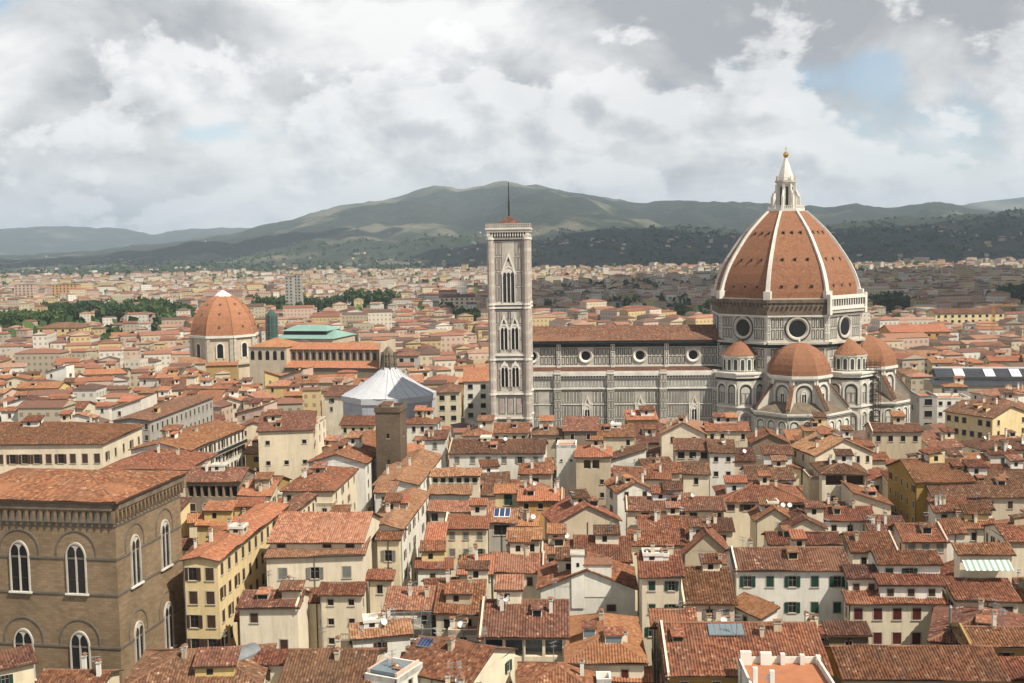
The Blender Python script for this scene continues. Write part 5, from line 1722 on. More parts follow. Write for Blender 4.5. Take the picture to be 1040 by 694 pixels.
def dormer(h, fx, fy, w=1.6, hh=1.3, wall='white', glass='glass_dark', name='dormer', tone='tiles_red', d=2.0):
    x, y = h['w'] * fx, h['D'] * fy
    z = h['zf'](x, y)
    mb = MB()
    mb.box(-w / 2, w / 2, 0, d, -0.4, hh, 'plaster_' + wall)
    mb.box(-w / 2 + 0.15, w / 2 - 0.15, -0.06, -0.01, 0.25, hh - 0.15, glass)
    mb.hexa([(-w / 2 - 0.2, -0.3, hh + 0.01), (w / 2 + 0.2, -0.3, hh + 0.01), (w / 2 + 0.2, d + 0.6, hh + 0.35), (-w / 2 - 0.2, d + 0.6, hh + 0.35)],
            [(-w / 2 - 0.2, -0.3, hh + 0.15), (w / 2 + 0.2, -0.3, hh + 0.15), (w / 2 + 0.2, d + 0.6, hh + 0.5), (-w / 2 - 0.2, d + 0.6, hh + 0.5)], tone)
    return mb.build(name, h['root'], (x, y, z))
def hut(h, fx, fy, w, d, hh, wall='cream', tone='tiles_red', roof='m', win=True):
    """a small room standing up out of a roof"""
    x, y = h['w'] * fx, h['D'] * fy
    z = h['zf'](x, y)
    mb = MB()
    mb.box(0, w, 0, d, -1.5, hh, 'plaster_' + wall)
    if win:
        mb.box(w * 0.3, w * 0.3 + 0.9, -0.05, -0.005, hh * 0.3, hh * 0.3 + 1.1, 'glass_dark')
        mb.box(w + 0.005, w + 0.05, d * 0.3, d * 0.3 + 0.9, hh * 0.3, hh * 0.3 + 1.1, 'glass_dark')
    o = mb.build('roof_hut', h['root'], (x, y, z))
    rb = MB(); rnd = random.Random(int(x * 10 + y))
    if roof == 'm': slope(rb, (-.4, -.4, hh), (w + .4, -.4, hh), (w + .4, d + .3, hh + .3 * d), (-.4, d + .3, hh + .3 * d), tone, h['near'] if 'near' in h else True, rnd)
    elif roof == 'f':
        for a, b, c, e in ((-.15, w + .15, -.15, .1), (-.15, w + .15, d - .1, d + .15), (-.15, .1, .101, d - .101), (w - .1, w + .15, .101, d - .101)): rb.box(a, b, c, e, hh + .001, hh + .5, 'plaster_white')
    rb.build('roof', o)
    return o
# -- bottom row
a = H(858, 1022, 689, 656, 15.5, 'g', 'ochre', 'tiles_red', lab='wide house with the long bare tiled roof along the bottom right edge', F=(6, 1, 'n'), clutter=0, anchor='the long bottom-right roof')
a = H(679, 842, 684, 633, 16.5, 'g', 'ochre', 'tiles_red', lab='wide tiled roof with a long grey glass skylight at the bottom', F=(5, 1, 'n'), clutter=1.0, seed=5, anchor='the roof with the glass skylight')
panel_on(a, 'skylight', 0.30, 0.53, 0.355, 0.47, 'glass_grey', 'metal_grey', 6)
dormer(a, 0.09, 0.30, 1.6, 0.9, 'brown')
a = H(676, 742, 702, 686, 14.5, 'm', 'ochre', 'tiles_red', lab='lower strip of tiled roof below the wide roof with the glass skylight', F=(2, 1, 'n'), clutter=0)
a = H(764, 852, (700, 700), 0, 19.0, 'f', 'white', D=11.6, lab='roof terrace with orange floor and white parapet piers at the bottom', F=(3, 1, 'g'), anchor='the orange roof terrace')
for i, fx in enumerate((0.02, 0.27, 0.52, 0.76, 0.96)):
    pb = MB(); pb.box(a['w'] * fx, a['w'] * fx + (1.5 if i in (0, 1) else 0.6), 10.6, 11.28, 18.12, 20.0 - 0.15 * i, 'plaster_white'); pb.build('parapet_pier', a['root'])
for i, fx in enumerate((0.05, 0.25)):
    pb = MB(); pb.box(a['w'] * fx, a['w'] * fx + 0.6, 2.5, 3.1, 18.12, 20.8 - i * 0.4, 'plaster_white'); pb.build('parapet_pier', a['root'])
a = H(985, 1060, 655, 636, 16.5, 'g', 'ochre', 'tiles_red', lab='ochre house with a lower second roof at the bottom right corner', F=(3, 1, 'b'), L=(1, 1, 'v'), anchor='the ochre corner house')
b = H(1008, 1070, 688, 668, 13.5, 'm', 'ochre', 'tiles_red', parent=a['root'], F=(2, 1, 'n'), name='lower_wing')
a = H(577, 654, 672, 622, 16.0, 'h', 'cream', 'tiles_orange', lab='hipped orange tiled house with two dark roof windows', clutter=2, s=0.40, seed=11, anchor='the hipped roof with two roof windows')
dormer(a, 0.30, 0.30, 1.9, 1.5, 'white', 'glass_grey'); dormer(a, 0.62, 0.17, 2.6, 1.3, 'white', 'glass_grey')
a = H(488, 575, 646, 609, 17.5, 'g', 'cream', 'tiles_brown', lab='cream house with a glazed top-floor loggia under a brown tiled roof', loggia=[('F', 0.04, 0.97, 0.6, 3.2, 4, 'glass_grey')], F=(3, 1, 'b', (1.1, 1.7), 5.2), clutter=1.0, anchor='the glazed loggia house')
a = H(527, 606, 704, 674, 14.5, 'h', 'cream', 'tiles_red', lab='low hipped tiled roof at the bottom edge, below the glazed loggia house', clutter=1.0)
a = H(621, 660, 690, 678, 13.5, 'm', 'cream', 'tiles_orange', lab='small orange lean-to roof just below the hipped roof with two roof windows', clutter=0)
a = H(606, 621, 690, 0, 15.5, 'f', 'white', D=3, lab='narrow pale stair block at the bottom, beside the small orange lean-to', F=(1, 1, 'v', (0.6, 0.8)), Rt=False, L=False)
a = H(402, 476, (680, 693), 652, 15.5, 'g', 'cream', 'tiles_red', lab='tiled house with a tilted solar panel on its roof at the bottom', clutter=1, seed=3, anchor='the roof with the tilted solar panel')
panel_on(a, 'solar_panel', 0.04, 0.22, 0.33, 0.46, 'solar_glass', 'metal_grey', 4)
a = H(370, 403, (684, 690), 0, 16.8, 'f', 'white', D=7, lab='small white roof room with pink edging at the bottom, left of the solar panel', F=(1, 1, 'n'), Rt=(1, 1, 'n'), L=False)
gb = MB(); gb.box(0.6, a['w'] - 0.6, 0.6, 5, 16.2, 17.3, 'glass_grey'); gb.box(0.2, 0.58, 0.4, 6.4, 16.2, 17.35, 'plaster_pink'); gb.box(a['w'] - 0.58, a['w'] - 0.2, 0.4, 6.4, 16.2, 17.35, 'plaster_pink'); gb.build('glass_roof', a['root'])
a = H(284, 372, 700, 660, 15.2, 'g', 'cream', 'tiles_brown', lab='big plain brown roof at the bottom, left of the small white roof room', clutter=1, anchor='the big plain brown roof at the bottom')
a = H(124, 262, (700, 694), 660, 15.0, 'h', 'cream', 'tiles_brown', lab='broad dark tiled roof at the foot of the brown stone palace', clutter=1, s=0.33, seed=21, anchor='the broad dark roof below the stone palace')
hut(a, 0.52, 0.10, 5.5, 4, 1.7, 'yellow', 'tiles_brown')
a = H(246, 292, 672, 660, 15.5, 'm', 'cream', 'tiles_red', lab='small cluttered roof with an arched tin cover at the bottom, below the plain cream block', clutter=2)
vb = MB(); 
for k in range(8):
    t0, t1 = math.pi * k / 8, math.pi * (k + 1) / 8
    vb.poly([(-1.6 * math.cos(t0), 0, 1.6 * math.sin(t0)), (-1.6 * math.cos(t1), 0, 1.6 * math.sin(t1)), (-1.6 * math.cos(t1), 5, 1.6 * math.sin(t1)), (-1.6 * math.cos(t0), 5, 1.6 * math.sin(t0))], 'metal_grey')
vb.poly([(-1.6 * math.cos(math.pi * k / 8), 0.02, 1.6 * math.sin(math.pi * k / 8)) for k in range(9)], 'glass_dark')
vb.build('tin_cover', a['root'], (-1.5, -1.0, 15.6), R(-30))
a = H(-25, 34, (684, 672), 662, 15.5, 'm', 'cream', 'tiles_brown', lab='cream house with slanting brown roof at the bottom left corner', Rt=(1, 1, 'v'))
a = H(36, 100, 700, 681, 14.0, 'g', 'cream', 'tiles_red', lab='low red roof directly below the stone palace windows')
def leaf_clump(name, label, x, y, z, w, d, hh, cat='shrub', group=None, n=70, seed=1):
    r = random.Random(seed); mb = MB()
    for k in range(n):
        c = Vector((r.uniform(-.5, .5) * w, r.uniform(-.5, .5) * d, hh * r.uniform(0.08, 1.0)))
        t = Vector((r.gauss(0, 1), r.gauss(0, 1), r.gauss(0, 1))).normalized()
        b = t.cross(Vector((r.gauss(0, 1), r.gauss(0, 1), r.gauss(0, 1)))).normalized()
        q = r.uniform(0.14, 0.32)
        mb.poly([c - t * q, c - b * q * .6, c + t * q, c + b * q * .6], 'leaves_mid' if r.random() < .6 else 'leaves_dark', [(0, 0)] * 4)
    root = thing(name, label, cat, (x, y, z), 0, group)
    mb.build('foliage', root)
    tb = MB(); tb.box(-w * .45, w * .45, -d * .4, d * .4, -0.35, hh * 0.12, 'ridge_tile'); tb.build('planter', root)
    return root
def plant_on(h, fx, fy, label, w=1.6, hh=1.6, seed=1, dz=0.3):
    x, y = h['w'] * fx, h['D'] * fy
    p = Matrix.Rotation(h['rz'], 4, 'Z') @ Vector((x, y, 0))
    o = h['root'].location
    return leaf_clump('potted_shrub', label, o.x + p.x, o.y + p.y, h['zf'](x, y) + dz, w, w * .8, hh, seed=seed)
# -- second row
a = H(548, 645, 596, 578, 16.8, 'x', 'white', 'tiles_red', D=12, lab='white house with a blank stepped front and small turret', F=(2, 1, 'b', (1.6, 1.2), 3.2), Rt=False, clutter=0, anchor='the white stepped-front house')
sb = MB(); w = a['w']
sb.box(w * 0.47, w * 0.755, -0.12, 4.0, 15.0, 20.6, 'plaster_white'); sb.box(w * 0.46, w * 0.765, -0.3, 4.2, 20.61, 20.85, 'ridge_tile')
sb.build('stepped_parapet', a['root'])
sb = MB(); sb.box(w * 0.335, w * 0.468, -0.25, 3.0, 13.0, 22.4, 'plaster_white'); sb.box(w * 0.325, w * 0.478, -0.4, 3.15, 22.41, 22.6, 'stone_trim'); sb.box(w * .39, w * .39 + .5, -.3, -.26, 20.4, 21.1, 'glass_dark'); sb.build('turret', a['root'])
a = H(652, 692, 585, 560, 21.5, 'g', 'cream', 'tiles_red', lab='tall cream house with green shutters right of the white stepped-front house', F=(2, 3, 'g', (1.1, 1.6), 0.9, 3.9), L=False, anchor='the tall cream house with green shutters')
a = H(695, 746, 612, 577, 16.5, 'g', 'cream', 'tiles_red', lab='tiled house tucked between the green-shuttered cream house and the white shuttered palazzo', F=(3, 1, 'w'))
a = H(664, 706, 636, 618, 17.0, 'm', 'cream', 'tiles_red', lab='small red lean-to roof above the left end of the skylight roof', clutter=0)
a = H(748, 862, 578, 557, 19.5, 'g', 'white', 'tiles_brown', lab='broad white house with two rows of five green shutters', F=(5, 3, 'g', (1.3, 1.9), 1.3, 4.6, 1), Rt=False, L=False, D=None, anchor='the broad white house with green shutters', seed=8)
a = H(741, 773, (612, 626), 609, 15.5, 'm', 'white', 'tiles_orange', lab='small sloping orange roof at the foot of the broad white shuttered house', clutter=0, F=(1, 1, 'n'))
a = H(862, 961, 612, 600, 15.5, 'm', 'cream', 'tiles_red', lab='stepped cream house with three tiled roofs one above another and red shutters', F=(5, 3, 'r', (1.4, 2.0), 1.0, 4.2, 1), clutter=0, anchor='the three-tiered house')
b = H(894, 957, 593, 582, 18.4, 'm', 'white', 'tiles_red', parent=a['root'], F=(3, 1, 'b', (1.1, 1.3), 0.9), z0=14)
b = H(893, 955, 572, 559, 21.2, 'g', 'white', 'tiles_red', parent=a['root'], F=(3, 1, 'g', (1.3, 1.3), 0.9), z0=17)
b = H(862, 893, 586, 574, 19.0, 'm', 'cream', 'tiles_brown', parent=a['root'], F=(2, 1, 'b'), z0=14)
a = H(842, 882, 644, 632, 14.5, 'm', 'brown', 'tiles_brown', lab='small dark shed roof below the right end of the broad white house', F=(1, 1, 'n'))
a = H(972, 1034, 609, 588, 16.5, 'm', 'cream', 'tiles_red', lab='cream house with a green and white striped awning over its terrace', F=(3, 1, 'b', (1.7, 1.5), 1.2), clutter=0, anchor='the striped awning house')
b = H(975, 1028, 562, 552, 22.5, 'm', 'cream', 'tiles_red', parent=a['root'], F=False, z0=15.5, auto=False)
A_, B_ = at_z(978, 567, 22.0), at_z(1026, 567, 22.0)
ab = MB(); wv = (B_ - A_).length
ab.hexa([(0, -1.8, -0.9), (wv, -1.8, -0.9), (wv, 0.4, 0.3), (0, 0.4, 0.3)], [(0, -1.8, -0.82), (wv, -1.8, -0.82), (wv, 0.4, 0.38), (0, 0.4, 0.38)], 'awning_cloth')
loc = Matrix.Rotation(-a['rz'], 4, 'Z') @ Vector((A_.x - a['root'].location.x, A_.y - a['root'].location.y, 21.2))
ab.build('awning', a['root'], loc)
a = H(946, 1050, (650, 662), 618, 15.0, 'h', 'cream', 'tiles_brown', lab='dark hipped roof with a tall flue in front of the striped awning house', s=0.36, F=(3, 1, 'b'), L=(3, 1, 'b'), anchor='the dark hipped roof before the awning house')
fb = MB(); fb.tube((a['w'] * .18, 2.5, 15.0), (a['w'] * .18, 2.5, 19.6), 0.22, 'metal_grey', 8); fb.tube((a['w'] * .18, 2.5, 19.6), (a['w'] * .18, 2.5, 20.0), 0.34, 'metal_grey', 8, 0.1); fb.build('flue', a['root'])
a = H(243, 302, 616, 600, 17.0, 'g', 'cream', 'tiles_brown', lab='plain cream block with a few tiny windows, right of the yellow palazzo', F=(2, 2, 'b', (1.3, 1.6), 1.2, 4.5), Rt=False, L=False, seed=2, anchor='the plain cream block')
b = H(286, 304, 598, 590, 19.5, 'm', 'cream', 'tiles_brown', parent=a['root'], F=(1, 1, 'v', (0.9, 0.7), 0.6), z0=16)
a = H(325, 367, 603, 592, 17.5, 'm', 'cream', 'tiles_red', lab='narrow cream house with a small iron balcony, right of the plain cream block', F=(2, 3, 'n', (1.0, 1.1), 1.0, 3.4), anchor='the small balcony house')
bb = MB(); bb.box(a['w'] * .5, a['w'] * .92, -1.0, -0.02, 9.6, 9.75, 'stone_trim'); 
for k in range(12): bb.box(a['w'] * (.5 + .42 * k / 11) - .03, a['w'] * (.5 + .42 * k / 11) + .03, -1.0, -.94, 9.76, 10.7, 'iron_dark')
bb.box(a['w'] * .5, a['w'] * .92, -1.02, -.92, 10.7, 10.78, 'iron_dark'); bb.build('balcony', a['root'])
a = H(303, 340, 610, 597, 15.5, 'm', 'cream', 'tiles_red', lab='small recessed red roof between the plain cream block and the balcony house', F=(1, 1, 'n', (1.2, 2.2), 1.2))
a = Q((272, 563), (368, 563), (377, 536), 21.0, 'm', 'cream', 'tiles_pale', s=0.02, lab='cream palazzo with a wide pale tiled roof and shaded attic windows', F=(3, 2, 'w', (1.5, 2.1), 2.2, 4.6), Rt=False, clutter=0, anchor='the cream palazzo with the attic')
b = H(274, 367, 550, 520, 22.6, 'g', 'cream', 'tiles_pale', parent=a['root'], F=(4, 1, 'n', (1.6, 0.7), 0.5), z0=20.5, near=True)
a = Q((187, 567), (221, 568), (291, 514), 22.0, 'x', 'yellow', 'tiles_orange', s=0.22, lab='long yellow palazzo with rows of dark shuttered windows along a narrow street', F=(2, 4, 'B', (1.5, 2.3), 1.6, 4.3, 1), Rt=(11, 4, 'b', (1.3, 2.2), 1.2, 4.3, 1), clutter=2, anchor='the yellow palazzo', near=True)
a = Q((268, 530), (286, 529), (320, 503), 21.0, 'x', 'cream', 'tiles_brown', s=0.2, lab='brown-roofed house with dark arched attic continuing the street behind the yellow palazzo', Rt=(7, 3, 'b', (1.2, 2.0), 1.4, 4.2), anchor='the street house behind the yellow palazzo')
a = H(383, 405, 547, 535, 19.0, 'g', 'cream', 'tiles_red', lab='narrow cream house end with one grey-shuttered window, right of the attic palazzo', F=(1, 2, 'w', (1.4, 2.2), 2.4), L=False)
a = Q((372, 536), (408, 536), (435, 500), 20.5, 'x', 'white', 'tiles_pale', s=0.28, lab='long white house with a pale roof and a sunlit side facing the lane', Rt=(6, 4, 'B', (1.1, 1.8), 1.4, 3.9), F=(2, 1, 'n'), clutter=3, near=True, anchor='the sunlit white lane house')
a = H(374, 397, 588, 579, 15.0, 'm', 'cream', 'tiles_red', lab='small red lean-to at the foot of the sunlit white lane house', F=(1, 1, 'n'), clutter=0)
a = H(392, 438, 618, 596, 15.0, 'm', 'grey', 'tiles_pale', lab='greyish tiled roof behind a cluttered scaffolded terrace', clutter=2, F=(3, 1, 'n'), anchor='the cluttered greyish roof')
c_ = at_z(393, 634, 13.0); e_ = at_z(437, 634, 13.0)
ts = thing('roof_scaffold', 'tangle of thin metal scaffold poles and planks around the greyish tiled roof', 'scaffold', (c_.x, c_.y, 0))
pb = MB(); db = MB(); Wd = (e_ - c_).length; rq = random.Random(6)
for i in range(6):
    for yy in (0, 2.2): pb.tube((Wd * i / 5, yy, 0), (Wd * i / 5 + rq.uniform(-.1, .1), yy, rq.uniform(14.5, 17.0)), 0.07, 'metal_grey', 5)
for z in (10, 12, 13.6, 15.0):
    for yy in (0, 2.2): pb.tube((-.4, yy, z), (Wd + .4, yy, z + rq.uniform(-.1, .1)), 0.06, 'metal_grey', 5)
for i in range(5): pb.tube((Wd * i / 5, 0, 11 + (i % 2) * 2), (Wd * (i + 1) / 5, 0, 13 - (i % 2) * 2 + 2), 0.05, 'metal_grey', 5)
for z in (10.1, 12.1, 13.7): db.box(0, Wd * rq.uniform(.6, 1), 0.1, 2.1, z, z + 0.08, 'stone_trim')
pb.build('scaffold_pole', ts); db.build('deck', ts)
a = H(443, 488, 622, 590, 15.0, 'g', 'beige', 'tiles_red', lab='tiled roof with a sunken terrace, left of the glazed loggia house', clutter=3)
hut(a, 0.2, 0.12, 4.2, 3, 1.9, 'beige', 'tiles_red')
a = H(455, 486, 640, 0, 13.5, 'f', 'beige', D=6, lab='low beige courtyard block with a round white dish, left of the glazed loggia house', F=(1, 1, 'n'))
link('satellite_dish', dish_mesh(), a['root'], (a['w'] * .4, 1.0, 13.4), 0.2)
# -- third row, centre
a = H(456, 552, 460, 446, 18.5, 'g', 'white', 'tiles_brown', lab='long white house with a row of six small windows under a brown roof', F=(6, 2, 'w', (1.3, 1.8), 1.2, 5.6, 1), Rt=False, L=False, anchor='the long white six-window house')
a = H(585, 620, 464, 449, 21.5, 'h', 'beige', 'tiles_orange', lab='towerlike beige house with an orange hipped roof and open top-floor loggia', loggia=[('F', 0.2, 0.7, 0.9, 3.2, 2)], s=0.36, F=(2, 2, 'n', (1, 1.3), 6), anchor='the orange-roofed loggia tower')
b = H(565, 585, 452, 0, 23.0, 'f', 'white', parent=a['root'], D=8, F=(2, 1, 'v', (0.5, 0.5), 4), Rt=False, L=False, name='white_wing')
a = H(564, 629, (532, 528), 513, 16.5, 'x', 'beige', 'tiles_red', D=11, lab='beige house with a blank broad gable end facing out', F=False, auto=False, L=False, clutter=1, anchor='the blank beige gable')
a = H(637, 735, 518, 505, 17.5, 'g', 'cream', 'tiles_brown', lab='low long brown roof over a dark strip of upper windows, beside the blank beige gable', F=(8, 1, 'n', (1.6, 1.5), 0.6), L=(2, 2, 'v'), anchor='the low long brown roof')
a = H(734, 818, 509, 490, 17.0, 'h', 'cream', 'tiles_red', lab='wide hipped red roof with a satellite dish pair on its front terrace', F=(5, 1, 'b', (1.7, 1.5), 0.8), s=0.33, anchor='the wide hipped red roof')
for k in (0.72, 0.80): link('satellite_dish', dish_mesh(), a['root'], (a['w'] * k, -1.0, 15.6), 0.1)
a = H(835, 881, 481, 467, 21.0, 'h', 'cream', 'tiles_brown', lab='square cream house with a dark open loggia under its hipped roof', loggia=[('F', 0.06, 0.97, 0.4, 3.0, 2, 'eave_wood')], F=(2, 1, 'b', (1, 1.5), 5.5), L=(4, 1, 'n'), anchor='the dark loggia house')
b = H(822, 836, 484, 0, 19.5, 'f', 'beige', D=9, parent=a['root'], F=False, auto=False, name='side_wing')
a = H(828, 886, (462, 459), 446, 19.5, 'x', 'cream', 'tiles_pale', D=15, lab='cream house with pale gable roof and window strip behind the dark loggia house', F=(6, 1, 'n', (0.9, 1.8), 1.0), anchor='the pale gable behind the loggia house')
A1, B1 = at_z(902, 473, 21.5), at_z(931, 489, 21.5)
a = house(A1, B1, 13, 21.5, 'x', 'ochre', 'tiles_red', s=0.34, F=(5, 3, 'b', (0.9, 1.6), 1.3, 3.7, 1), Rt=False, lab='ochre building with small dark windows turned sideways on the right', anchor='the ochre building', clutter=1)
a = H(948, 1060, 504, 479, 19.0, 'g', 'beige', 'tiles_brown', lab='very long dark roof with three small dormers right of the ochre building', F=(5, 1, 'b'), clutter=0, anchor='the long three-dormer roof')
for k in (0.28, 0.52, 0.74): dormer(a, k, 0.3, 1.5, 0.7, 'grey')
a = H(950, 986, 519, 506, 17.0, 'm', 'white', 'tiles_red', lab='white house with one green-shuttered window below the long three-dormer roof', F=(2, 1, 'g', (1.2, 1.6), 0.8), L=False, anchor='the white pair of houses')
a = H(986, 1008, 517, 506, 17.0, 'm', 'white', 'tiles_brown', lab='narrower white house with a green shutter, right of its white twin', F=(1, 1, 'g', (1.2, 1.6), 0.8))
a = H(919, 962, 549, 532, 16.0, 'g', 'pink', 'tiles_red', lab='pale pink house with a plain red roof, left of the small white lean-to', F=(3, 1, 'w', (1.4, 1.7), 0.7))
a = H(961, 980, 541, 528, 16.2, 'm', 'white', 'tiles_red', lab='small white lean-to house between the pink house and the white pair', F=(1, 1, 'w', (1.1, 1.2), 1.5))
A1, B1 = at_z(1000, 534, 18.0), at_z(1024, 549, 18.0)
a = house(A1, B1, 14, 18.0, 'x', 'cream', 'tiles_red', s=0.34, F=(4, 2, 'b', (0.8, 1.7), 1.2, 3.7, 1), Rt=False, lab='cream house seen corner-on with narrow dark windows near the right edge', anchor='the corner-on cream house')
a = H(839, 888, 528, 515, 16.5, 'g', 'white', 'tiles_red', lab='low white house with three small windows in front of the dark loggia house', F=(3, 1, 'n', (1.1, 1.5), 1.2), anchor='the low white house')
a = H(782, 853, 552, 541, 17.0, 'g', 'cream', 'tiles_red', lab='narrow strip of red roof over a pale wall behind the broad white house', F=False, auto=False, anchor='the narrow red strip roof')
a = H(768, 806, 528, 517, 17.0, 'x', 'cream', 'tiles_red', D=9, lab='small cream gable with a leafy plant beside it, left of its larger twin', F=False, auto=False, clutter=0)
plant_on(a, 1.0, 0.05, 'dark bushy plant between the two small cream gables', 2.2, 2.0, 4, -1.0)
a = H(798, 838, 536, 527, 16.5, 'x', 'cream', 'tiles_brown', D=9, lab='small cream gable under a brown roof, above the narrow red strip roof', F=False, auto=False, clutter=0)
a = H(760, 806, 487, 473, 18.5, 'g', 'white', 'tiles_brown', lab='white house with a row of green-shuttered windows behind the wide hipped red roof', F=(3, 1, 'g', (1.2, 1.6), 0.9), anchor='the white house with green windows')
b = H(776, 804, 461, 452, 22.0, 'm', 'white', 'tiles_brown', parent=a['root'], F=(1, 1, 'v', (1, 2), 0.9), z0=17)
a = H(721, 746, 459, 447, 20.5, 'g', 'white', 'tiles_brown', lab='white house with two small dark windows beside a brown-roofed neighbour', F=(2, 2, 'v', (1.1, 1.3), 1.4, 4), clutter=1)
a = H(686, 721, 457, 446, 20.5, 'g', 'beige', 'tiles_brown', lab='brown-roofed house with three dark upper openings left of a white house', F=(3, 1, 'v', (1.8, 1.8), 0.6))
a = H(694, 720, 481, 470, 17.5, 'm', 'cream', 'tiles_brown', lab='low cream lean-to under the house with three dark upper openings', F=(1, 1, 'v'))
a = H(764, 800, (449, 449), 441, 21.5, 'x', 'brown', 'tiles_red', D=11, lab='dark timber-gabled house with a low wide roof before the cathedral apse', F=(1, 1, 'v', (2.5, 1.4), 0.8))
a = H(746, 766, 468, 455, 18.0, 'm', 'beige', 'tiles_brown', lab='small beige house wedged between two white houses with dark windows', F=(1, 1, 'v'))
a = H(627, 664, (499, 497), 488, 17.5, 'x', 'white', 'tiles_red', D=11, lab='small white gabled house with two arched windows above the low long brown roof', F=(2, 1, 'n', (1.0, 1.6), 0.3), anchor='the small white arched gable')
a = H(625, 680, 486, 474, 18.0, 'm', 'cream', 'tiles_red', lab='stepped red lean-to roofs behind the small white arched gable', clutter=2)
a = H(660, 690, 480, 470, 18.5, 'm', 'beige', 'tiles_red', lab='red roof sloping beside a beige wall, left of the house with three dark upper openings')
# centre-left jumble
a = H(438, 486, 483, 476, 19.0, 'm', 'cream', 'tiles_pale', lab='low house with a long strip of small attic panes below the six-window house', F=(6, 1, 'n', (1.2, 1.3), 0.6, 4, 1), anchor='the attic-pane house')
a = H(436, 477, 501, 493, 17.5, 'm', 'white', 'tiles_pale', lab='white-walled house with a pale lean-to roof below the attic-pane house', F=False, auto=False)
a = H(436, 499, 519, 509, 17.0, 'm', 'beige', 'tiles_pale', lab='pale roofed house over a shaded gallery, left of the blue solar panels', F=(6, 1, 'n', (1.5, 1.9), 0.5))
a = H(433, 450, 547, 531, 16.5, 'm', 'yellow', 'tiles_orange', lab='small yellow house with a bright orange lean-to roof beside the lane', F=(2, 2, 'w', (1.1, 1.7), 1.6))
a = H(452, 494, 536, 522, 17.0, 'g', 'cream', 'tiles_orange', lab='cream house with orange roof, right of the small yellow lean-to house', F=(3, 2, 'w', (1.1, 1.6), 1.0, 3.6))
a = H(496, 523, 530, 516, 17.5, 'm', 'grey', 'tiles_pale', lab='small house with six blue solar panels on its roof and a dark shaded terrace', F=(1, 1, 'n', (3.4, 2.2), 0.7, 4, 1), clutter=0, anchor='the house with blue solar panels')
panel_on(a, 'solar_panel', 0.18, 0.80, 0.25, 0.85, 'solar_glass', 'white_paint', 3)
a = H(503, 529, 500, 492, 18.5, 'm', 'yellow', 'tiles_orange', lab='yellow house with a tall green door under an orange roof', F=(1, 1, 'g', (1.9, 2.6), 0.5, 4, 1), anchor='the green-door house')
a = H(527, 571, 508, 497, 17.5, 'g', 'orange', 'tiles_orange', lab='orange-walled house with a bright roof, right of the green-door house', F=(3, 1, 'n', (1.1, 1.3), 0.8))
a = H(526, 545, 533, 522, 16.0, 'm', 'orange', 'tiles_orange', lab='small warm orange house above the white roof terraces', F=(2, 1, 'n'))
a = H(516, 548, 547, 537, 15.5, 'm', 'cream', 'tiles_pale', lab='small pale roof left of the blank beige gable', F=(2, 1, 'n'))
a = H(528, 560, 481, 470, 18.0, 'm', 'beige', 'tiles_red', lab='beige house with a tall arched doorway below the six-window house', F=(1, 1, 'n', (1.6, 4.2), 1.2, 4, 1), s=0.3)
a = H(500, 552, 580, 562, 16.0, 'g', 'cream', 'tiles_pale', lab='pale tiled house left of the white stepped turret', clutter=3)
a = H(466, 498, 582, 563, 16.0, 'g', 'cream', 'tiles_orange', lab='orange roofed house with a dark leafy shrub on its roof', clutter=2)
plant_on(a, 0.12, 0.15, 'dark leafy shrub on the orange roof left of the pale tiled house', 2.2, 3.0, 3)
a = H(551, 586, 561, 549, 16.5, 'g', 'beige', 'tiles_pale', lab='pale roofed house directly under the blank beige gable', clutter=1, F=(2, 1, 'n'))
a = H(585, 640, 570, 545, 16.0, 'g', 'white', 'tiles_red', lab='wide red roof between the blank beige gable and the white stepped front', clutter=1, F=False, auto=False)
a = H(640, 695, 553, 538, 16.0, 'm', 'cream', 'tiles_red', lab='large patchy red roof behind the green-shuttered cream house', clutter=2)
a = H(650, 700, 537, 524, 16.0, 'g', 'cream', 'tiles_red', lab='red gabled roof just below the low long brown roof', clutter=2)
a = H(696, 740, 560, 541, 15.5, 'x', 'beige', 'tiles_red', lab='jumbled red roof with beige gable left of the broad white house', D=12, clutter=2)
a = H(704, 744, 538, 526, 16.0, 'm', 'cream', 'tiles_brown', lab='brown lean-to roof behind the jumbled red roof', clutter=2)
a = H(866, 912, 560, 541, 16.5, 'g', 'cream', 'tiles_red', lab='mottled red roof right of the broad white house', clutter=2)
a = H(884, 920, 538, 524, 16.0, 'm', 'beige', 'slate_roof' if False else 'tiles_brown', lab='sloping brown roof above a dark flat roof, left of the pink house', clutter=1)
a = H(866, 905, 512, 490, 16.5, 'r', 'cream', 'tiles_red', D=12, lab='long red roof sloping right, before the ochre building', clutter=1)
# -- left, along the streets
a = H(188, 243, 489, 475, 21.0, 'g', 'brown', 'tiles_brown', lab='dark stone house with an open upper gallery right of the stone palace', loggia=[('F', 0.03, 0.97, 1.2, 3.8, 7, 'eave_wood')], F=(4, 1, 'b', (1.3, 1.8), 5.5), anchor='the dark gallery house')
a = Q((287, 498), (338, 498), (362, 476), 20.5, 'h', 'cream', 'tiles_red', s=0.3, lab='hipped red roof with green hedge on the terrace in front', Rt=(4, 3, 'b'), F=(4, 1, 'n'), anchor='the hipped roof with the hedge')
a = H(243, 274, 503, 488, 18.5, 'm', 'cream', 'tiles_orange', lab='fresh orange roof with a white awning below, right of the dark gallery house', F=(2, 1, 'w'), anchor='the fresh orange roof')
ab = MB(); w_ = a['w']
ab.hexa([(0.3, -2.6, -0.7), (w_ - 0.3, -2.6, -0.7), (w_ - 0.3, -0.05, 0.1), (0.3, -0.05, 0.1)], [(0.3, -2.6, -0.62), (w_ - 0.3, -2.6, -0.62), (w_ - 0.3, -0.05, 0.18), (0.3, -0.05, 0.18)], 'white_paint')
ab.build('awning', a['root'], (0, 0, 16.9))
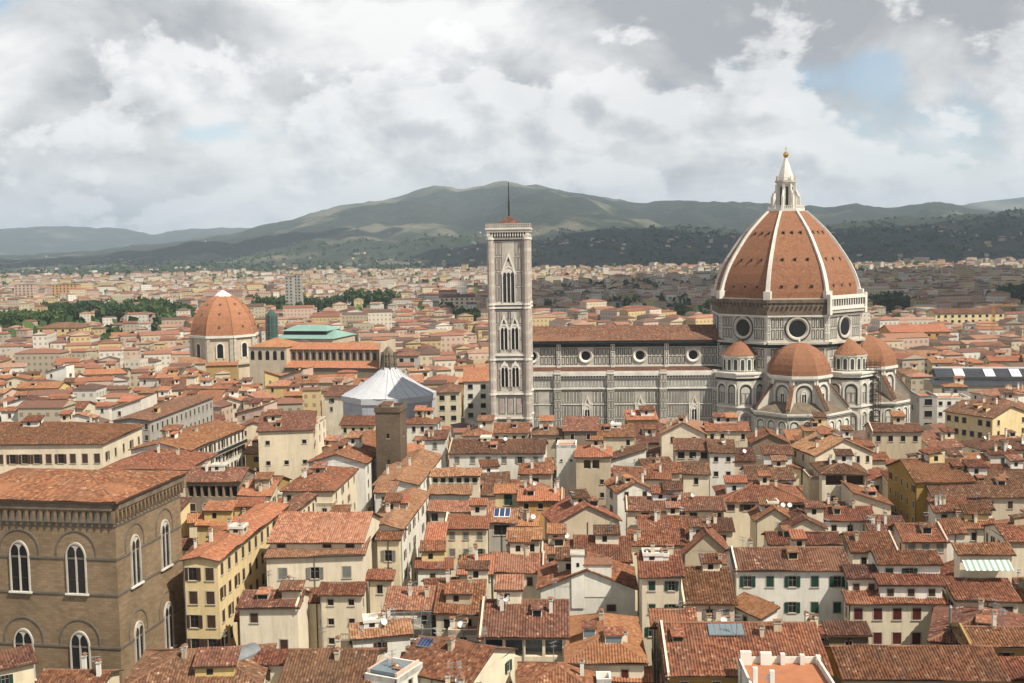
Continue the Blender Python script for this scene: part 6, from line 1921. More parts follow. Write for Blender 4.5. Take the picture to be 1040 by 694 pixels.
t_ = H(287, 338, 511, 0, 17.6, 'f', 'cream', D=5, lab='narrow roof terrace with a hedge below the hipped red roof', F=(3, 1, 'n'), Rt=False, L=False)
p0, p1 = at_z(291, 509, 17.6), at_z(334, 509, 17.6)
leaf_clump('hedge', 'green clipped hedge along the terrace below the hipped red roof', (p0.x + p1.x) / 2, (p0.y + p1.y) / 2 + 2.2, 17.2, (p1 - p0).length, 1.3, 2.0, 'hedge', n=260, seed=9)
a = H(200, 258, 533, 511, 17.5, 'm', 'yellow', 'tiles_orange', lab='yellow roof rooms with mixed orange roofs behind the yellow palazzo', clutter=2)
hut(a, 0.1, 0.15, 6, 4, 2.4, 'yellow', 'tiles_orange'); hut(a, 0.55, 0.4, 6, 4, 2.0, 'yellow', 'tiles_orange')
a = Q((340, 452), (371, 470), (402, 445), 20.5, 'x', 'white', 'tiles_red', s=0.3, lab='white house with black-shuttered side along the lane below the brown tower', Rt=(7, 4, 'b', (1.1, 1.9), 1.3, 3.8), anchor='the white house below the brown tower')
a = H(381, 400, 500, 490, 19.0, 'm', 'white', 'tiles_pale', lab='small white roof room among the pale roofs along the lane', clutter=0)
a = Q((372, 500), (424, 492), (448, 462), 19.5, 'x', 'white', 'tiles_pale', s=0.25, lab='sunlit pale roof running up the lane toward the brown tower', Rt=(6, 3, 'w'), clutter=3, near=True)
a = H(431, 452, 446, 437, 21.0, 'm', 'white', 'tiles_brown', lab='white house with a brown roof at the left end of the six-window house', F=(1, 1, 'w'), Rt=(2, 2, 'v'))
a = Q((-70, 449), (104, 450), (144, 432), 24.0, 'h', 'cream', 'tiles_red', s=0.24, lab='long cream palazzo with tall brown windows above the stone palace roof', F=(15, 2, 'b', (1.6, 2.6), 3.0, 6, 1), Rt=(5, 2, 'b', (1.4, 2.4), 3.0, 6, 1), clutter=0, anchor='the cream palazzo above the stone palace')
a = Q((95, 434), (152, 427), (216, 403), 24.5, 'x', 'grey', 'tiles_brown', s=0.14, lab='long grey palazzo with regular windows and a flat brown roof', Rt=(14, 3, 'n', (1.4, 2.2), 1.8, 4.6, 1), F=(5, 2, 'b'), clutter=0, anchor='the long grey palazzo')
a = Q((150, 450), (193, 457), (248, 434), 22.0, 'x', 'white', 'tiles_red', s=0.24, lab='white palazzo with a long line of balconies and dark windows', Rt=(13, 3, 'b', (1.3, 2.4), 1.0, 4.0, 1), F=(3, 1, 'b'), clutter=1, anchor='the balconied white palazzo')
bb = MB(); bb.box(a['w'] + 0.01, a['w'] + 1.1, 0.5, a['D'] - 0.5, 17.3, 17.5, 'stone_trim'); bb.box(a['w'] + 1.0, a['w'] + 1.08, 0.5, a['D'] - 0.5, 17.51, 18.5, 'iron_dark'); bb.build('balcony', a['root'])
a = H(104, 190, 476, 456, 20.0, 'h', 'cream', 'tiles_red', s=0.3, lab='red hipped roofs just behind the stone palace cornice', F=(4, 1, 'w'), clutter=2, anchor='the red roofs behind the cornice')
a = H(262, 318, (438, 436), 418, 24.0, 'm', 'cream', 'tiles_brown', s=0.15, lab='tall pale cream block with a few small windows, left of the wrapped baptistery', F=(3, 2, 'v', (1.2, 1.2), 3, 6), anchor='the tall blank cream block')
b = H(296, 322, 428, 0, 24.5, 'f', 'cream', D=10, parent=a['root'], F=(2, 2, 'v', (1, 1.2), 2, 4), name='stair_wing')
# -- right of the cathedral, nearer the viewer
a = H(934, 952, 402, 393, 22.0, 'f', 'grey', D=14, lab='tall grey-brown block with stacked dark openings right of the cathedral', F=(2, 5, 'v', (2.6, 2.2), 1.2, 4.2, 1), clutter=0, anchor='the grey-brown block')
a = H(951, 986, 404, 394, 21.0, 'f', 'white', D=12, lab='white stepped block with small windows right of the grey-brown block', F=(4, 3, 'v', (1.2, 1.4), 1.4, 3.8))
a = H(960, 1008, (417, 424), 409, 20.5, 'g', 'yellow', 'tiles_brown', lab='yellow building with a row of square windows under a wide brown roof', F=(6, 2, 'v', (1.6, 1.8), 1.4, 4), anchor='the yellow building with square windows')
a = H(1004, 1060, 418, 400, 21.0, 'h', 'white', 'tiles_brown', lab='white building with a big brown hipped roof at the right edge', F=(4, 2, 'b'), s=0.3)
a = H(886, 936, 438, 430, 20.5, 'g', 'beige', 'tiles_brown', lab='beige house with three dark windows in front of the cathedral apse wall', F=(4, 1, 'v', (1.3, 1.7), 1.4))
a = H(818, 846, 437, 431, 21.5, 'h', 'yellow', 'tiles_pale', lab='small yellow rooftop house with two windows before the cathedral', F=(2, 1, 'v', (1.1, 1.6), 1.0), s=0.3)
a = H(500, 536, 439, 429, 19.5, 'g', 'cream', 'tiles_red', lab='red-roofed house right at the foot of the bell tower', F=(4, 1, 'v'))
a = H(540, 572, 441, 430, 19.5, 'h', 'beige', 'tiles_brown', lab='brown hipped roof against the cathedral, just right of the bell tower', F=(3, 1, 'v'))
a = H(573, 606, 437, 423, 21.0, 'm', 'brown', 'tiles_brown', lab='dark brown rear wall and roof rising before the cathedral nave', F=(2, 1, 'v'))
a = H(607, 644, 443, 431, 19.0, 'g', 'cream', 'tiles_red', lab='red roof below the first nave window right of the bell tower', F=(3, 1, 'v'))
a = H(672, 716, 440, 429, 20.0, 'x', 'cream', 'tiles_pale', D=10, lab='pale cream gable in front of the right part of the cathedral nave', F=(2, 1, 'v'))
a = H(718, 760, 437, 428, 20.5, 'g', 'cream', 'tiles_red', lab='long pale wall and red roof at the foot of the cathedral crossing', F=(4, 1, 'v'))
a = H(470, 498, 442, 431, 19.5, 'h', 'white', 'tiles_red', lab='white house with a red hipped roof left of the bell tower foot', F=(3, 1, 'v'))
a = H(346, 380, 431, 422, 19.5, 'g', 'cream', 'tiles_red', lab='red-roofed cream house in front of the left side of the wrapped baptistery', F=(4, 1, 'v'))
a = H(407, 442, 430, 421, 20.0, 'h', 'white', 'tiles_red', lab='white house with hipped roof in front of the right side of the wrapped baptistery', F=(4, 1, 'v'))
NHAND = len(HOUSES)

# ------------------------------------------------------------------ houses filling the blocks between
def footprint_hit(cc, pad=0.8):
    def axes(c):
        out = []
        for i in range(2):
            e = c[(i + 1) % 4] - c[i]
            out.append(Vector((-e.y, e.x)).normalized())
        return out
    for h in HOUSES:
        hc = h['c']
        if (h['mid'] - (cc[0] + cc[2]) / 2).length > 90: continue
        sep = False
        for ax in axes(cc) + axes(hc):
            a = [p.dot(ax) for p in cc]; b = [p.dot(ax) for p in hc]
            if max(a) < min(b) - pad * 0 + 0.3 or max(b) < min(a) + 0.3: sep = True; break
        if not sep: return True
    for q in BLOCKED:
        if q(cc): return True
    return False
def blk_circle(x, y, r): return lambda cc: any((p - Vector((x, y))).length < r for p in cc + [(cc[0] + cc[2]) / 2])
def blk_rect(x0, x1, y0, y1): return lambda cc: max(p.x for p in cc) > x0 and min(p.x for p in cc) < x1 and max(p.y for p in cc) > y0 and min(p.y for p in cc) < y1
BLOCKED = [blk_rect(-14, 108, 406, 476), blk_circle(DOMEX, DOMEY, 58), blk_rect(-10, 9, 378, 402), blk_circle(at_Y(395, 400, 428).x, 428, 30), blk_circle(at_Y(228, 330, 690).x, 680, 52),
           blk_rect(-152, -62, 560, 645), blk_rect(-175, -110, 752, 815), blk_circle(at_Y(276, 330, 700).x, 700, 9), blk_rect(at_z(378, 415, 33).x, at_z(409, 415, 33).x, 295, 330),
           blk_rect(170, 235, 462, 505), blk_rect(-110, -52, 138, 222), blk_rect(-52, -22, 138, 176), blk_circle(DOMEX + 35, DOMEY, 34)]
rf = random.Random(41)
rc = random.Random(17)
FI = [0]
STUFF = {0, 9, 14, 15, 16, 17, 18, 20, 21, 22, 24, 25, 28, 29, 32, 33, 34, 35, 38, 39, 40, 42, 43, 44, 47, 48, 49, 54, 55, 56, 57, 58, 60, 64, 66, 71, 78, 80, 81, 84, 85, 86, 90, 91, 94, 98, 99, 100, 103, 105, 107, 108, 110, 112, 113, 115, 117, 118, 119, 120, 122, 124, 125, 126, 127, 128, 129, 130, 134, 135, 136, 138, 139, 140, 142, 147, 149, 151, 152, 154, 155, 156, 159, 160, 162, 163, 166, 168, 169, 170, 172, 173, 175, 177, 190, 195, 201, 203, 209, 215, 217, 218, 219, 225, 228, 231, 232, 233, 234, 235, 240, 241, 242, 243, 244, 245, 246, 247, 248, 249, 250, 251, 252, 253, 254, 262, 264, 265, 266, 267, 268, 269, 270, 272, 273, 274, 275, 280, 284, 285, 286, 287, 288, 289, 292, 301, 302, 303, 304, 305, 306, 307, 320, 321, 322, 323, 324, 325, 326, 327, 328, 329, 336, 339, 340, 341, 342, 343, 344, 345, 350}     # hardly seen behind the others: kept as plain far houses
RESERVED = [blk_rect(-60, -36, 545, 580), blk_rect(-22, -8, 455, 500), blk_rect(-34, -16, 425, 465)]
REST = []
def clutter_rooms(h, near):
    """attic rooms, loft terraces and dormers standing up out of a roof"""
    h['near'] = near
    if h['w'] < 6 or h['D'] < 6: return
    q = rc.random()
    f = lambda a, b: rc.uniform(a, b)
    wl = rc.choice(('cream', 'white', 'white', 'beige', 'yellow'))
    if q < 0.30: hut(h, f(.05, .5), f(.3, .45), f(3, 5), f(3, 4.2), f(1.6, 2.6), wl, rc.choice(TONES))
    elif q < 0.37: hut(h, f(.05, .5), f(.25, .4), f(2.2, 3.6), f(2.5, 3.5), f(0.6, 1.2), rc.choice(('white', 'cream', 'beige')), 'tiles_red', 'f')
    elif q < 0.56: dormer(h, f(.25, .75), f(.15, .25), f(1.4, 2.2), f(1.0, 1.5), wl, tone=rc.choice(TONES))
    if q > 0.85: hut(h, f(.3, .7), f(.4, .55), f(2, 3.5), f(2, 3), f(1.4, 2.2), 'cream', rc.choice(TONES))
for h_ in HOUSES[:NHAND]:
    if h_['roof'] != 'f' and 160 < h_['mid'].y and h_['D'] > 5:
        for k_ in range(3 if h_['w'] > 14 else 2):
            if rc.random() < 0.72: clutter_rooms(h_, h_['mid'].y < 330)
def fill(Y0, Y1, gx, gy, zlo, zhi, wr, dr, maxn, tones, near=None, prefix='', jit=0.35, rotbase=0.0):
    n = 0
    y = Y0
    row = 0
    while y < Y1:
        half = y * 0.50 + 10
        x = -half + (row % 2) * gx * 0.5
        while x < half and n < maxn:
            cx = x + rf.uniform(-jit, jit) * gx; cy = y + rf.uniform(-jit, jit) * gy
            w = rf.uniform(*wr); d = rf.uniform(*dr)
            th = rotbase + R(rf.choice((0, 0, 0, 8, -8, 14, -12))) + R(rf.uniform(-3, 3))
            if rf.random() < 0.25: w, d = d, w
            u = Vector((math.cos(th), math.sin(th))); v = Vector((-u.y, u.x))
            ok = False
            for sc in (1.0, 0.75, 0.55):
                A = Vector((cx, cy)) - u * w * sc / 2; B = A + u * w * sc
                cc = [A, B, B + v * d * sc, A + v * d * sc]
                if not footprint_hit(cc): ok = True; break
            if ok:
                ze = rf.uniform(zlo, zhi)
                pt = proj((cx, cy, ze + 2))
                if -30 < pt[0] < 1070 and pt[1] < 720:
                    lit = 1 if cy < 420 else 0
                    wall = rf.choices(('cream', 'white', 'yellow', 'beige', 'ochre', 'pink', 'grey', 'orange'), (30, 34, 13, 11, 4, 3, 2, 3))[0]
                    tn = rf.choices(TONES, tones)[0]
                    rt = rf.choices('ghxmrl', (42, 22, 14, 14, 4, 4))[0]
                    hs = rf.uniform(0.26, 0.36)
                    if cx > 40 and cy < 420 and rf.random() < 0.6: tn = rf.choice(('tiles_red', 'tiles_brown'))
                    fi = FI[0]; FI[0] += 1
                    if fi in STUFF or any(q(cc) for q in RESERVED):
                        if fi in STUFF: REST.append((A, B, d * sc, ze))
                        v_ = Vector((-u.y, u.x)) * d * sc
                        HOUSES.append(dict(root=None, c=[A, B, B + v_, A + v_], mid=(A + B) / 2, fi=fi))
                    else:
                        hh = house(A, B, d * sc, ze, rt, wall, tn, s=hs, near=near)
                        HOUSES[-1]['fi'] = fi
                        rc.seed(fi * 31 + 5)
                        clutter_rooms(hh, cy < 420)
                    n += 1
            x += gx
        y += gy; row += 1
    return n
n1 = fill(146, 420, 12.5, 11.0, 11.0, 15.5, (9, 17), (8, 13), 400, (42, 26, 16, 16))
n2 = fill(424, 570, 15.5, 13.0, 13.0, 19.5, (9, 21), (8, 14), 230, (20, 12, 40, 28), near=False)
print('hand', NHAND, 'fill near', n1, 'fill mid', n2)
# ------------------------------------------------------------------ the far town: past the houses one can tell apart
FBLK = []
# a few large buildings standing out in the far town
def far_block(px0, px1, ytop, Y, h_tiles, wall, lab, name='apartment_block', cat='apartment block', D=16, roof='f', tone='tiles_pale', rows=6, group=None):
    p0, p1 = at_Y(px0, ytop, Y), at_Y(px1, ytop, Y)
    z = (p0.z + p1.z) / 2
    FBLK.append(blk_rect(p0.x - 12, p1.x + 12, Y - 22, Y + D + 12))
    w = abs(p1.x - p0.x)
    return house((p0.x, Y), (p1.x, Y), D, z, roof, wall, tone, F=(max(2, int(w / 5)), rows, 'v', (2.0, 1.9), 1.5, 4.0, 1), Rt=(3, rows, 'v', (1.8, 1.9), 1.5, 4.0, 1), L=False, clutter=0, near=False, lab=lab, name=name, cat=cat, group=group)
far_block(289, 297, 281, 1400, 0, 'grey', 'left one of two grey apartment towers far behind the plain tiled dome', 'apartment_tower', 'tower block', rows=9)
far_block(298, 305, 279, 1420, 0, 'grey', 'right one of two grey apartment towers far behind the plain tiled dome', 'apartment_tower', 'tower block', rows=9)
far_block(14, 34, 289, 1700, 0, 'pink', 'long pinkish block on the far left skyline of the town', rows=5)
far_block(52, 78, 289, 1720, 0, 'orange', 'wide orange block on the far left, right of the pinkish one', rows=5)
far_block(38, 82, 333, 900, 0, 'yellow', 'pale yellow villa with a wide brown roof before the park trees at left', 'large_villa', 'villa', D=22, roof='h', tone='tiles_brown', rows=2)
far_block(402, 424, 361, 560, 0, 'grey', 'grey building with a row of arched openings left of the bell tower', 'arcaded_building', 'building', D=16, roof='h', tone='tiles_brown', rows=3)
far_block(471, 497, 387, 470, 0, 'white', 'white palazzo with rows of windows just left of the bell tower', 'palazzo', 'palazzo', D=26, roof='g', tone='tiles_orange', rows=4)
far_block(443, 466, 398, 440, 0, 'cream', 'cream palazzo with brown roof between the wrapped baptistery and the white palazzo', 'palazzo', 'palazzo', D=20, roof='h', tone='tiles_brown', rows=4)
far_block(446, 482, 302, 1270, 0, 'cream', 'long pale institutional building left of the bell tower top storeys', 'institution', 'building', D=18, roof='g', tone='tiles_brown', rows=3)
far_block(905, 965, 337, 740, 0, 'orange', 'long orange-roofed building right of the great dome', 'long_building', 'building', D=24, roof='g', tone='tiles_orange', rows=2)
far_block(950, 1020, 318, 890, 0, 'yellow', 'long yellowish building behind the yellow crane', 'long_building', 'building', D=20, roof='g', tone='tiles_brown', rows=2)

FW = [(0.62, 0.53, 0.38), (0.70, 0.66, 0.58), (0.60, 0.47, 0.26), (0.50, 0.43, 0.33), (0.58, 0.44, 0.35), (0.66, 0.60, 0.50)]
FT = [(0.31, 0.127, 0.071), (0.218, 0.092, 0.06), (0.345, 0.172, 0.109), (0.276, 0.132, 0.09), (0.184, 0.092, 0.067), (0.345, 0.207, 0.144), (0.149, 0.098, 0.078), (0.115, 0.071, 0.057)]
TREE_ZONES = (
    (-5, 60, 337, 330, 26, 'leafy park tree in the dense green belt at the far left', 'trees of the park at far left', (17, 25), (0, 1)),
    (48, 135, 330, 320, 36, 'dark tree in the long row behind the yellow villa', 'trees behind the yellow villa', (17, 25), (1, 3)),
    (140, 196, 326, 315, 20, 'tree in the row left of the plain tiled dome', 'trees left of the plain tiled dome', (15, 22), (1, 2)),
    (250, 352, 319, 311, 32, 'tree in the dark row right of the plain tiled dome', 'trees right of the plain tiled dome', (16, 23), (1, 3)),
    (355, 402, 317, 311, 7, 'tall round tree standing above the long green row', 'tall trees above the long row', (26, 33), (0, 1)),
    (462, 486, 331, 326, 7, 'green tree beside the pale institution left of the bell tower', 'trees beside the bell tower', (13, 18), (0, 2)),
    (888, 925, 322, 314, 14, 'dark tree in the clump right of the great dome', 'trees in the clump right of the great dome', (17, 24), (1, 3)),
    (1006, 1044, 311, 303, 12, 'dark tree in the clump at the far right', 'trees at the far right', (18, 24), (1, 3)),
    (934, 948, 355, 352, 3, 'small green tree among the roofs right of the cathedral', 'small trees among the right-hand roofs', (12, 15), (0, 2)))
def far_town():
    r = random.Random(77)
    mb = MB(); tint = []
    grid = {}
    def add(cx, cy, w, d, h, th, zg, flat=False, pale=0.0):
        u = Vector((math.cos(th), math.sin(th))); v = Vector((-u.y, u.x))
        c = Vector((cx, cy))
        p = [c - u * w / 2 - v * d / 2, c + u * w / 2 - v * d / 2, c + u * w / 2 + v * d / 2, c - u * w / 2 + v * d / 2]
        wc = r.choice(FW); tc = r.choice(FT)
        k = r.uniform(0.85, 1.12)
        wc = tuple(min(0.8, q * k * 0.88) for q in wc); tc = tuple(q * k for q in tc)
        z1 = zg + h
        for i in range(4):
            j = (i + 1) % 4
            L = (p[j] - p[i]).length
            mb.poly([(p[i].x, p[i].y, zg - 2), (p[j].x, p[j].y, zg - 2), (p[j].x, p[j].y, z1), (p[i].x, p[i].y, z1)], 'far_walls', [(0.4, -h - 1.0), (L + 0.4, -h - 1.0), (L + 0.4, 1.0), (0.4, 1.0)]); tint.append(wc)
        if flat:
            mb.poly([(q.x, q.y, z1) for q in p], 'far_tiles'); tint.append((0.35, 0.31, 0.27)); return
        o = 0.6; s = 0.32
        e = [c + (q - c) * (1 + o * 2 / max(w, d)) for q in p]
        zo = z1 - 0.1
        if w >= d:
            zr = z1 + s * d / 2
            hip = 0.0 if r.random() < 0.55 else d / 2 / w
            a = (e[0] + e[3]) / 2; b = (e[1] + e[2]) / 2
            a, b = a + (b - a) * hip, b - (b - a) * hip
            fs = [[e[0], e[1], b, a], [e[2], e[3], a, b]]; tr = [[e[1], e[2], b], [e[3], e[0], a]]
        else:
            zr = z1 + s * w / 2
            hip = 0.0 if r.random() < 0.55 else w / 2 / d
            a = (e[0] + e[1]) / 2; b = (e[3] + e[2]) / 2
            a, b = a + (b - a) * hip, b - (b - a) * hip
            fs = [[e[1], e[2], b, a], [e[3], e[0], a, b]]; tr = [[e[0], e[1], a], [e[2], e[3], b]]
        top = (a, b)
        def P(q): return (q.x, q.y, zr if q in (a, b) else zo)
        for f in fs: mb.poly([P(q) for q in f], 'far_tiles'); tint.append(tc)
        for f in tr: mb.poly([P(q) for q in f], 'far_tiles' if hip else 'far_walls', None if hip else [(0, 0.2), (0.1, 0.2), (0.1, 0.3)]); tint.append(tc if hip else wc)
    y = 130.0
    while y < 3350:
        g = 14.5 if y < 700 else (16 if y < 1100 else (19 if y < 1800 else 23))
        half = y * 0.485 + (90 if y < 700 else 30)
        x = -half
        while x < half:
            if y < 432 and -25 < proj((x, y, 14.0))[0] < 1065:
                x += g; continue
            cx, cy = x + r.uniform(-.35, .35) * g, y + r.uniform(-.35, .35) * g
            dist = noise.noise(Vector((cx / 260.0, cy / 260.0, 4.0)))
            th = R(8 + 40 * dist) + (R(90) if r.random() < 0.4 else 0) + R(r.uniform(-12, 12))
            den = 0.86 if cy < 1500 else (0.70 if cy < 2300 else 0.5)
            if noise.noise(Vector((cx / 300.0, cy / 420.0, 9.0))) > 0.33 and cy > 950: den *= 0.25
            gp = proj((cx, cy, 0))
            if any(q[0] - 4 < gp[0] < q[1] + 4 and q[3] - 2 < gp[1] < q[2] + 9 for q in TREE_ZONES): den = 0.06
            if r.random() < den:
                big = r.random() < 0.09
                w = r.uniform(7, 17) * (2.0 if big else 1); d = r.uniform(7, 12) * (1.25 if big else 1)
                if cy > 1800: w *= 0.95
                u = Vector((math.cos(th), math.sin(th))); v = Vector((-u.y, u.x)); c = Vector((cx, cy))
                cc = [c - u * w / 2 - v * d / 2, c + u * w / 2 - v * d / 2, c + u * w / 2 + v * d / 2, c - u * w / 2 + v * d / 2]
                if (cy > 860 or not footprint_hit(cc)) and not any(q(cc) for q in FBLK):
                    zg = min(1.0, max(0.0, (cy - 1200) / 2500.0)) * 6.0
                    if cy > 2780: zg = terrain(520 + cx / cy * FPX, cy)[0]
                    add(cx, cy, w, d, r.uniform(7, 18) + (r.uniform(2, 8) if big else 0), th, zg, r.random() < (0.04 if cy < 1400 else 0.14))
            x += g
        y += g * 0.92
    for A, B, D_, ze_ in REST:
        u_ = (B - A).normalized(); c_ = (A + B) / 2 + Vector((-u_.y, u_.x)) * D_ / 2
        add(c_.x, c_.y, (B - A).length, D_, ze_, math.atan2(u_.y, u_.x), 0.0)
    # villas on the lower slopes of the hills
    for i in range(520):
        Y = r.uniform(3350, 5000) if r.random() < 0.85 else r.uniform(5600, 7600)
        px = r.uniform(-40, 1080)
        if noise.noise(Vector((px / 60.0, Y / 500.0, 2.0))) < -0.02 and r.random() < 0.85: continue
        z, op = terrain(px, Y)
        if z > 190: continue
        X = (px - 520) / FPX * Y
        add(X, Y, r.uniform(8, 20), r.uniform(8, 12), r.uniform(5, 9), r.uniform(0, 3), z, r.random() < 0.2)
    o = mb.build('distant_houses')
    me = o.data
    at = me.attributes.new('tint', 'FLOAT_COLOR', 'FACE')
    flat = []
    for t in tint: flat.extend((t[0], t[1], t[2], 1.0))
    at.data.foreach_set('color', flat)
    tag(o, kind='stuff', label='countless tiled houses of the far town spreading to the foot of the hills', cat='houses')
far_town()

# ------------------------------------------------------------------ trees
def tree_meshes(seed, kind):
    r = random.Random(seed)
    cb = MB()
    mat = 'leaves_dark' if kind else 'leaves_mid'
    lobes = []
    for i in range(11):
        a = r.uniform(0, 6.28); q = r.uniform(0.1, 0.62)
        lobes.append((math.cos(a) * q, math.sin(a) * q, r.uniform(0.42, 1.0), r.uniform(0.2, 0.38)))
    for lx, ly, lz, lr in lobes:
        for k in range(46):
            d = Vector((r.gauss(0, 1), r.gauss(0, 1), r.gauss(0, 1))).normalized() * lr * r.uniform(0.55, 1.06)
            c = Vector((lx + d.x, ly + d.y, lz + d.z * 0.85))
            t = Vector((r.gauss(0, 1), r.gauss(0, 1), r.gauss(0, 1))).normalized()
            b = t.cross(Vector((r.gauss(0, 1), r.gauss(0, 1), r.gauss(0, 1)))).normalized()
            s = r.uniform(0.05, 0.10)
            cb.poly([c - t * s - b * s * .6, c + t * s - b * s * .6, c + t * s + b * s * .6, c - t * s + b * s * .6], mat, [(0, 0)] * 4)
    tb = MB()
    tb.tube((0, 0, 0), (0, 0, 0.5), 0.045, 'bark', 6, 0.03)
    for i in range(5):
        l = lobes[i]; tb.tube((0, 0, 0.3 + 0.04 * i), (l[0] * .8, l[1] * .8, l[2]), 0.025, 'bark', 5, 0.008)
    return cb.mesh('crown'), tb.mesh('trunk')
TM = [tree_meshes(s, k) for s, k in ((1, 0), (2, 1), (3, 0), (4, 1))]
def place_tree(px, py, h, v, lab, grp, z=0.0):
    c = at_z(px, py, z)
    root = thing('broadleaf_tree', lab, 'tree', (c.x, c.y, z), 0, grp)
    for nm, me in zip(('crown', 'trunk'), TM[v % 4]):
        o = link(nm, me, root, None, (px * 0.7) % 6.28)
        o.scale = (h * 0.62, h * 0.62, h * 0.75)
rt = random.Random(12)
for (x0, x1, y0, y1, n, lab, grp, hh, ks) in TREE_ZONES:
    for i in range(n):
        place_tree(x0 + (x1 - x0) * (i + rt.uniform(.1, .9)) / n, rt.uniform(y1, y0), rt.uniform(*hh), rt.choice(ks), lab, grp)
# woods and garden trees too far to count
def woods():
    r = random.Random(9)
    mb = MB()
    def clump(X, Y, z, s, n=16, dark=True):
        for k in range(n):
            d = Vector((r.gauss(0, .45), r.gauss(0, .45), abs(r.gauss(0.35, .3)))) * s
            c = Vector((X, Y, z)) + d
            t = Vector((r.gauss(0, 1), r.gauss(0, 1), r.gauss(0, 1))).normalized()
            b = t.cross(Vector((r.gauss(0, 1), r.gauss(0, 1), r.gauss(0, 1)))).normalized()
            q = s * r.uniform(0.16, 0.32)
            mb.poly([c - t * q - b * q, c + t * q - b * q, c + t * q + b * q, c - t * q + b * q], 'leaves_dark' if dark else 'leaves_mid', [(0, 0)] * 4)
    for i in range(2600):
        Y = r.uniform(900, 3300); X = r.uniform(-.48, .48) * Y
        if noise.noise(Vector((X / 300.0, Y / 420.0, 9.0))) < 0.22 and r.random() < 0.72: continue
        clump(X, Y, min(1.0, max(0.0, (Y - 1200) / 2500.0)) * 6.0 if Y < 2780 else terrain(520 + X / Y * FPX, Y)[0], r.uniform(9, 17), 14, r.random() < .6)
    for i in range(3600):
        Y = r.uniform(3000, 5600); px = r.uniform(-40, 1080)
        z, op = terrain(px, Y)
        if noise.noise(Vector((px / 70.0, Y / 400.0, 5.0))) < 0.0 and r.random() < 0.7: continue
        clump((px - 520) / FPX * Y, Y, z, r.uniform(8, 17), 12, True)
    tag(mb.build('distant_woods'), kind='stuff', label='scattered woods and garden trees between the far houses and on the slopes', cat='woods')
woods()

# ------------------------------------------------------------------ unseen clouds added overhead to shade parts of the town and hills
def shade_cloud(cx, cy, rx, ry, seed):
    r = random.Random(seed)
    mb = MB()
    z0 = 1700.0
    nx, ny = 22, 22
    pts = []
    for j in range(ny + 1):
        row = []
        for i in range(nx * 2):
            a = 2 * math.pi * i / (nx * 2)
            q = j / ny
            edge = 1.0 + 0.28 * noise.fractal(Vector((math.cos(a) * 1.3 + seed, math.sin(a) * 1.3, 0)), 0.9, 2.0, 5)
            x, y = math.cos(a) * q * rx * edge, math.sin(a) * q * ry * edge
            hgt = (1 - q ** 3) * min(rx, ry) * 0.4 * (0.7 + 0.5 * noise.fractal(Vector((x / 200.0, y / 200.0, seed)), 0.9, 2.0, 4))
            row.append((cx + x, cy + y, z0 + max(0, hgt)))
        pts.append(row)
    n = nx * 2
    for j in range(ny):
        for i in range(n):
            k = (i + 1) % n
            mb.poly([pts[j][i], pts[j + 1][i], pts[j + 1][k], pts[j][k]] if j else [pts[0][0], pts[1][i], pts[1][k]], 'shade_cloud_white', [(0, 0)] * (4 if j else 3))
    mb.poly([(p[0], p[1], z0) for p in pts[ny]][::-1], 'shade_cloud_white', [(0, 0)] * n)
    tag(mb.build('shade_cloud'), kind='structure')
def shade(X, Y, rx, ry, seed, z=10):
    # an added opaque cloud, set so that its shadow falls round ground point (X, Y)
    k = (1700.0 - z) / sun_dir.z
    shade_cloud(X + sun_dir.x * k, Y + sun_dir.y * k, rx, ry, seed)
for c in CLOUD_SHADES: shade(*c)

# ------------------------------------------------------------------ air
def air():
    mb = MB()
    mb.box(-21000, 21000, -900, 23000, -3.0, 1000.0, 'haze_air')
    tag(mb.build('haze'), kind='stuff', label='pale summer haze lying between the town and the hills', cat='haze')
m = bpy.data.materials.new('haze_air'); m.use_nodes = True; MATS['haze_air'] = m
m.node_tree.nodes.clear()
o_ = m.node_tree.nodes.new('ShaderNodeOutputMaterial')
v_ = m.node_tree.nodes.new('ShaderNodeVolumePrincipled')
v_.inputs['Color'].default_value = (0.70, 0.84, 1.0, 1)
v_.inputs['Density'].default_value = HAZE
v_.inputs['Anisotropy'].default_value = 0.2
m.node_tree.links.new(v_.outputs[0], o_.inputs['Volume'])
air()

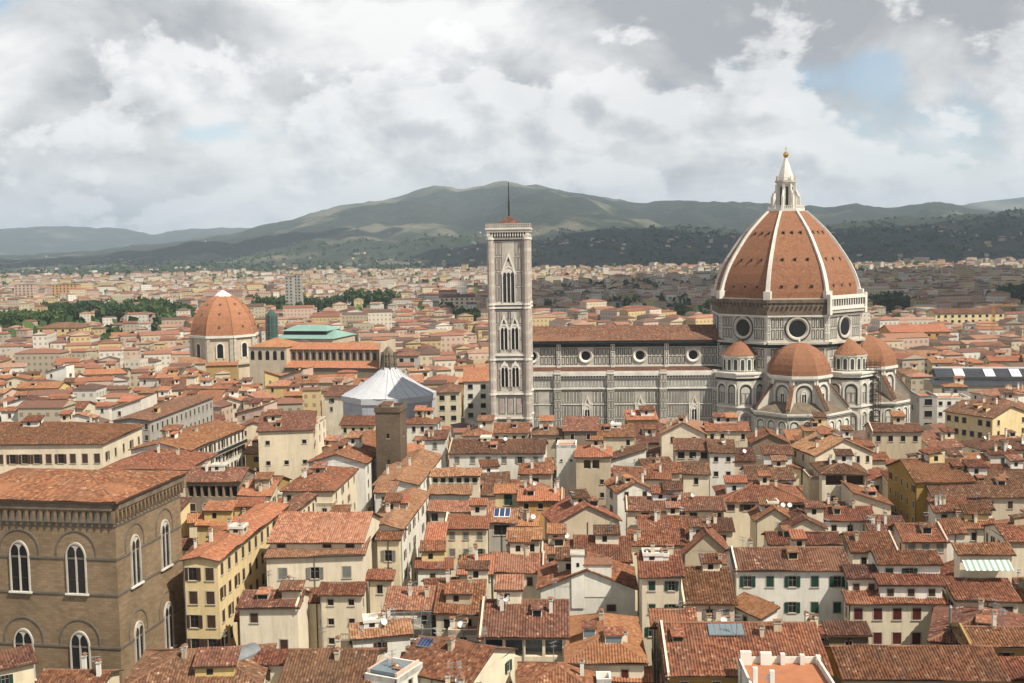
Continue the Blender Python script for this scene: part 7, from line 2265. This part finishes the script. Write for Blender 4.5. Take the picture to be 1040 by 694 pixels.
# ------------------------------------------------------------------ labels of the houses that fill the blocks
ANCH = [('the bell tower', 519, 425), ('the cathedral nave', 630, 432), ('the cathedral apse', 810, 430), ('the wrapped baptistery', 396, 415), ('the plain tiled dome', 228, 372),
        ('the long church', 340, 372), ('the brown tower', 394, 440), ('the brown stone palace', 100, 640), ('the dark slate hall', 1000, 390), ('the market hall', 308, 338), ('the scaffolding', 886, 415)]
HOUSES = [h for h in HOUSES if h['root']]
for h in HOUSES:
    p = proj((h['mid'].x, h['mid'].y, h['ze']))
    h['px'] = p
    if h['anchor']: ANCH.append((h['anchor'], p[0], p[1]))
TN = {'tiles_red': 'red', 'tiles_brown': 'brown', 'tiles_orange': 'orange', 'tiles_pale': 'pale'}
RN = {'g': 'tiled', 'h': 'hipped', 'x': 'gable-fronted', 'm': 'lean-to', 'r': 'slanting', 'l': 'slanting', 'f': 'flat'}
used = {}
fills = [h for h in HOUSES if not h['lab']]
fills.sort(key=lambda h: h['mid'].y)
ORD = ('', 'second ', 'third ', 'fourth ', 'fifth ', 'sixth ', 'seventh ', 'eighth ')
for h in fills:
    x, y = h['px']
    size = 'small ' if h['w'] < 8 else ('wide ' if h['w'] > 17 else '')
    base = '%s%s house with %s %s roof' % (size, h['wall'], TN.get(h['tone'], 'grey'), RN[h['roof']])
    cand = sorted(ANCH, key=lambda a: (a[1] - x) ** 2 + (1.6 * (a[2] - y)) ** 2)
    done = False
    for nm, ax, ay in cand[:7]:
        dx, dy = x - ax, y - ay
        rel = ('left of ' if dx < 0 else 'right of ') if abs(dx) > 1.5 * abs(dy) else ('behind ' if dy < 0 else 'in front of ')
        t = base + ' ' + rel + nm
        if len(t.replace('-', ' ').split()) <= 16 and t not in used:
            used[t] = 1; h['root']['label'] = t; done = True; break
    if not done:
        nm, ax, ay = cand[0]
        (n2, bx, by) = cand[1]
        t = base + ' between ' + nm + ' and ' + n2
        if len(t.split()) > 16 or t in used:
            k = 1
            while True:
                t = '%s%s, nearer the %s edge' % (base, ' by ' + nm, 'left' if x < 520 else 'right') if k == 1 else '%s%s by %s' % (ORD[min(k, 7)], base, nm)
                if t not in used or k > 8: break
                k += 1
        used[t] = 1
        h['root']['label'] = t
    h['root']['group'] = 'tiled houses filling the town blocks'
for h in HOUSES[:NHAND]:
    h['root']['group'] = 'tiled houses of the old town'
